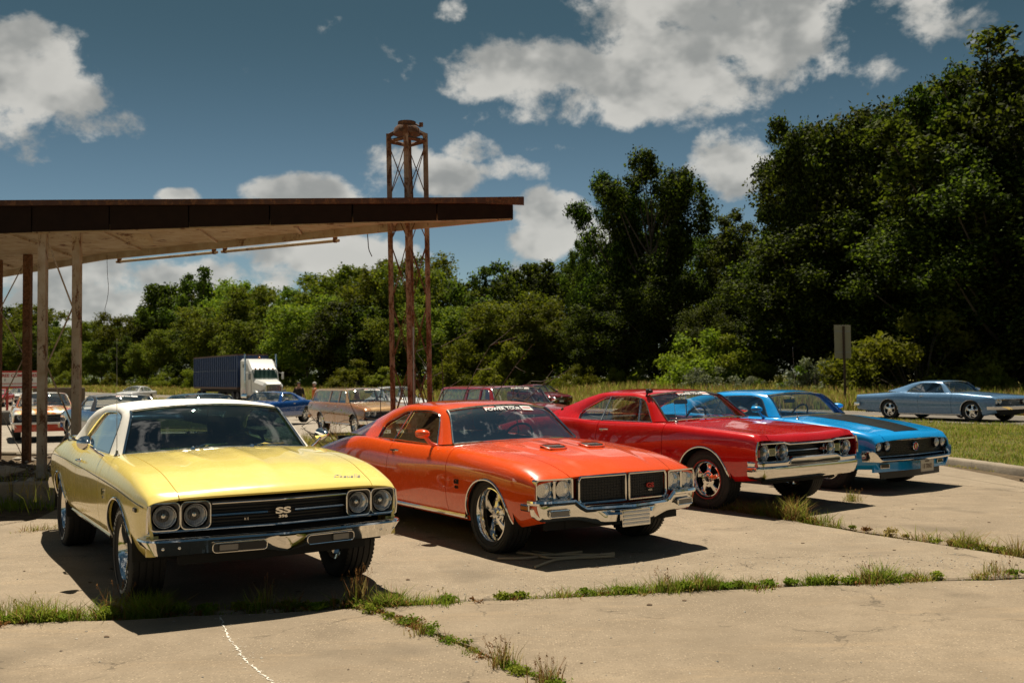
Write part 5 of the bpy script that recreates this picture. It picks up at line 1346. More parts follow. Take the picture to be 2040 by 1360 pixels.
bm = bmesh.new(); f = bm.faces.new([bm.verts.new((x-pl.location.x, y-pl.location.y, .23)) for x, y in ring]); bm.normal_update()
if f.normal.z < 0: f.normal_flip()
me = bpy.data.meshes.new('soil'); bm.to_mesh(me); bm.free(); me.materials.append(SOIL); link(bpy.data.objects.new('soil', me), pl)
# rubble
def rocks(name, pts, smin, smax, mats, flat=.6):
    V = []; F = []; n0 = 0; MI = []
    base = np.array([(1, 0, 0), (-1, 0, 0), (0, 1, 0), (0, -1, 0), (0, 0, 1), (0, 0, -1)], float)
    fc = [(0, 2, 4), (2, 1, 4), (1, 3, 4), (3, 0, 4), (2, 0, 5), (1, 2, 5), (3, 1, 5), (0, 3, 5)]
    for (x, y, z) in pts:
        s_ = smin+(smax-smin)*rng.random()**2.5; a = rng.uniform(0, 6.28); c, sn = math.cos(a), math.sin(a)
        B = base*(rng.uniform(.55, 1.25, (6, 1)))*s_; B[:, 2] *= flat; B = np.stack([B[:, 0]*c-B[:, 1]*sn, B[:, 0]*sn+B[:, 1]*c, B[:, 2]], 1)+np.array([x, y, z+s_*flat*.35])
        V.append(B); mi = rng.integers(len(mats))
        for f in fc: F.append(tuple(i+n0 for i in f)); MI.append(mi)
        n0 += 6
    o = mk(name, np.concatenate(V), F, mats, sharp=None); o.data.polygons.foreach_set('material_index', MI); return tag(o, kind='stuff')
STONE = [simple('pale_stone', (.42, .37, .30), .85, var=.2), simple('brown_stone', (.16, .12, .085), .9, var=.3), simple('grey_stone', (.30, .28, .25), .85, var=.2)]
P = [(rng.uniform(-10.5, -5.1), rng.uniform(12.7, 17.3), .24) for _ in range(900)]
P = [p for p in P if p[0] > -10.3 and (p[1] < 15 or p[0] < -6.0)]
rocks('rubble', P, .015, .09, STONE)
mk_ = mk('fallen_panel', [(v[0], v[1], v[2]) for v in [(-6.95, 13.3, .34), (-6.62, 13.15, .30), (-6.5, 13.5, .36), (-6.85, 13.65, .40), (-6.95, 13.3, .355), (-6.62, 13.15, .315), (-6.5, 13.5, .375), (-6.85, 13.65, .415)]], [(3, 2, 1, 0), (4, 5, 6, 7), (0, 1, 5, 4), (1, 2, 6, 5), (2, 3, 7, 6), (3, 0, 4, 7)], SOFF, sharp=20)
tag(mk_, 'small pale board lying on the rubble between the canopy posts', 'board')
# pebbles on the slabs
P = [(rng.uniform(-5, 8), rng.uniform(4.2, 12), 0.0) for _ in range(1500)]
P += [(rng.normal(3.4, 1.0), rng.normal(8.1, .28), 0) for _ in range(700)]+[(rng.normal(1.4, .8), rng.normal(8.2, .35), 0) for _ in range(350)]+[(rng.uniform(-1, 6), 7.2+.118*0+rng.normal(.2, .12), 0) for _ in range(250)]
rocks('gravel', P, .003, .011, [STONE[0], simple('chalk_stone', (.52, .47, .38), .85, var=.2), STONE[0], STONE[2], STONE[1]], .6)
# ================================================================== other vehicles
def std_lines(fo, xr, w, zn, zb, zr_, sill=.28, hip=.02):
    """key lines of a plain saloon body: front overhang fo, tail x, half width w, nose height, belt height, tail height"""
    c = -.65
    return [
     [(fo,w*.86,sill+.12),(.4,w*.9,sill+.02),(-2.4,w*.9,sill),(-3.4,w*.88,sill+.04),(xr,w*.82,sill+.14)],
     [(fo,w*.92,sill+.17),(.4,w*.95,sill+.07),(-2.4,w*.96,sill+.05),(-3.4,w*.94,sill+.09),(xr,w*.88,sill+.19)],
     [(fo,w*.95,.50),(.4,w*.985,.49),(-1.2,w,.50),(-2.8,w,.51),(xr,w*.92,.55)],
     [(fo,w*.94,(zn+.5)/2+.05),(.2,w,.66),(-.8,w,.72),(-2.8,w*1.005,.74),(xr,w*.92,(zr_+.5)/2+.04)],
     [(fo,w*.91,zn-.04),(fo-.04,w*.915,zn+.01),(fo-.12,w*.92,zn+.035),(.2,w*.93,(zn+zb)/2+.01),(c,w*.93,zb),(-1.9,w*.925,zb),(-2.6,w*.93,zb+hip),(-3.3,w*.91,(zb+zr_)/2+.02),(xr,w*.87,zr_)],
     [(fo,w*.74,zn-.05),(fo-.04,w*.74,zn),(fo-.12,w*.75,zn+.035),(.2,w*.77,(zn+zb)/2+.02),(c,w*.79,zb+.01),(-1.,w*.85,zb),(-1.9,w*.85,zb),(-2.7,w*.85,zb+hip),(-3.2,w*.75,(zb*2+zr_)/3+.03),(xr,w*.7,zr_+.01)],
     [(fo,w*.38,zn-.05),(fo-.04,w*.38,zn+.005),(fo-.12,w*.38,zn+.045),(.2,w*.38,(zn+zb)/2+.04),(c,w*.4,zb+.03),(-1.9,w*.4,zb+.01),(-3.2,w*.38,(zb*2+zr_)/3+.04),(xr,w*.36,zr_+.02)],
     [(fo,0,zn-.05),(fo-.04,0,zn+.005),(fo-.12,0,zn+.05),(.2,0,(zn+zb)/2+.05),(c,0,zb+.04),(-1.9,0,zb+.01),(-3.2,0,(zb*2+zr_)/3+.045),(xr,0,zr_+.022)]]
def std_car(label, axle, head, wb, P, roofmat=None, fo=.82, ro=1.25, w=.93, zn=.78, zb=.93, zt=.80, zroof=1.33, style='coupe', rim='ss5', rt=.33, rr=.19, res=.5, group=None, lamps=((.60, .78)), lampz=None, bumper=True, stickers=False, name='parked_car', gl=None, sill=.28, grille=BLACK, detail=1, hood=None, tailq=None, trims=True, cat='car', style_ground=None):
    axle = (axle[0], axle[1], gz(axle[0], axle[1]) if style_ground is None else style_ground)
    xr = -wb-ro; doors = {'coupe': (-.68, -1.88), 'fast': (-.68, -1.9), 'sedan': (-.62, -1.55, -2.35), 'wagon': (-.66, -1.62, -2.45), 'modern': (-.55, -1.55, -2.40)}[style]
    L = std_lines(fo, xr, w, zn, zb, zt, sill, .0 if style in ('wagon', 'modern') else .025)
    if style == 'wagon':
        for l, dz in ((4, zb+.01), (5, zb+.01), (6, zb+.015), (7, zb+.015)): L[l] = [k for k in L[l] if k[0] > -2.]+[(-2.6, L[l][-3][1], dz), (xr, L[l][-1][1], zb)]
    dk = {'coupe': -3.25, 'fast': -3.6, 'sedan': -3.35, 'wagon': xr+.12, 'modern': -3.45}[style]
    c = Car(label, cat, axle, head, wb, L, [(0, .31, .365, 2.1), (-wb, .31, .36, 2.1)], vnose(.06 if style != 'modern' else .16, .2), fo, xr, P, -.58 if style != 'modern' else -.35, dk, doors, res=res, group=group, name=name)
    c.handle_z = zb-.10; c.shell(trims=trims, sill=detail > 0, hoodmat=hood, key=False)
    e = zroof-.045
    if style == 'coupe':
        O = [(-.78,w*.79,zb+.02,.17,.03),(-1.18,w*.66,e-.03,.11,.04),(-1.5,w*.655,e,.02,.04),(-1.9,w*.65,e,0,.04),(-2.25,w*.64,e-.045,0,.04),(-2.62,w*.63,e-.15,-.03,.04),(-3.25,w*.66,zb+.05,-.12,.02)]
        I = [(-.98,w*.86,zb+.005),(-1.24,w*.72,e-.075),(-1.5,w*.715,e-.042),(-1.85,w*.715,e-.05),(-2.12,w*.73,e-.14),(-2.36,w*.78,e-.28),(-2.40,w*.85,zb+.02)]
    elif style == 'fast':
        O = [(-.78,w*.79,zb+.02,.17,.03),(-1.18,w*.66,e-.03,.11,.04),(-1.5,w*.655,e,.02,.04),(-1.9,w*.65,e-.005,0,.04),(-2.3,w*.64,e-.065,0,.04),(-2.8,w*.63,e-.19,-.03,.04),(-3.6,w*.66,zb+.01,-.10,.02)]
        I = [(-.98,w*.86,zb+.005),(-1.24,w*.72,e-.075),(-1.5,w*.715,e-.042),(-1.82,w*.715,e-.06),(-2.02,w*.735,e-.15),(-2.2,w*.78,e-.26),(-2.22,w*.85,zb+.02)]
    elif style == 'sedan':
        O = [(-.78,w*.79,zb+.02,.17,.03),(-1.2,w*.68,e-.03,.11,.04),(-1.5,w*.675,e,.02,.04),(-2.0,w*.67,e,0,.04),(-2.45,w*.66,e-.03,0,.04),(-2.75,w*.65,e-.10,-.03,.04),(-3.3,w*.68,zb+.04,-.12,.02)]
        I = [(-.96,w*.86,zb+.005),(-1.25,w*.73,e-.075),(-1.5,w*.725,e-.042),(-1.95,w*.725,e-.045),(-2.35,w*.735,e-.08),(-2.66,w*.78,e-.22),(-2.72,w*.85,zb+.02)]
    elif style == 'modern':
        O = [(-.40,w*.80,zb+.02,.22,.03),(-1.25,w*.64,e-.05,.12,.04),(-1.6,w*.635,e,.02,.04),(-2.1,w*.63,e,0,.04),(-2.5,w*.62,e-.05,0,.04),(-2.85,w*.62,e-.13,-.03,.04),(-3.5,w*.68,zb+.06,-.12,.02)]
        I = [(-.70,w*.88,zb+.005),(-1.3,w*.70,e-.10),(-1.6,w*.695,e-.05),(-2.05,w*.695,e-.05),(-2.45,w*.71,e-.11),(-2.85,w*.78,e-.24),(-2.95,w*.86,zb+.04)]
    else:   # wagon
        xb = xr+.30
        O = [(-.78,w*.79,zb+.02,.17,.03),(-1.2,w*.70,e-.03,.11,.04),(-1.5,w*.70,e,.02,.04),(-2.4,w*.695,e,0,.04),(xb+.5,w*.69,e,0,.04),(xb-.02,w*.68,e-.02,-.04,.04),(xr+.10,w*.72,zb+.04,-.06,.02)]
        I = [(-.96,w*.86,zb+.005),(-1.25,w*.75,e-.075),(-1.5,w*.745,e-.045),(-2.4,w*.745,e-.045),(xb+.45,w*.745,e-.05),(xb+.14,w*.76,e-.09),(xr+.28,w*.85,zb+.02)]
    dv = []; mp = []
    if style in ('sedan', 'modern'): mp = [(-1.58, zb, -1.66, e-.05, .09)]
    if style == 'wagon': mp = [(-1.62, zb, -1.68, e-.05, .08), (-2.47, zb, -2.50, e-.05, .10)]
    if style in ('coupe', 'fast'): dv = [((-1.92, zb), (-1.86, e-.06))]
    c.greenhouse(O, I, 1, 5, zb, roofmat or P, roofmat or P, div=dv, ws=gl or GLASSCL, glassm=gl or GLASSCL, mid_pillar=mp, bulge=.02, p_top=2.8, rail=trims)
    if detail: c.interior(-.9, zb-.02, [(-1.75, zb+.06, 'bucket'), (-2.55, zb+.04, 'bench')], wheel=(-1.3, .37, zb, .19), headrest=style == 'modern', mirror=(-1.25, e-.09))
    c.wheels(rt, .215, rr, rim, yc=w-.15)
    lz = lampz or (zn-.13); d0 = -.06
    if style == 'modern':
        c.sheet('front_panel', -w*.9, w*.9, .36, zn-.02, -.05, P, 15); c.sheet('grille', -.42, .42, .50, zn-.10, -.035, BLACK, 9)
        for k in range(4): c.bar(-.42, .42, .52+.03*k, -.03, .006, 7, name='grille_bar', mat=TRIM)
        c.sheet('lower_grille', -.55, .55, .30, .40, -.03, BLACK, 9)
        for sd in (1, -1):
            mb = MB(); y = sd*w*.70; mb.box((c.nx(w*.7)-.05, y, zn-.08), (.12, .34, .085), rz=-sd*.35, bev=.03); c.build(mb, 'headlight', LENS if False else CLEARLENS)
            mb = MB(); mb.box((c.nx(w*.66)-.03, sd*w*.66, .42), (.05, .16, .06), bev=.02); c.build(mb, 'fog_lamp', CLEARLENS)
            mb = MB(); mb.box((c.warp(.2, w), sd*(w-.005), .0), (.01, .01, .01))
            mirror(c, -.78, w*.88, zb, sd, P, 'bullet')
        mb = MB(); mb.add(*lathe([(0, .06), (.012, .05), (.014, 0)], 18, 'x', (c.nx(0, -.02), 0, zn-.06))); c.build(mb, 'badge', TRIM)
        mb = MB(); mb.box((c.nx(0, -.02), 0, .44), (.01, .30, .10)); c.build(mb, 'number_plate', WHITE)
    else:
        c.sheet('grille', -w*.92, w*.92, .50, zn-.05, d0-.03, grille, 15)
        for k in range(4): c.bar(-.50, .50, .53+.045*k, d0-.02, .006, 7, name='grille_bar', mat=TRIM if detail > 1 else GREYMETAL)
        c.bar(-w*.9, w*.9, zn-.06, -.01, .008, 11, name='grille_moulding', mat=TRIM)
        for sd in (1, -1):
            for y in lamps: c.headlight(c.nx(y, d0+.03), sd*y, lz, .072 if len(lamps) > 1 else .085, ring=.012)
        if bumper:
            hb = [(fo+.10, 0), (fo+.085, .4), (fo+.02, w*.85), (fo-.05, w*.97), (fo-.28, w*1.01)]
            c.plan_sweep('front_bumper', hb, lambda s, y: [(-.06, .50), (-.005, .50), (.012, .48), (.005, .44), (-.01, .385), (-.06, .38)], CHROME)
        c.sheet('valance', -w*.8, w*.8, .26, .42, -.08, DARK, 7, thick=.03)
        mirror(c, -1.0, w*.9, zb, 1, P)
        hr = [(xr-.10, 0), (xr-.09, .4), (xr-.04, w*.85), (xr+.03, w*.97), (xr+.26, w*1.01)]
        c.plan_sweep('rear_bumper', hr, lambda s, y: [(.04, .54), (-.01, .54), (-.015, .5), (-.01, .43), (.04, .42)], CHROME)
    for sd in (1, -1):
        mb = MB(); mb.box((xr-.005, sd*w*.62, (zt+.55)/2), (.03, .34, .12), bev=.012); c.build(mb, 'tail_lamp', REDLENS)
    if stickers: c.banner(.80, -.05, .05, 'POWER TOUR')
    return c
GREYROOF = simple('dark_vinyl_roof', (.035, .037, .042), .5, bump=.2, bscale=300.)
P_NAVY = paint('slate_blue_lacquer', (.045, .085, .20), .25); P_CAM = paint('royal_blue_lacquer', (.010, .075, .30), .15)
P_BRZ = paint('bronze_lacquer', (.38, .16, .05), .12); P_WAG = paint('wagon_red_lacquer', (.34, .025, .030), .1); P_MOD = paint('dark_red_metallic', (.17, .012, .014), .35)
P_ICE = paint('ice_blue_lacquer', (.14, .27, .45), .15); P_GRN = paint('dark_green_lacquer', (.035, .055, .048), .2); P_WHT = paint('white_lacquer', (.68, .68, .66)); P_RD2 = paint('small_red_lacquer', (.40, .02, .02))
def splash_paint():
    m = new_mat('splashed_paint'); g = NG(m); o = g.obj()
    mp = g.n('Mapping', {0: o, 3: (.8, 1.5, 1.6)}); n = g.noise(1.6, 6, .6, mp.outputs[0], dist=1.1)
    c = g.ramp(n, [(.36, (.66, .085, .02)), (.44, (.75, .24, .04)), (.50, (.80, .55, .16)), (.545, (.80, .72, .60)), (.60, (.82, .80, .76))])
    p = g.n('BsdfPrincipled', {'Base Color': c, 'Roughness': .25, 'Coat Weight': 1., 'Coat Roughness': .03, 'Specular IOR Level': .2}); g.out(p.outputs[0]); return m
P_SPL = splash_paint()
def fwd(rear, head, wb): a = R(head); return (rear[0]+wb*math.cos(a), rear[1]+wb*math.sin(a))
# ice blue car on the road
ice = std_car('pale metallic blue two-door hardtop driving along the road on the right', (15.197, 32.228), -57.24, 3.02, P_ICE, fo=.84, ro=1.42, w=.995, zn=.76, zb=.885, zt=.80, zroof=1.30, style='coupe', rim='ss5', rt=.335, rr=.215, res=.75, lamps=(.66, .84), name='car', sill=.17, detail=2)
# dark red modern saloon on the road
std_car('dark red modern four-door saloon coming along the road behind the red wagon', (2.4, 60.5), -56.8, 2.85, P_MOD, fo=.95, ro=.95, w=.92, zn=.74, zb=.93, zt=.98, zroof=1.44, style='modern', rim='deep5', rt=.335, rr=.235, res=.5, name='car', trims=False, sill=.22)
# bronze wagon, roof and bonnet in a paler tan than the sides
a = R(-72); q = gpt(705, 853); base = (q.x+.78*math.sin(-a)*1., q.y+.78*math.cos(a))
brz = std_car('bronze brown station wagon with chrome arches, left of the lattice tower', (-3.77, 29.58), -60.6, 2.95, P_BRZ, paint('wagon_roof_tan', (.46, .29, .15)), fo=.80, ro=1.45, w=.97, zn=.80, zb=.95, zt=.93, zroof=1.40, style='wagon', rim='dish', rt=.34, rr=.20, res=.65, lamps=(.62, .80), stickers=True, hood=paint('wagon_hood_tan', (.50, .30, .13), .2), sill=.30, detail=2)
# royal blue coupe facing left
std_car('royal blue two-door coupe facing left beside the bronze wagon', (-10.11, 39.07), -107, 2.74, P_CAM, fo=.82, ro=1.0, w=.91, zn=.76, zb=.90, zt=.84, zroof=1.29, style='coupe', rim='ss5', rt=.34, rr=.19, res=.55, lamps=(.68,), sill=.26)
# slate blue coupe with dark roof behind the yellow car
std_car('slate blue coupe with a dark vinyl roof behind the yellow car and a post', (-8.65, 23.25), -54.5, 2.82, P_NAVY, GREYROOF, fo=.80, ro=1.2, w=.92, zn=.78, zb=.90, zt=.84, zroof=1.29, style='coupe', rim='ss5', res=.6, lamps=(.60, .78), stickers=True)
# dark green low roof
std_car('dark grey-green fastback of which only the roof shows above the yellow car', (-7.2, 25.4), -50, 2.74, P_GRN, fo=.85, ro=1.1, w=.92, zn=.74, zb=.89, zt=.84, zroof=1.29, style='fast', rim='dish', res=.5, lamps=(.66,))
# splash painted coupe
spl = std_car('orange and white splash-painted coupe seen between the canopy posts', (-13.6, 29.4), -63, 2.74, P_SPL, fo=.80, ro=1.05, w=.90, zn=.80, zb=.93, zt=.88, zroof=1.36, style='fast', rim='deep5', rt=.335, rr=.24, res=.55, lamps=(.66,), bumper=False, sill=.26)
spl.plan_sweep('front_bumper', [(.90, 0), (.88, .4), (.83, .76), (.76, .86), (.55, .90)], lambda s, y: [(-.06, .53), (.0, .53), (.012, .515), (.0, .47), (-.06, .465)], WHITE)
spl.sheet('lower_panel', -.82, .82, .26, .465, -.02, simple('flame_red', (.52, .05, .015), .3, coat=1.), 9)
# red wagon behind the tower
std_car('red station wagon with its roof showing behind the orange car and the tower', (.62, 24.2), -63, 3.0, P_WAG, fo=.85, ro=1.55, w=.97, zn=.80, zb=.94, zt=.93, zroof=1.40, style='wagon', rim='dish', res=.6, lamps=(.62, .80), stickers=True)
# far cars
FAR = 'cars on the far road'
std_car('small white saloon far down the road behind the slate blue coupe', (-37.0, 97.0), -100, 2.7, P_WHT, style='modern', res=.3, name='car', detail=0, zroof=1.45, zt=.95, trims=False, rim='dish', group=FAR)
std_car('small red saloon far off beside the concrete wall', (-40.5, 92.0), -75, 2.6, P_RD2, style='modern', res=.3, name='car', detail=0, zroof=1.40, zt=.95, trims=False, rim='dish', group=FAR)
std_car('small white hatchback far off between the posts under the red framed sign', (-43.5, 88.5), -80, 2.6, P_WHT, style='modern', res=.3, name='car', detail=0, zroof=1.5, zt=.95, trims=False, rim='dish', group=FAR)
std_car('small red car far off at the left edge below the sign', (-41.2, 80.0), -75, 2.6, P_RD2, style='modern', res=.3, name='car', detail=0, zroof=1.4, zt=.95, trims=False, rim='dish', group=FAR)
std_car('white saloon mostly hidden behind the bronze wagon', (-4.6, 44.0), -65, 2.8, P_WHT, style='sedan', res=.4, detail=0, zroof=1.44, rim='dish')
# ---------------------------------------------------------------- lorry
def lorry():
    t = thing('lorry', 'white long-nosed articulated lorry with a dark blue ribbed trailer', 'lorry', (-18.8, 78.0, -.42), R(-58))
    W = simple('lorry_white', (.66, .66, .63), .35, coat=.5, var=.08); B = simple('trailer_blue', (.010, .040, .14), .5, var=.2); B2 = simple('trailer_rib', (.016, .040, .10), .5, var=.2)
    TARP = simple('trailer_top_rail', (.10, .055, .035), .7)
    def P(mb, n, m, par=t, **k): return mb.build(n, m, par, **k)
    # local: x forward, origin under the front axle
    mb = MB()     # bonnet: tapered prism with rounded top
    V = []
    for x, hw, z0, z1 in ((1.05, .70, .75, 1.60), (.85, .80, .70, 1.72), (-.6, 1.0, .70, 1.95), (-.75, 1.02, .70, 1.97)):
        for y, z in ((-hw, z0), (-hw, z1-.22), (-hw+.18, z1), (hw-.18, z1), (hw, z1-.22), (hw, z0)): V.append((x, y, z))
    F = [(i*6+k, i*6+k+1, (i+1)*6+k+1, (i+1)*6+k) for i in range(3) for k in range(5)]+[(5, 4, 3, 2, 1, 0)]
    mk('bonnet', V, F, W, t, sharp=25)
    V = []
    cab = [(-.75, 1.02, .75, 1.97), (-1.15, 1.08, .75, 2.75), (-1.5, 1.10, .70, 2.95), (-2.2, 1.12, .70, 3.55), (-3.6, 1.14, .70, 3.62)]
    for x, hw, z0, z1 in cab:
        for y, z in ((-hw, z0), (-hw, z1-.18), (-hw+.16, z1), (hw-.16, z1), (hw, z1-.18), (hw, z0)): V.append((x, y, z))
    F = [(i*6+k, i*6+k+1, (i+1)*6+k+1, (i+1)*6+k) for i in range(4) for k in range(5)]+[(24, 25, 26, 27, 28, 29)]
    mk('cab', V, F, W, t, sharp=25)
    mk('windscreen', [(-.79, -.95, 2.05), (-.79, .95, 2.05), (-1.13, .98, 2.68), (-1.13, -.98, 2.68), (-.70, 0, 2.05), (-1.04, 0, 2.68)], [(0, 4, 5, 3), (4, 1, 2, 5)], GLASSDK, t, sharp=None)
    for s in (1, -1):
        mb = MB(); mb.box((-1.45, s*1.10, 2.25), (.55, .03, .60), bev=.01); P(mb, 'side_window', BLACKGLOSS)
        mb = MB(); mb.box((-1.45, s*1.105, 1.4), (.75, .03, 1.0), bev=.01); o = P(mb, 'door', W); mb = MB(); mb.box((-1.72, s*1.13, 1.75), (.12, .03, .04)); P(mb, 'door_handle', CHROME, o)
        for z in (3.05, ):
            for x in (-2.6, -2.95): mb = MB(); mb.box((x, s*1.145, z), (.20, .02, .28), bev=.008); P(mb, 'sleeper_window', BLACKGLOSS)
        mb = MB(); mb.tube([(-2.05, s*1.25, .9), (-2.05, s*1.25, 3.75), (-2.12, s*1.25, 3.95)], .075, 10); P(mb, 'exhaust_stack', CHROME)
        mb = MB(); mb.box((-1.0, s*1.42, 2.25), (.10, .18, .55), bev=.03); mb.tube([(-1.0, s*1.1, 2.5), (-1.0, s*1.4, 2.4)], .02, 5); P(mb, 'mirror', W)
        V, F = lathe([(-.80, .5), (-.8, .62)], 20, 'y'); 
        pts = [(.66*math.cos(q), s*.95, .50+.62*math.sin(q)) for q in np.linspace(.1, math.pi-.1, 14)]
        V = []
        for p in pts: V += [(p[0], s*.62, p[2]), (p[0], s*1.15, p[2]), (p[0]*.98, s*1.17, p[2]-.12)]
        mk('front_wing', V, [f if s < 0 else f[::-1] for f in grid_faces(14, 3)], W, t, sharp=40)
        mb = MB(); mb.box((.98, s*.86, 1.05), (.14, .30, .24), bev=.04); P(mb, 'headlight', CLEARLENS)
        mb = MB(); mb.add(*lathe([(-.7, 0), (-.7, .32), (.7, .32), (.7, 0)], 18, 'x', (-2.4, s*.95, .62))); P(mb, 'fuel_tank', CHROME)
        mb = MB(); mb.box((-2.0, s*1.07, 1.55), (.34, .02, .30)); P(mb, 'door_sign', simple('faded_sign', (.45, .25, .22), .6) if 'faded_sign' not in MATS else MATS['faded_sign'])
    mb = MB(); mb.box((1.06, 0, 1.15), (.05, 1.2, .78), bev=.03); g_ = P(mb, 'grille', CHROME)
    for k in range(9): mb = MB(); mb.box((1.09, -.5+.125*k, 1.15), (.02, .05, .68)); P(mb, 'grille_bar', BLACKGLOSS, g_)
    mb = MB(); mb.box((1.12, 0, .52), (.18, 2.3, .34), bev=.06); P(mb, 'bumper', CHROME)
    for y in (-.7, -.35, 0, .35, .7): mb = MB(); mb.box((-1.2, y, 2.82), (.12, .16, .06), bev=.02); P(mb, 'marker_lamp', AMBER)
    mb = MB(); mb.box((-5.0, 0, .85), (9.5, .9, .25)); mb.box((-11.5, 0, 1.05), (13.0, 1.0, .25)); P(mb, 'chassis', DARK)
    V, F = lathe([(-.15, .25), (-.15, .48), (-.1, .5), (.1, .5), (.15, .48), (.15, .25), (.12, .1), (.14, 0)], 20, 'y')
    me = mk('wheel', V, [f[::-1] for f in F], RUBBER, t, sharp=40)
    V, F = lathe([(.13, .27), (.05, .24), (.10, .08), (.16, .07), (.16, 0)], 16, 'y'); hub = mk('hub', V, [f[::-1] for f in F], GREYMETAL, me, sharp=40)
    first = True
    for x in (0, -4.6, -5.9, -15.2, -16.5):
        for s in (1, -1):
            if first: o = me; h = hub; first = False
            else: o = me.copy(); COL.objects.link(o); h = hub.copy(); COL.objects.link(h); h.parent = o
            o.location = (x, s*.95, .50); o.rotation_euler = (0, 0, 0 if s > 0 else math.pi)
    # trailer
    x0, x1 = -4.1, -17.3; z0, z1 = 1.30, 3.92
    mb = MB(); mb.box(((x0+x1)/2, 0, (z0+z1)/2), (x0-x1, 2.44, z1-z0)); P(mb, 'trailer_body', B)
    mb = MB(); mb.box(((x0+x1)/2, 0, z1+.03), (x0-x1+.06, 2.56, .10)); P(mb, 'top_rail', TARP); mb = MB(); mb.box(((x0+x1)/2, 0, z0-.02), (x0-x1+.06, 2.56, .16)); P(mb, 'bottom_rail', TARP)
    mb = MB(); mb.box(((x0+x1)/2, 0, (z0+z1)/2+.1), (x0-x1+.03, 2.54, .07)); P(mb, 'middle_rail', B2)
    n = 22
    for k in range(n+1):
        x = x0+(x1-x0)*k/n
        for s in (1, -1): mb = MB(); mb.box((x, s*1.245, (z0+z1)/2), (.11, .09, z1-z0-.1)); P(mb, 'rib', B2)
    for k in range(5): mb = MB(); mb.box((x0+.03, -1.0+.5*k, (z0+z1)/2), (.07, .10, z1-z0-.1)); P(mb, 'rib', B2)
    mb = MB(); mb.add(*lathe([(0, .09), (.12, .08), (.16, .04), (.17, 0)], 12, 'z', (-2.4, 0, 3.62))); P(mb, 'beacon', AMBER)
lorry()
# ---------------------------------------------------------------- signs, walls
def signboard():
    t = thing('sign', 'white notice board in a red frame on red posts beyond the posts', 'sign', (-34.4, 70, .08), R(8))
    RF = simple('sign_red', (.42, .03, .02), .5); WF = simple('sign_white', (.66, .65, .62), .5)
    mb = MB(); mb.box((0, 0, 1.62), (3.3, .08, 1.0)); mb.build('board', WF, t)
    for z in (2.16, 1.08): mb = MB(); mb.box((0, -.02, z), (3.5, .14, .12)); mb.build('frame', RF, t)
    for x in (-1.7, 1.7): mb = MB(); mb.box((x, -.02, 1.62), (.12, .14, .96)); mb.build('frame', RF, t)
    for x in (-.62, 1.45): mb = MB(); mb.box((x, 0.03, .55), (.13, .13, 2.2)); mb.build('post', RF, t)
    def tx(s, x, z, size, mat, sx=1.):
        V, F = text_mesh(s, size, .01, bold=.006); mk('lettering', np.stack([V[:, 0]*sx+x, -V[:, 2]-.055, V[:, 1]+z], 1), F, mat, t, sharp=None)
    tx('TREE COMPANIES', .1, 1.88, .30, RF, 1.05); tx('I', -.75, 1.58, .22, BLACK); tx('I', 1.05, 1.58, .22, BLACK)
    mb = MB(); mb.box((.1, -.05, 1.33), (2.7, .02, .05)); mb.build('printed_line', RF, t)
signboard()
tag(MB().box((-34.6, 77, .2), (3.9, .5, 1.75), rz=R(-4), bev=.04).build('wall', concrete('brown_concrete', (.16, .125, .09), .8)), 'low brown concrete wall block on the far side of the lot', 'wall')
tag(MB().box((-22.5, 43.5, -.02), (5.5, .4, .60), rz=R(6), bev=.05).build('barrier', concrete('grey_barrier', (.17, .16, .145), .8)), 'grey concrete barrier on the lot at the left edge', 'barrier')
t = thing('road_sign', 'back of a bare metal road sign on a brown post before the wood', 'sign', (15.95, 48.5, -.02), R(14))
for k, z in ((0, 1.55),): mb = MB(); mb.box((0, .06, 3.10), (.90, .012, 1.60), bev=.004); mb.build('sign_panel', simple('sign_back', (.34, .305, .22), .6, .0, var=.15), t)
mb = MB(); mb.box((.03, 0, 1.9), (.085, .085, 3.9)); mb.build('post', simple('brown_post', (.075, .045, .03), .8, var=.3), t)
for z in (2.6, 3.6): mb = MB(); mb.box((0, .045, z), (.80, .03, .05)); mb.build('cross_bar', GREYMETAL, t)
# ================================================================== people
def skin_body(name, joints, edges, mat, parent, sub=2):
    """joints: name -> ((x,y,z), radius); one continuous skinned surface"""
    nm = list(joints); me = bpy.data.meshes.new(name); me.from_pydata([joints[k][0] for k in nm], [(nm.index(a), nm.index(b)) for a, b in edges], [])
    o = bpy.data.objects.new(name, me); COL.objects.link(o)
    m = o.modifiers.new('s', 'SKIN'); m.use_smooth_shade = True
    for i, k in enumerate(nm):
        r = joints[k][1]; o.data.skin_vertices[0].data[i].radius = r if isinstance(r, tuple) else (r, r)
    o.data.skin_vertices[0].data[nm.index('pelvis') if 'pelvis' in nm else 0].use_root = True
    s_ = o.modifiers.new('d', 'SUBSURF'); s_.levels = s_.render_levels = sub
    dg = bpy.context.evaluated_depsgraph_get(); me2 = bpy.data.meshes.new_from_object(o.evaluated_get(dg)); bpy.data.objects.remove(o)
    me2.name = name; me2.shade_smooth(); me2.materials.clear(); me2.materials.append(mat)
    return link(bpy.data.objects.new(name, me2), parent)
SKIN = simple('skin', (.42, .22, .14), .55)
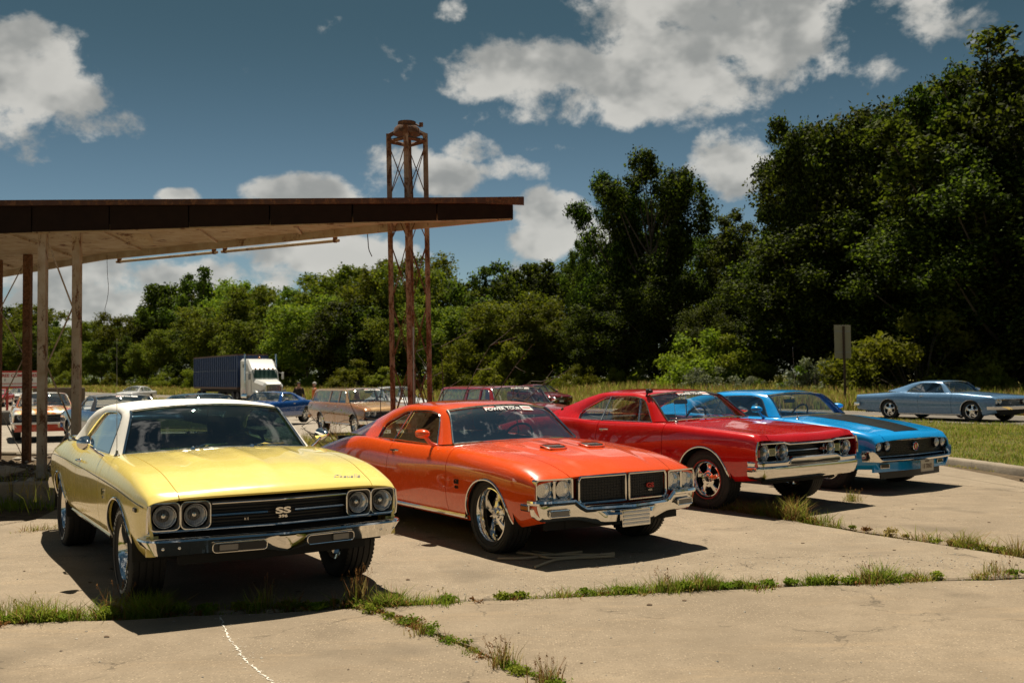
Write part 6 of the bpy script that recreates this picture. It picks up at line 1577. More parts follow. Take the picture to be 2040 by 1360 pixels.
def person(label, loc, rz, shirt, hair, cap=None, arms='down', trousers=(.03, .035, .05), h=1.76, seated=False):
    t = thing('person', label, 'person', loc, rz); k = h/1.76     # faces +x
    def S(p): return (p[0]*k, p[1]*k, p[2]*k)
    J = {'pelvis': ((0, 0, .95), (.15, .115)), 'waist': ((.01, 0, 1.10), (.145, .11)), 'chest': ((.01, 0, 1.30), (.165, .12)), 'neckb': ((0, 0, 1.46), (.085, .075)), 'neck': ((.015, 0, 1.52), .055), 'head0': ((.02, 0, 1.58), (.066, .075)), 'head1': ((.02, 0, 1.66), (.078, .092)), 'head2': ((.01, 0, 1.725), (.06, .07))}
    E = [('pelvis', 'waist'), ('waist', 'chest'), ('chest', 'neckb'), ('neckb', 'neck'), ('neck', 'head0'), ('head0', 'head1'), ('head1', 'head2')]
    for s, n in ((1, 'l'), (-1, 'r')):
        if seated: leg = [('hip', (.05, s*.10, .90), .085), ('knee', (.45, s*.13, .95), .062), ('ank', (.62, s*.13, .60), .045), ('toe', (.78, s*.13, .56), .035)]
        else: leg = [('hip', (0, s*.10, .88), .088), ('knee', (.02, s*.11, .50), .062), ('ank', (-.02, s*.12, .09), .045), ('toe', (.16, s*.14, .04), .035)]
        if arms == 'wheel': arm = [('sh', (0, s*.19, 1.40), .062), ('elb', (.16, s*.26, 1.16), .045), ('wri', (.40, s*.16, 1.22), .032), ('hand', (.47, s*.15, 1.26), .035)]
        elif arms == 'point' and s > 0: arm = [('sh', (0, s*.19, 1.41), .062), ('elb', (.03, s*.44, 1.42), .045), ('wri', (.10, s*.66, 1.43), .032), ('hand', (.13, s*.75, 1.43), .030)]
        else: arm = [('sh', (0, s*.19, 1.40), .062), ('elb', (-.03, s*.27, 1.12), .046), ('wri', (.08, s*.25, .90), .034), ('hand', (.11, s*.24, .81), .034)]
        prev = 'pelvis'
        for nn, p, r in leg: J[nn+n] = (p, r); E.append((prev, nn+n)); prev = nn+n
        prev = 'neckb'
        for nn, p, r in arm: J[nn+n] = (p, r); E.append((prev, nn+n)); prev = nn+n
        hx, hy, hz = J['hand'+n][0]; d = np.array(J['hand'+n][0])-np.array(J['wri'+n][0]); d /= np.linalg.norm(d)
        for q, sp in enumerate((-.030, -.010, .010, .030)):
            side = np.array([.8, 0, .0]) if abs(d[2]) > .6 else np.array([0, 0, .8]); e = np.array([hx, hy, hz])+side*sp+d*(.09+.012*(q in (1, 2)))
            J[f'f{q}{n}'] = (tuple(e), .009); E.append(('hand'+n, f'f{q}{n}'))
        e = np.array([hx, hy, hz])+d*.03+np.array([.05, 0, .0 if abs(d[2]) > .6 else .05]); J['th'+n] = (tuple(e), .011); E.append(('hand'+n, 'th'+n))
    J['nose'] = ((.118, 0, 1.635), .012); E.append(('head1', 'nose'))
    J = {a: (S(p), (r if isinstance(r, tuple) else (r, r))) for a, (p, r) in J.items()}; J = {a: (p, (r[0]*k, r[1]*k)) for a, (p, r) in J.items()}
    skin_body('body', J, E, SKIN, t)
    g = 1.13
    def sub(keys, edges, nm, mat, grow): return skin_body(nm, {a: (J[a][0], (J[a][1][0]*grow, J[a][1][1]*grow)) for a in keys}, edges, mat, t)
    ks = ['pelvis', 'waist', 'chest', 'neckb', 'shl', 'elbl', 'shr', 'elbr']
    sub(ks, [('pelvis', 'waist'), ('waist', 'chest'), ('chest', 'neckb'), ('neckb', 'shl'), ('shl', 'elbl'), ('neckb', 'shr'), ('shr', 'elbr')], 'shirt', shirt, 1.16)
    kl = ['pelvis', 'hipl', 'kneel', 'ankl', 'hipr', 'kneer', 'ankr']
    sub(kl, [('pelvis', 'hipl'), ('hipl', 'kneel'), ('kneel', 'ankl'), ('pelvis', 'hipr'), ('hipr', 'kneer'), ('kneer', 'ankr')], 'trousers', simple('cloth_'+str(len(MATS)), trousers, .8), 1.14)
    # hair or cap: upper shell of the head
    V = []; n1, n2 = 8, 18
    for i in range(n1):
        f = i/(n1-1)*1.75
        for j in range(n2):
            a = j*2*math.pi/n2; fr = max(0, math.cos(a)); ff = f*(1-.38*fr)
            V.append(S((.012+.105*math.sin(ff)*math.cos(a), .090*math.sin(ff)*math.sin(a), 1.655+.108*math.cos(ff))))
    F = [(i*n2+j, (i+1)*n2+j, (i+1)*n2+(j+1) % n2, i*n2+(j+1) % n2) for i in range(n1-1) for j in range(n2)]
    mk('cap' if cap else 'hair', V, F, cap or hair, t, merge=1e-4)
    mb = MB()
    for s in (1, -1): mb.add(*lathe([(0, .012), (.006, .008), (.008, 0)], 8, 'x', S((.095, s*.033, 1.655))))
    mb.build('eyes', BLACK, t)
    mb = MB(); mb.box(S((.098, 0, 1.585)), (.01, .05, .010), bev=.004); mb.build('mouth', simple('lip', (.25, .08, .07), .5) if 'lip' not in MATS else MATS['lip'], t)
    return t
p = at_depth(595, 762, 47); person('person in a black T-shirt and dark cap standing behind the bronze wagon', (p.x, 47, gz(p.x, 47)), R(-60), simple('black_cotton', (.012, .012, .014), .85), None, cap=simple('dark_cap', (.03, .028, .028), .8), h=1.70)
p = at_depth(627, 762, 46); person('grey haired person in an orange shirt pointing, behind the bronze wagon', (p.x, 46, gz(p.x, 46)), R(-165), simple('orange_cotton', (.62, .17, .05), .85, var=.25), simple('grey_hair', (.50, .48, .45), .8), arms='point', h=1.68)
d = person('driver of the pale blue hardtop in a pale shirt at the wheel', (0, 0, 0), 0, simple('pale_cotton', (.42, .42, .40), .85), simple('dark_hair', (.03, .02, .015), .7), arms='wheel', seated=True)
a = R(-57.24); lx, ly = -1.86, .38; d.location = (15.197+lx*math.cos(a)-ly*math.sin(a), 32.228+lx*math.sin(a)+ly*math.cos(a), -.50); d.rotation_euler = (0, 0, a)
# ================================================================== vegetation
def leafmat(name, a, b, trans=.35):
    m = new_mat(name); g = NG(m); oi = g.n('ObjectInfo').outputs['Random']
    n = g.noise(.9, 3, .6, g.obj()); n2 = g.noise(9., 2, .6, g.obj())
    f = g.n('Math', {0: g.n('Math', {0: n, 1: .5}, operation='MULTIPLY').outputs[0], 1: g.n('Math', {0: n2, 1: .5}, operation='MULTIPLY').outputs[0]}, operation='ADD').outputs[0]
    c = g.mix(g.n('MapRange', {0: f, 1: .36, 2: .64}).outputs[0], a, b)
    h = g.n('HueSaturation', {'Hue': g.n('MapRange', {0: oi, 3: .468, 4: .520}).outputs[0], 'Saturation': 1., 'Value': g.n('MapRange', {0: oi, 3: .60, 4: 1.55}).outputs[0], 'Color': c}).outputs[0]
    d = g.n('BsdfPrincipled', {'Base Color': h, 'Roughness': .7, 'Specular IOR Level': .08}).outputs[0]
    t = g.n('BsdfTranslucent', {'Color': g.mix(1., h, (1.0, 1.05, .45), 'MULTIPLY')}).outputs[0]
    g.out(g.n('MixShader', {0: trans, 1: d, 2: t}).outputs[0]); return m
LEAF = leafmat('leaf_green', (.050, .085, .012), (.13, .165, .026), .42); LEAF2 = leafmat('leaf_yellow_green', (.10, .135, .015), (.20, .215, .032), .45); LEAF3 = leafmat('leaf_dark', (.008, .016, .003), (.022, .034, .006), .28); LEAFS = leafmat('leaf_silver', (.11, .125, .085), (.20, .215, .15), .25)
BARK = simple('bark', (.075, .058, .042), .9, bump=.8, bscale=25., var=.3)
def leaves(C, Rr, n, size, seed, flat=.75, droop=0.):
    """n leaf-sized kites spread through clumps with centres C and radii Rr"""
    r = np.random.default_rng(seed); w = Rr**2; k = r.choice(len(C), n, p=w/w.sum())
    u = r.normal(0, 1, (n, 3)); u /= np.linalg.norm(u, axis=1, keepdims=True)
    rad = np.where(r.random(n) < .5, r.random(n)**.5, np.minimum(np.abs(r.normal(0, .66, n)), 1.25)); P = C[k]+u*(rad*Rr[k])[:, None]*np.array([1, 1, flat]); P[:, 2] -= droop*rad*Rr[k]
    A = r.normal(0, 1, (n, 3)); A[:, 2] *= .7; A /= np.linalg.norm(A, axis=1, keepdims=True)
    B = np.cross(A, u+r.normal(0, .5, (n, 3))); B /= np.linalg.norm(B, axis=1, keepdims=True)
    s = size*(.55+.9*r.random(n))[:, None]; A = A*s; B = B*s*.55
    V = np.stack([P-A*.5, P+B*.5, P+A*.5, P-B*.5], 1).reshape(-1, 3); return V
def foliage_mesh(name, V, mats, frac=None, seed=0):
    n = len(V)//4; me = bpy.data.meshes.new(name)
    me.vertices.add(4*n); me.vertices.foreach_set('co', V.astype(np.float32).ravel())
    me.loops.add(4*n); me.loops.foreach_set('vertex_index', np.arange(4*n, dtype=np.int32))
    me.polygons.add(n); me.polygons.foreach_set('loop_start', np.arange(0, 4*n, 4, dtype=np.int32)); 
    for m in mats: me.materials.append(m)
    if frac: me.polygons.foreach_set('material_index', np.random.default_rng(seed).choice(len(mats), n, p=frac).astype(np.int32))
    me.update(calc_edges=True); me.validate(); return me
def tree_proto(seed, H, W, trunk_h, mats, nl, size, lobes=26, lean=.0, up=1., open_=.0, frac=None, col=None):
    r = np.random.default_rng(seed); mb = MB(); C = []; Rr = []
    top = np.array([lean*H, 0, H*.80]); base = np.array([0, 0, -.3])
    bend = r.normal(0, .03*H, (2,))
    tr = catmull([base, (bend[0]*.4, bend[1]*.4, H*.25), (bend[0]+lean*H*.5, bend[1], H*.5), top], 5)
    mb.tube(tr, np.linspace(.028*H*.62, .012, len(tr)), 8)
    for i in range(lobes):
        f = trunk_h+(1-trunk_h)*(i+.5)/lobes*.96; p0 = tr[int(np.clip(f*.85*len(tr), 0, len(tr)-1))]
        prof = math.sin(math.pi*min(1, (f-trunk_h)/(1-trunk_h)*.88+.12))**.6; a = i*2.4+r.normal(0, .5)
        L = W/2*prof*r.uniform(.45, 1.08); e = np.array([p0[0]+L*math.cos(a), p0[1]+L*math.sin(a), min(H*.97, H*f*.93+L*.42*up+r.normal(0, .03*H))])
        mid = p0+(e-p0)*.5+np.array([0, 0, -.08*L]); mb.tube(catmull([p0, mid, e], 4), np.linspace(.009*H*(1.1-f*.6), .012, 9), 5)
        rr = W*.5*r.uniform(.20, .36)*(1-.35*(f > .85))
        C.append(e); Rr.append(rr)
        for q in range(3):
            v = r.normal(0, 1, 3); v /= np.linalg.norm(v); C.append(e+v*rr*1.0*np.array([1, 1, .7])); Rr.append(rr*r.uniform(.42, .72))
        if not open_: C.append(mid+np.array([0, 0, .05*L])); Rr.append(rr*.75)
    C.append(np.array([tr[-1][0], tr[-1][1], H*.90])); Rr.append(W*.13)
    C = np.array(C); Rr = np.array(Rr)
    V = leaves(C, Rr, nl, size, seed+7, .8)
    o = mb.build('trunk', BARK); tm = o.data; bpy.data.objects.remove(o)
    return tm, foliage_mesh('crown', V, mats, frac, seed)
TP = [tree_proto(1, 10, 7.5, .28, [LEAF, LEAF2], 24000, .24, 24, frac=[.6, .4]), tree_proto(2, 10, 6.2, .22, [LEAF, LEAF3], 22000, .24, 26, frac=[.6, .4]), tree_proto(3, 10, 8.5, .30, [LEAF2, LEAF], 24000, .25, 24, frac=[.55, .45]),
      tree_proto(4, 10, 4.6, .15, [LEAF, LEAF2], 20000, .22, 28, up=1.6, frac=[.7, .3]), tree_proto(5, 10, 5.6, .38, [LEAF3, LEAF], 13000, .27, 17, up=1.3, open_=1, frac=[.55, .45]), tree_proto(6, 10, 7., .12, [LEAF3, LEAF], 24000, .24, 28, frac=[.5, .5])]
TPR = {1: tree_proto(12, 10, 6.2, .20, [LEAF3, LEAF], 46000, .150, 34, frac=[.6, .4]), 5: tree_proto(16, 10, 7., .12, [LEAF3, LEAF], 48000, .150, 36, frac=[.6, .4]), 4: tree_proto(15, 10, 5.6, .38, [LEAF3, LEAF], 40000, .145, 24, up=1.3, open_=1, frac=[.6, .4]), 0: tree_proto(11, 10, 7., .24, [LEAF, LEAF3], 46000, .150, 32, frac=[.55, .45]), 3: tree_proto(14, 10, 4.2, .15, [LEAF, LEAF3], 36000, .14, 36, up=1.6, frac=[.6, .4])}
def bush_proto(seed, H, W, mats, nl, size, n=34, frac=None, arch=.0):
    r = np.random.default_rng(seed); mb = MB(); C = []; Rr = []
    for i in range(n):
        a = r.uniform(0, 6.28); d = math.sqrt(r.random())*W/2; z = H*(.15+.75*r.random()*(1-(d/(W/2))**2*.75)); e = np.array([d*math.cos(a), d*math.sin(a), z])
        mb.tube(catmull([(e[0]*.15, e[1]*.15, -.1), (e[0]*.5, e[1]*.5, z*.7), e], 3), np.linspace(.03, .006, 7), 4)
        C.append(e); Rr.append(r.uniform(.16, .30)*W*.5)
    V = leaves(np.array(C), np.array(Rr), nl, size, seed, .75, arch)
    o = mb.build('stems', BARK); sm = o.data; bpy.data.objects.remove(o); return sm, foliage_mesh('foliage', V, mats, frac, seed)
LEAF4 = leafmat('shrub_green', (.10, .14, .016), (.19, .22, .032), .45)
BP = [bush_proto(21, 4, 5, [LEAF4, LEAF2], 14000, .19, frac=[.5, .5]), bush_proto(22, 4, 4.4, [LEAF2, LEAF4], 14000, .18, frac=[.7, .3]), bush_proto(23, 4, 6, [LEAF4, LEAF2], 14000, .19, frac=[.65, .35])]
BPS = bush_proto(24, 3, 4.2, [LEAFS, LEAF], 9000, .13, 40, frac=[.85, .15], arch=.5)
def put(proto, names, nm, label, cat, loc, sc_, rz, group=None, sxy=None):
    t = thing(nm, label, cat, loc, rz, group); s2 = sxy or sc_; t.scale = (s2, s2, sc_)
    for n_, me in zip(names, proto): link(bpy.data.objects.new(n_, me), t)
    return t
sky_line = pchip(*zip(*[(-200,600),(-60,610),(30,612),(100,652),(180,650),(240,625),(290,628),(335,560),(380,552),(440,562),(500,572),(560,576),(620,548),(690,540),(760,532),(830,548),(890,548),(940,560),(1010,520),(1060,512),(1110,532),(1150,520),(1190,470),(1240,420),(1420,455),(1490,440),(1530,400),(1560,300),(1600,232),(1680,222),(1740,245),(1800,275),(1850,165),(1920,155),(1990,108),(2060,110),(2200,100)]))
MARKS = [(-20, 70, 'above the red framed sign'), (70, 180, 'seen between the canopy posts'), (180, 370, 'left of the lorry'), (370, 570, 'behind the lorry'), (570, 765, 'above the bronze wagon'), (765, 880, 'seen through the lattice tower'), (880, 1030, 'just right of the lattice tower'), (1030, 1150, 'above the dark red saloon'), (1150, 1430, 'above the bright red coupe'), (1430, 1640, 'above the blue fastback'), (1640, 1720, 'right behind the road sign'), (1720, 1880, 'above the hardtop tail'), (1880, 2065, 'above the hardtop nose')]
ORD = ['first', 'second', 'third', 'fourth', 'fifth', 'sixth', 'seventh']; SEEN = {}
def where(base, px):
    for a_, b_, w_ in MARKS:
        if a_ <= px < b_:
            k = SEEN.get((base, w_), 0); SEEN[(base, w_)] = k+1
            return f'{base} {w_}, {ORD[min(k, 6)]} from the left'
    return base+' beyond the edge of the picture'
r = np.random.default_rng(5)
GW = 'trees of the wood edge'; nt_ = 0
def tree_at(px, o, top, k, nm='tree', label=None, group=GW, wide=1.):
    x, y = pt_o(px, o); D = y; H = CAMH+(752-.0096*(px-1020)-top)*D/FPX; H = max(4., H+.5)
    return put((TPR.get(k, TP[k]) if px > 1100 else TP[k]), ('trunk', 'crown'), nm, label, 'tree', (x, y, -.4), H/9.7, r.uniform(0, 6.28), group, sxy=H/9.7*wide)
L_A = 'leafy tree standing in the unbroken green wood edge across the meadow'
# skyline row
px = -160
while px < 1130:
    w = max(60, 150-.0*px)*(.45+.55*(px+200)/1300)
    top = float(sky_line(px))+r.normal(0, 6); tree_at(px, 64+r.uniform(0, 5), top, int(r.choice([0, 1, 2, 3, 5])), label=where('skyline tree', px), wide=r.uniform(.85, 1.15)); px += w*.55
# second row further back and front row lower
px = -150
while px < 1500:
    w = 90*(.5+.6*(px+200)/1300); tree_at(px, 74+r.uniform(0, 8), float(sky_line(px))+14+r.uniform(0, 20), int(r.choice([0, 1, 5])), label=where('half hidden rear tree', px), group='trees in the second rank'); px += w
px = -140
while px < 2150:
    w = 110*(.45+.7*(px+200)/1300); x_, y_ = pt_o(px, 58); t_ = float(sky_line(px)); top = t_+(745-t_)*r.uniform(.28, .55)
    tree_at(px, 57+r.uniform(0, 4), top, int(r.choice([0, 2, 1, 5] if px < 1450 else [1, 5, 5])), label=where('low front tree', px), group='lower trees before the wood', wide=1.25); px += w*.62
# the tall ones on the right, each told apart
tree_at(1232, 62, 352, 4, 'cottonwood_tree', 'open-crowned tree at the left end of the tall pair, forked dark limbs showing', None, .62)
tree_at(1308, 63, 312, 4, 'cottonwood_tree', 'tall rounded tree with bare lower limbs rising alone above the wood', None, .78)
tree_at(1455, 66, 425, 3, 'tree', 'narrow light green tree in the gap right of the lone rounded tree', None, 1.0)
tree_at(1160, 62, 475, 3, 'poplar_tree', 'thin spire-topped young tree left of the tall pair', None, .5)
tree_at(1612, 60, 232, 4, 'cottonwood_tree', 'tall dark tree leaning over the gap, first of the dark stand on the right', None, .60)
tree_at(1705, 64, 215, 0, 'cottonwood_tree', 'broad dark tree with a domed top in the stand above the road sign', None, .9)
tree_at(1770, 63, 250, 5, 'tree', 'dark tree filling the dip between the domed one and the tallest pair', None, .9)
tree_at(1868, 60, 150, 4, 'cottonwood_tree', 'very tall dark tree above the pale blue car with a ragged side', None, .70)
tree_at(1945, 66, 165, 5, 'tree', 'dark dense tree just left of the tallest tree', None, .8)
tree_at(2005, 60, 98, 3, 'poplar_tree', 'tallest tree, a dark column at the right edge', None, 1.3)
tree_at(2095, 61, 110, 5, 'tree', 'dark tree cut off by the right edge', None, .9)
for i, (q, o, tp) in enumerate(((1690, 70, 300), (1740, 72, 330), (1830, 68, 300), (1930, 72, 260), (2020, 70, 250), (2120, 70, 250), (1645, 62, 430), (1660, 61, 420), (1760, 60, 400), (1850, 61, 390), (1940, 60, 380), (2040, 60, 360))):
    tree_at(q, o, tp, 5 if i % 2 else 1, label=where('dark hidden tree', q), group='trees deep in the right stand', wide=1.1)
# shrubs at the foot of the wood: uneven, overlapping, some as tall as saplings
px = 120
while px < 2150:
    x, y = pt_o(px, 51.5+r.uniform(0, 5.5)); k = int(r.integers(3)); s_ = r.choice([.55, .8, 1.05, 1.5, 1.9], p=[.2, .3, .25, .15, .10])*r.uniform(.85, 1.15)*(.75 if px > 1500 else 1)
    put(BP[k], ('stems', 'foliage'), 'shrub', where('green shrub at the wood foot', px), 'shrub', (x, y, -.5), s_, r.uniform(0, 6.28), 'shrubs along the wood edge', sxy=s_*r.uniform(.75, 1.25)); px += 52*(.4+.7*(px+200)/1300)*r.uniform(.5, 1.5)
for q, o, s_, lb in ((1420, 50.5, 1.05, 'pale silver-green shrub mound left of the road sign'), (1500, 51, .75, 'small pale silver-green shrub beside the larger silver mound'), (1618, 51, 1.25, 'tall pale silver-green shrub leaning towards the road sign')):
    x, y = pt_o(q, o); put(BPS, ('stems', 'foliage'), 'silver_shrub', lb, 'shrub', (x, y, -.3), s_, q, None, sxy=s_*(.8 if q > 1600 else 1.1))
# unseen trees added behind the camera for reflections and to cut fill light
for i in range(46):
    a_ = R(-200+i*4.9); D_ = r.uniform(70, 95); x, y = D_*math.cos(a_), D_*math.sin(a_)
    if y > 10: continue
    put(TP[int(r.integers(6))], ('trunk', 'crown'), 'tree', 'unseen tree added behind the camera for reflections and less fill light', 'tree', (x, y, -.3), r.uniform(1.1, 1.7), r.uniform(0, 6.28), 'unseen trees added behind the camera')
# leafy undergrowth that closes the wood between the trunks
rU = np.random.default_rng(15); nU = 900; pU = rU.uniform(-250, 2300, nU); oU = rU.uniform(58, 72, nU); CU = []
for a_, b_ in zip(pU, oU):
    x, y = pt_o(a_, b_); CU.append((x, y, rU.uniform(-.3, 3.6)))
CU = np.array(CU); VU = leaves(CU, np.clip(CU[:, 1]*.016, 1.0, 4.0)*rU.uniform(.8, 1.3, nU), 60000, .45, 16, .8)
tag(link(bpy.data.objects.new('undergrowth', foliage_mesh('undergrowth', VU, [LEAF, LEAF3, LEAF2], [.4, .35, .25], 3))), kind='stuff')
# ---------------------------------------------------------------- grass
def grassmat(name, a, b):
    m = new_mat(name); g = NG(m); n = g.noise(.5, 4, .6, g.obj()); n2 = g.noise(8., 2, .5, g.obj())
    f = g.n('Math', {0: g.n('Math', {0: n, 1: .6}, operation='MULTIPLY').outputs[0], 1: g.n('Math', {0: n2, 1: .4}, operation='MULTIPLY').outputs[0]}, operation='ADD').outputs[0]
    c = g.mix(g.n('MapRange', {0: f, 1: .38, 2: .62}).outputs[0], a, b)
    d = g.n('BsdfDiffuse', {'Color': c}).outputs[0]; t = g.n('BsdfTranslucent', {'Color': c}).outputs[0]; g.out(g.n('MixShader', {0: .55, 1: d, 2: t}).outputs[0]); return m
G_GRN = grassmat('grass_green', (.14, .18, .02), (.27, .30, .04)); G_YEL = grassmat('grass_straw', (.26, .21, .06), (.42, .33, .12)); G_BRN = grassmat('grass_seed_brown', (.17, .085, .03), (.29, .15, .055)); G_DEEP = grassmat('weed_green', (.12, .20, .018), (.23, .31, .035))
def blades(name, X, Y, Z, Hh, Wd, mats, frac, seed, parent=None, lean=.35, seg=2, kind='stuff', loc=(0, 0, 0)):
    r = np.random.default_rng(seed); n = len(X); a = r.uniform(0, 6.28, n); ln = Hh*lean*r.random(n)*1.3; ta = r.uniform(0, 6.28, n)
    cx, cy = np.cos(a)*Wd/2, np.sin(a)*Wd/2; dx, dy = np.cos(ta)*ln, np.sin(ta)*ln
    P0 = np.stack([X-cx, Y-cy, Z], 1); P1 = np.stack([X+cx, Y+cy, Z], 1)
    P2 = np.stack([X+cx*.8+dx*.3, Y+cy*.8+dy*.3, Z+Hh*.55], 1); P3 = np.stack([X-cx*.8+dx*.3, Y-cy*.8+dy*.3, Z+Hh*.55], 1)
    P4 = np.stack([X+dx+cx*.12, Y+dy+cy*.12, Z+Hh*(1-.25*lean*r.random(n))], 1); P5 = np.stack([X+dx-cx*.12, Y+dy-cy*.12, P4[:, 2]], 1)
    V = np.stack([P0, P1, P2, P3, P3, P2, P4, P5], 1).reshape(-1, 3)-np.array(loc); m = len(V)//4
    me = bpy.data.meshes.new(name); me.vertices.add(4*m); me.vertices.foreach_set('co', V.astype(np.float32).ravel()); me.loops.add(4*m); me.loops.foreach_set('vertex_index', np.arange(4*m, dtype=np.int32))
    me.polygons.add(m); me.polygons.foreach_set('loop_start', np.arange(0, 4*m, 4, dtype=np.int32))
    for q in mats: me.materials.append(q)
    mi = np.repeat(frac if isinstance(frac, np.ndarray) else r.choice(len(mats), n, p=frac), 2); me.polygons.foreach_set('material_index', mi.astype(np.int32)); me.update(calc_edges=True); me.validate()
    o = bpy.data.objects.new(name, me); o.location = (0, 0, 0) if parent else loc; link(o, parent)
    if kind: o['kind'] = kind
    return o
# tall meadow grass beyond the road
n = 115000; r = np.random.default_rng(8)
px = r.uniform(-300, 2620, n); o = 35.2+19*r.random(n)**1.25
X = np.empty(n); Y = np.empty(n)
dx = np.array([(q-1020)/FPX for q in px]); Y = o/(RN[0]*dx+RN[1]); X = dx*Y
Z = np.array([gz(a, b) for a, b in zip(X, Y)])-.03
Hh = r.uniform(.28, .75, n)*(1+.55*sm01((o-40)/10)); patch = np.sin(X*.23)+np.sin(Y*.17+X*.11); Hh *= 1+.22*patch*.5
blades('meadow_grass', X, Y, Z, Hh, .010+Y*.00075, [G_GRN, G_YEL, G_BRN], [.46, .40, .14], 81, lean=.4)
# mown verge and island
def in_poly(x, y, P):
    P = np.array(P); c = np.zeros(len(x), bool); j = len(P)-1
    for i in range(len(P)):
        with np.errstate(divide='ignore', invalid='ignore'): c ^= ((P[i, 1] > y) != (P[j, 1] > y)) & (x < (P[j, 0]-P[i, 0])*(y-P[i, 1])/(P[j, 1]-P[i, 1]+1e-12)+P[i, 0])
        j = i
    return c
n = 230000; X = r.uniform(5.5, 26, n); Y = r.uniform(7.5, 33, n); k = in_poly(X, Y, ISL) & (r.random(n) < np.clip((18/np.maximum(Y, 8))**1.2, 0, 1)) & (X/Y < 1.1) & (X/Y > .2); X, Y = X[k], Y[k]; n = len(X)
blades('verge_grass', X, Y, np.full(n, .08), r.uniform(.03, .10, n)*(1+.5*np.sin(X*1.7)*np.sin(Y*1.3)), .004+Y*.0004, [G_GRN, G_YEL, G_DEEP], [.45, .38, .17], 82, lean=.9)
# roadside grass between the lot and the road
n = 16000; px = r.uniform(200, 1700, n); o = 26.0+1.6*r.random(n); dx = (px-1020)/FPX; Y = o/(RN[0]*dx+RN[1]); X = dx*Y
blades('roadside_grass', X, Y, np.array([gz(a, b) for a, b in zip(X, Y)])-.03, r.uniform(.06, .22, n), .008+Y*.0004, [G_GRN, G_YEL], [.5, .5], 83, lean=.6)
# weedy patch round the tower foot and before the wagon
def patch(name, cx, cy, rx, ry, n, h0, h1, mats, frac, seed, label=None, z=-.05):
    r = np.random.default_rng(seed); X = r.normal(cx, rx, n); Y = r.normal(cy, ry, n)
    return blades(name, X, Y, np.full(n, z), r.uniform(h0, h1, n), .006+Y*.0003, mats, frac, seed, lean=.5)
patch('weeds', -4.4, 21.6, 1.1, 1.6, 5200, .08, .42, [G_YEL, G_GRN, G_BRN], [.45, .4, .15], 84)
patch('weeds', -1.4, 13.8, .55, .5, 1500, .08, .45, [G_GRN, G_YEL, G_BRN], [.4, .4, .2], 85, z=-.02)
patch('planter_weeds', -7.3, 12.45, 1.0, .28, 3200, .03, .19, [G_DEEP, G_GRN], [.7, .3], 86, z=0)
patch('planter_weeds', -5.6, 13.3, .7, .9, 500, .06, .28, [G_YEL, G_GRN], [.6, .4], 87, z=.2)
# weeds in the joints
def joint(name, P, n, h0, h1, mats, frac, seed, wid=.03, dens=None, z=-.045):
    """weeds in a joint: uneven clumps, each with its own height and colour, and bare stretches between"""
    r = np.random.default_rng(seed); P = np.array(P, float); S = np.concatenate([[0], np.cumsum(np.linalg.norm(np.diff(P, axis=0), axis=1))]); Lt = S[-1]
    nc = int(Lt*13)+4; ct = r.random(nc); dn = np.interp(ct, *zip(*dens)) if dens is not None else np.full(nc, .7)
    wt = dn*r.random(nc)**1.6+.002; hs = (.25+.75*r.random(nc)**1.5)*(.55+.45*dn); hue = r.normal(0, 1, nc)
    k = r.choice(nc, n, p=wt/wt.sum()); k.sort()
    s = ct[k]*Lt+r.normal(0, 1, n)*(.022+.05*r.random(nc)[k]); s = np.clip(s, 0, Lt)
    X = np.interp(s, S, P[:, 0])+r.normal(0, wid, n); Y = np.interp(s, S, P[:, 1])+r.normal(0, wid, n)
    h = (h0+(h1-h0)*r.random(n)**1.3)*hs[k]*1.5; fr = np.array(frac); m = len(fr)
    pr = fr[None]*np.exp(np.clip(hue, -1.6, 1.6)[:, None]*np.linspace(-1, 1, m)[None]*.9); pr /= pr.sum(1, keepdims=True); cu = np.cumsum(pr, 1)
    mi = (r.random(n)[:, None] > cu[k]).sum(1).clip(0, m-1)
    low = r.random(n) < .38; h = np.where(low, h*.38+.008, h); w = np.where(low, .011, .0052)*(.7+.6*r.random(n))*(1+.03*Y)
    return blades(name, X, Y, np.full(n, z), h, w, mats, mi, seed, lean=.85)
g1 = [gpt(*q)[:2] for q in ((-60, 1242), (0, 1239), (200, 1227), (400, 1217), (560, 1210), (740, 1207), (880, 1199), (1000, 1193), (1200, 1183), (1400, 1172), (1600, 1163), (1800, 1156), (1960, 1148), (2100, 1140), (2500, 1124))]
joint('joint_grass', g1, 26000, .03, .16, [G_DEEP, G_GRN, G_YEL, G_BRN], [.36, .38, .16, .10], 90, .032, dens=[(0, 1), (.16, .9), (.30, .9), (.36, .35), (.42, .25), (.46, .5), (.49, .7), (.60, .9), (.66, .9), (.72, .4), (.76, .12), (.82, .35), (.86, .1), (.90, .35), (1, .5)])
g2 = [gpt(*q)[:2] for q in ((735, 1215), (800, 1240), (880, 1272), (960, 1305), (1020, 1332), (1110, 1362), (1180, 1400))]
joint('joint_grass', g2, 4200, .015, .09, [G_GRN, G_YEL, G_BRN, G_DEEP], [.35, .3, .2, .15], 91, .015)
g3 = [gpt(*q)[:2] for q in ((1330, 1000), (1440, 1013), (1540, 1027), (1640, 1043), (1720, 1058), (1800, 1070), (1880, 1080), (1960, 1092), (2030, 1104))]
joint('joint_grass', g3, 10000, .03, .24, [G_YEL, G_BRN, G_GRN], [.38, .27, .35], 92, .055, dens=[(0, .15), (.12, .5), (.2, 1), (.44, 1), (.5, .5), (.56, .04), (.72, .05), (.76, .5), (.82, .3), (.88, .7), (1, .5)])
g4 = [gpt(*q)[:2] for q in ((1570, 1032), (1625, 1018), (1680, 1004), (1700, 990))]; joint('joint_grass', g4, 900, .03, .14, [G_YEL, G_GRN, G_BRN], [.4, .4, .2], 93, .05)
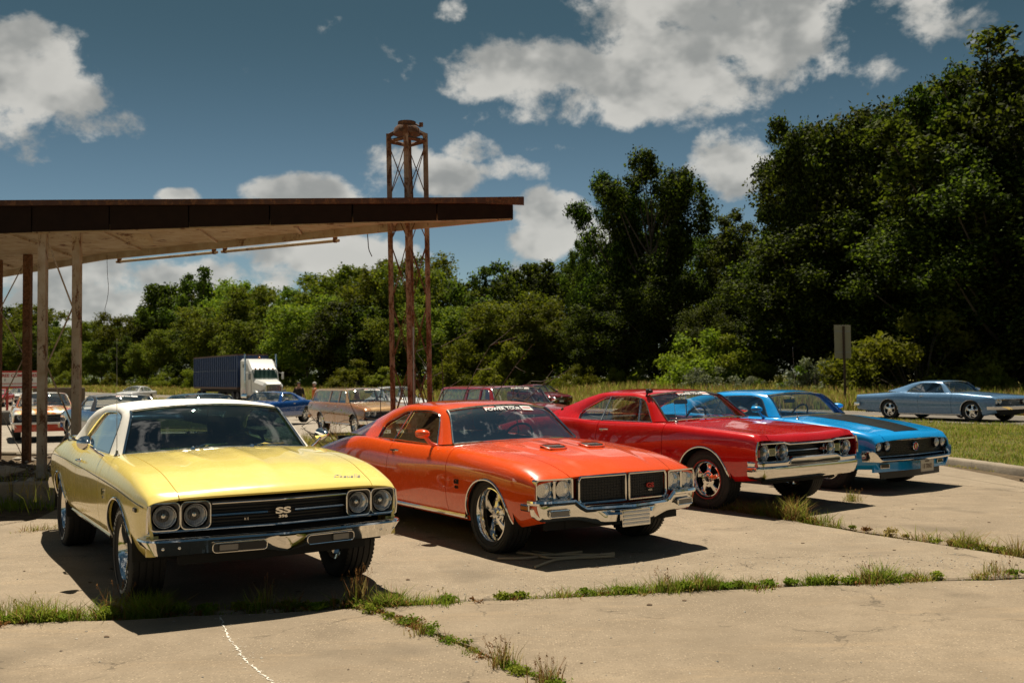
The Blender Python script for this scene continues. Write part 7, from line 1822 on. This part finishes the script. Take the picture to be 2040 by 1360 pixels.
g5 = [gpt(*q)[:2] for q in ((1600, 975), (1700, 972), (1800, 968), (1960, 964))]; joint('joint_grass', g5, 700, .02, .07, [G_GRN, G_YEL], [.6, .4], 94, .05)
g6 = [gpt(*q)[:2] for q in ((-30, 1066), (40, 1060), (120, 1052), (230, 1048))]; joint('joint_grass', g6, 1500, .02, .13, [G_GRN, G_YEL, G_BRN], [.4, .4, .2], 95, .06)
# low broad leaves and dry litter caught in the joints
def joint_leaves(P, n, seed, mats, frac, size, dens=None, wid=.025, name='joint_weed_leaves', z=.012):
    rj = np.random.default_rng(seed); P = np.array(P, float); S = np.concatenate([[0], np.cumsum(np.linalg.norm(np.diff(P, axis=0), axis=1))]); m = int(S[-1]*9)+4
    t = rj.random(m); k = rj.random(m) < (np.interp(t, *zip(*dens)) if dens is not None else .8); t = t[k]; s = t*S[-1]; m = len(t)
    C = np.stack([np.interp(s, S, P[:, 0])+rj.normal(0, wid, m), np.interp(s, S, P[:, 1])+rj.normal(0, wid, m), z+rj.random(m)*.02], 1)
    tag(link(bpy.data.objects.new(name, foliage_mesh(name, leaves(C, rj.uniform(.025, .075, m), n, size, seed, .45), mats, frac, seed))), kind='stuff')
D1 = [(0, 1), (.16, .9), (.30, .9), (.36, .35), (.46, .6), (.60, .95), (.66, .9), (.72, .5), (.76, .2), (.82, .4), (.86, .15), (.92, .4), (1, .5)]
joint_leaves(g1, 11000, 201, [G_DEEP, G_GRN, LEAF4], [.45, .35, .2], .026, D1); joint_leaves(g1, 3500, 202, [G_BRN, G_YEL], [.6, .4], .020, None, .05, 'joint_litter', -.004)
joint_leaves(g2, 1800, 203, [G_DEEP, G_GRN], [.5, .5], .020); joint_leaves(g2, 1200, 204, [G_BRN, G_YEL], [.6, .4], .016, None, .03, 'joint_litter', -.004)
joint_leaves(g3, 2400, 205, [G_GRN, G_YEL, G_BRN], [.4, .4, .2], .03)
# ragged verge of the kerb
joint('kerb_grass', [(7.0, 17.5), (7.3, 16.4), (7.45, 15.6)], 220, .02, .06, [G_YEL, G_GRN], [.6, .4], 96, .05, z=0)
# single tufts that can be picked out
def tuft(px, py, n, h, spread, mats, frac, label, nm='weed_tuft', cat='weed', heads=0, seed=0):
    p = gpt(px, py); r = np.random.default_rng(1000+px); t = thing(nm, label, cat, (p.x, p.y, -.04))
    blades('blades', r.normal(p.x, spread, n), r.normal(p.y, spread, n), np.full(n, -.03), r.uniform(.35, 1., n)*h, .0042+.0022*r.random(n), mats, frac, px, t, lean=.45, kind='stuff', loc=(p.x, p.y, -.04))
    if heads:
        V = []; 
        for k in range(heads):
            a = r.uniform(0, 6.28); d = r.uniform(0, spread*2.2+.12*h); x, y, z = d*math.cos(a), d*math.sin(a), h*r.uniform(.75, 1.25)
            for q in range(9):
                c = np.array([x, y, z-.05*h*q*.35])+r.normal(0, .004, 3); u = r.normal(0, .0028, 3); v = r.normal(0, .0028, 3); V += [c-u, c-v, c+u, c+v]
            b0 = np.array([d*.15*math.cos(a), d*.15*math.sin(a), 0]); e = np.array([x, y, z]); w = np.array([.0012, .0012, 0]); V += [b0-w, b0+w, e+w*.6, e-w*.6]
        tag(link(bpy.data.objects.new('seed_heads', foliage_mesh('seed_heads', np.array(V), [G_BRN if mats[0] is not G_DEEP else G_YEL])), t), kind='stuff')
    return t
tuft(712, 1203, 130, .26, .045, [G_YEL, G_BRN, G_GRN], [.5, .3, .2], 'golden dry grass tuft by the front tyre of the yellow car', heads=14)
tuft(530, 1208, 26, .24, .03, [G_YEL, G_GRN], [.6, .4], 'thin pale stalks standing before the middle of the yellow car', heads=5)
tuft(888, 1203, 90, .13, .05, [G_DEEP, G_GRN], [.6, .4], 'tall branching green weed in the joint between the two front cars', heads=6)
tuft(1335, 1178, 170, .17, .055, [G_GRN, G_DEEP, G_YEL], [.5, .3, .2], 'bushiest bright green clump in the long joint', heads=8)
tuft(1505, 1172, 110, .11, .06, [G_DEEP, G_GRN], [.6, .4], 'dark green low clump right of the bushiest one', heads=4)
tuft(1735, 1163, 70, .16, .045, [G_GRN, G_YEL, G_BRN], [.4, .35, .25], 'small tuft with tall thin stems further right in the long joint', heads=7)
tuft(1990, 1143, 90, .17, .06, [G_YEL, G_BRN, G_GRN], [.4, .2, .4], 'yellowish clump at the right end of the long joint', heads=8)
tuft(840, 1262, 80, .13, .035, [G_GRN, G_YEL, G_BRN], [.4, .35, .25], 'first tuft down the slanting joint', heads=8)
tuft(935, 1300, 60, .07, .03, [G_DEEP, G_GRN], [.6, .4], 'small dark green tuft halfway down the slanting joint', heads=2)
tuft(1000, 1326, 130, .18, .038, [G_YEL, G_GRN, G_BRN], [.4, .4, .2], 'tall straw-tipped tuft low on the slanting joint', heads=12)
tuft(1092, 1360, 100, .16, .035, [G_YEL, G_GRN, G_BRN], [.4, .35, .25], 'tuft at the bottom edge of the picture on the slanting joint', heads=12)
tuft(30, 1228, 200, .15, .09, [G_DEEP, G_GRN, G_YEL], [.45, .35, .2], 'thick weedy clump at the left end of the long joint', heads=14)
tuft(235, 1222, 60, .22, .05, [G_GRN, G_YEL, G_BRN], [.4, .3, .3], 'spindly weed left of the yellow car wheel', heads=8)
tuft(1698, 998, 90, .20, .05, [G_YEL, G_GRN], [.5, .5], 'yellow-green tuft at the tip of the red car shadow', heads=6)
# bare saplings at the tower foot
def sapling(loc, label, seed, n, h, lean):
    r = np.random.default_rng(seed); t = thing('sapling', label, 'sapling', loc); V = []
    for i in range(n):
        mb = MB(); a = r.uniform(0, 6.28); L = h*r.uniform(.6, 1.05); d = np.array([math.cos(a)*r.uniform(.15, .6)+lean, math.sin(a)*.4, 1.0]); d /= np.linalg.norm(d); p = np.array([r.normal(0, .07), r.normal(0, .07), 0]); pts = [p]
        for k in range(6): p = p+d*L/6; d = d+r.normal(0, .10, 3)-np.array([0, 0, .035*k]); d /= np.linalg.norm(d); pts.append(p)
        pts = np.array(pts); mb.tube(pts, np.linspace(.013, .003, 7), 5)
        for k in range(5):
            q = pts[r.integers(2, 7)]; e = q+r.normal(0, 1, 3)*np.array([.2, .2, .16])+np.array([0, 0, .06]); mb.tube([q, (q+e)/2+r.normal(0, .02, 3), e], [.005, .004, .002], 4)
            for z in range(3):
                c = e+r.normal(0, .05, 3); u = r.normal(0, .010, 3); v = r.normal(0, .007, 3); V += [c-u, c-v, c+u, c+v]
        mb.build('stem', BARK, t)
    link(bpy.data.objects.new('leaves', foliage_mesh('leaves', np.array(V), [LEAF2, LEAF], [.5, .5], seed)), t)
sapling((-.95, 13.2, -.05), 'bare twiggy sapling beside the right leg of the lattice tower', 31, 9, 2.3, .1)
sapling((-1.75, 13.1, -.05), 'arching dark twigs left of the lattice tower reaching over the wagon', 33, 7, 1.75, -.5)
tuft(668, 868, 60, .55, .10, [simple('dock_brown', (.12, .035, .018), .9), G_BRN], [.8, .2], 'rust-brown dock stalks in front of the bronze wagon', heads=16)
# dry sticks by the orange car
t = thing('dry_stick', 'bundle of dry forked sticks on the concrete before the orange car', 'stick', tuple(gpt(1120, 1105)))
STK = simple('dry_wood', (.50, .38, .24), .85, bump=.4, bscale=60., var=.25)
for path_ in ([(1030, 1100), (1075, 1106), (1130, 1104), (1225, 1106)], [(1045, 1098), (1090, 1112), (1150, 1108), (1224, 1103)], [(992, 1112), (1045, 1113), (1095, 1105), (1160, 1100)], [(1066, 1129), (1100, 1118), (1130, 1112), (1224, 1109)], [(1028, 1094), (1042, 1101), (1062, 1104)], [(1060, 1097), (1085, 1102), (1105, 1103)]):
    pts = [gpt(a_, b_, .012) for a_, b_ in path_]; mb = MB(); mb.tube(catmull([(q.x-t.location.x, q.y-t.location.y, .012+.008*(i % 2)) for i, q in enumerate(pts)], 5), .010 if len(path_) > 3 else .006, 6); mb.build('twig', STK, t)
# scraps and dead leaves
rr_ = np.random.default_rng(77); P = [(rr_.uniform(-4, 6), rr_.uniform(5, 12), .002) for _ in range(90)]
rocks('litter', P, .006, .028, [simple('dead_leaf', (.10, .06, .03), .9, var=.3)], .25)
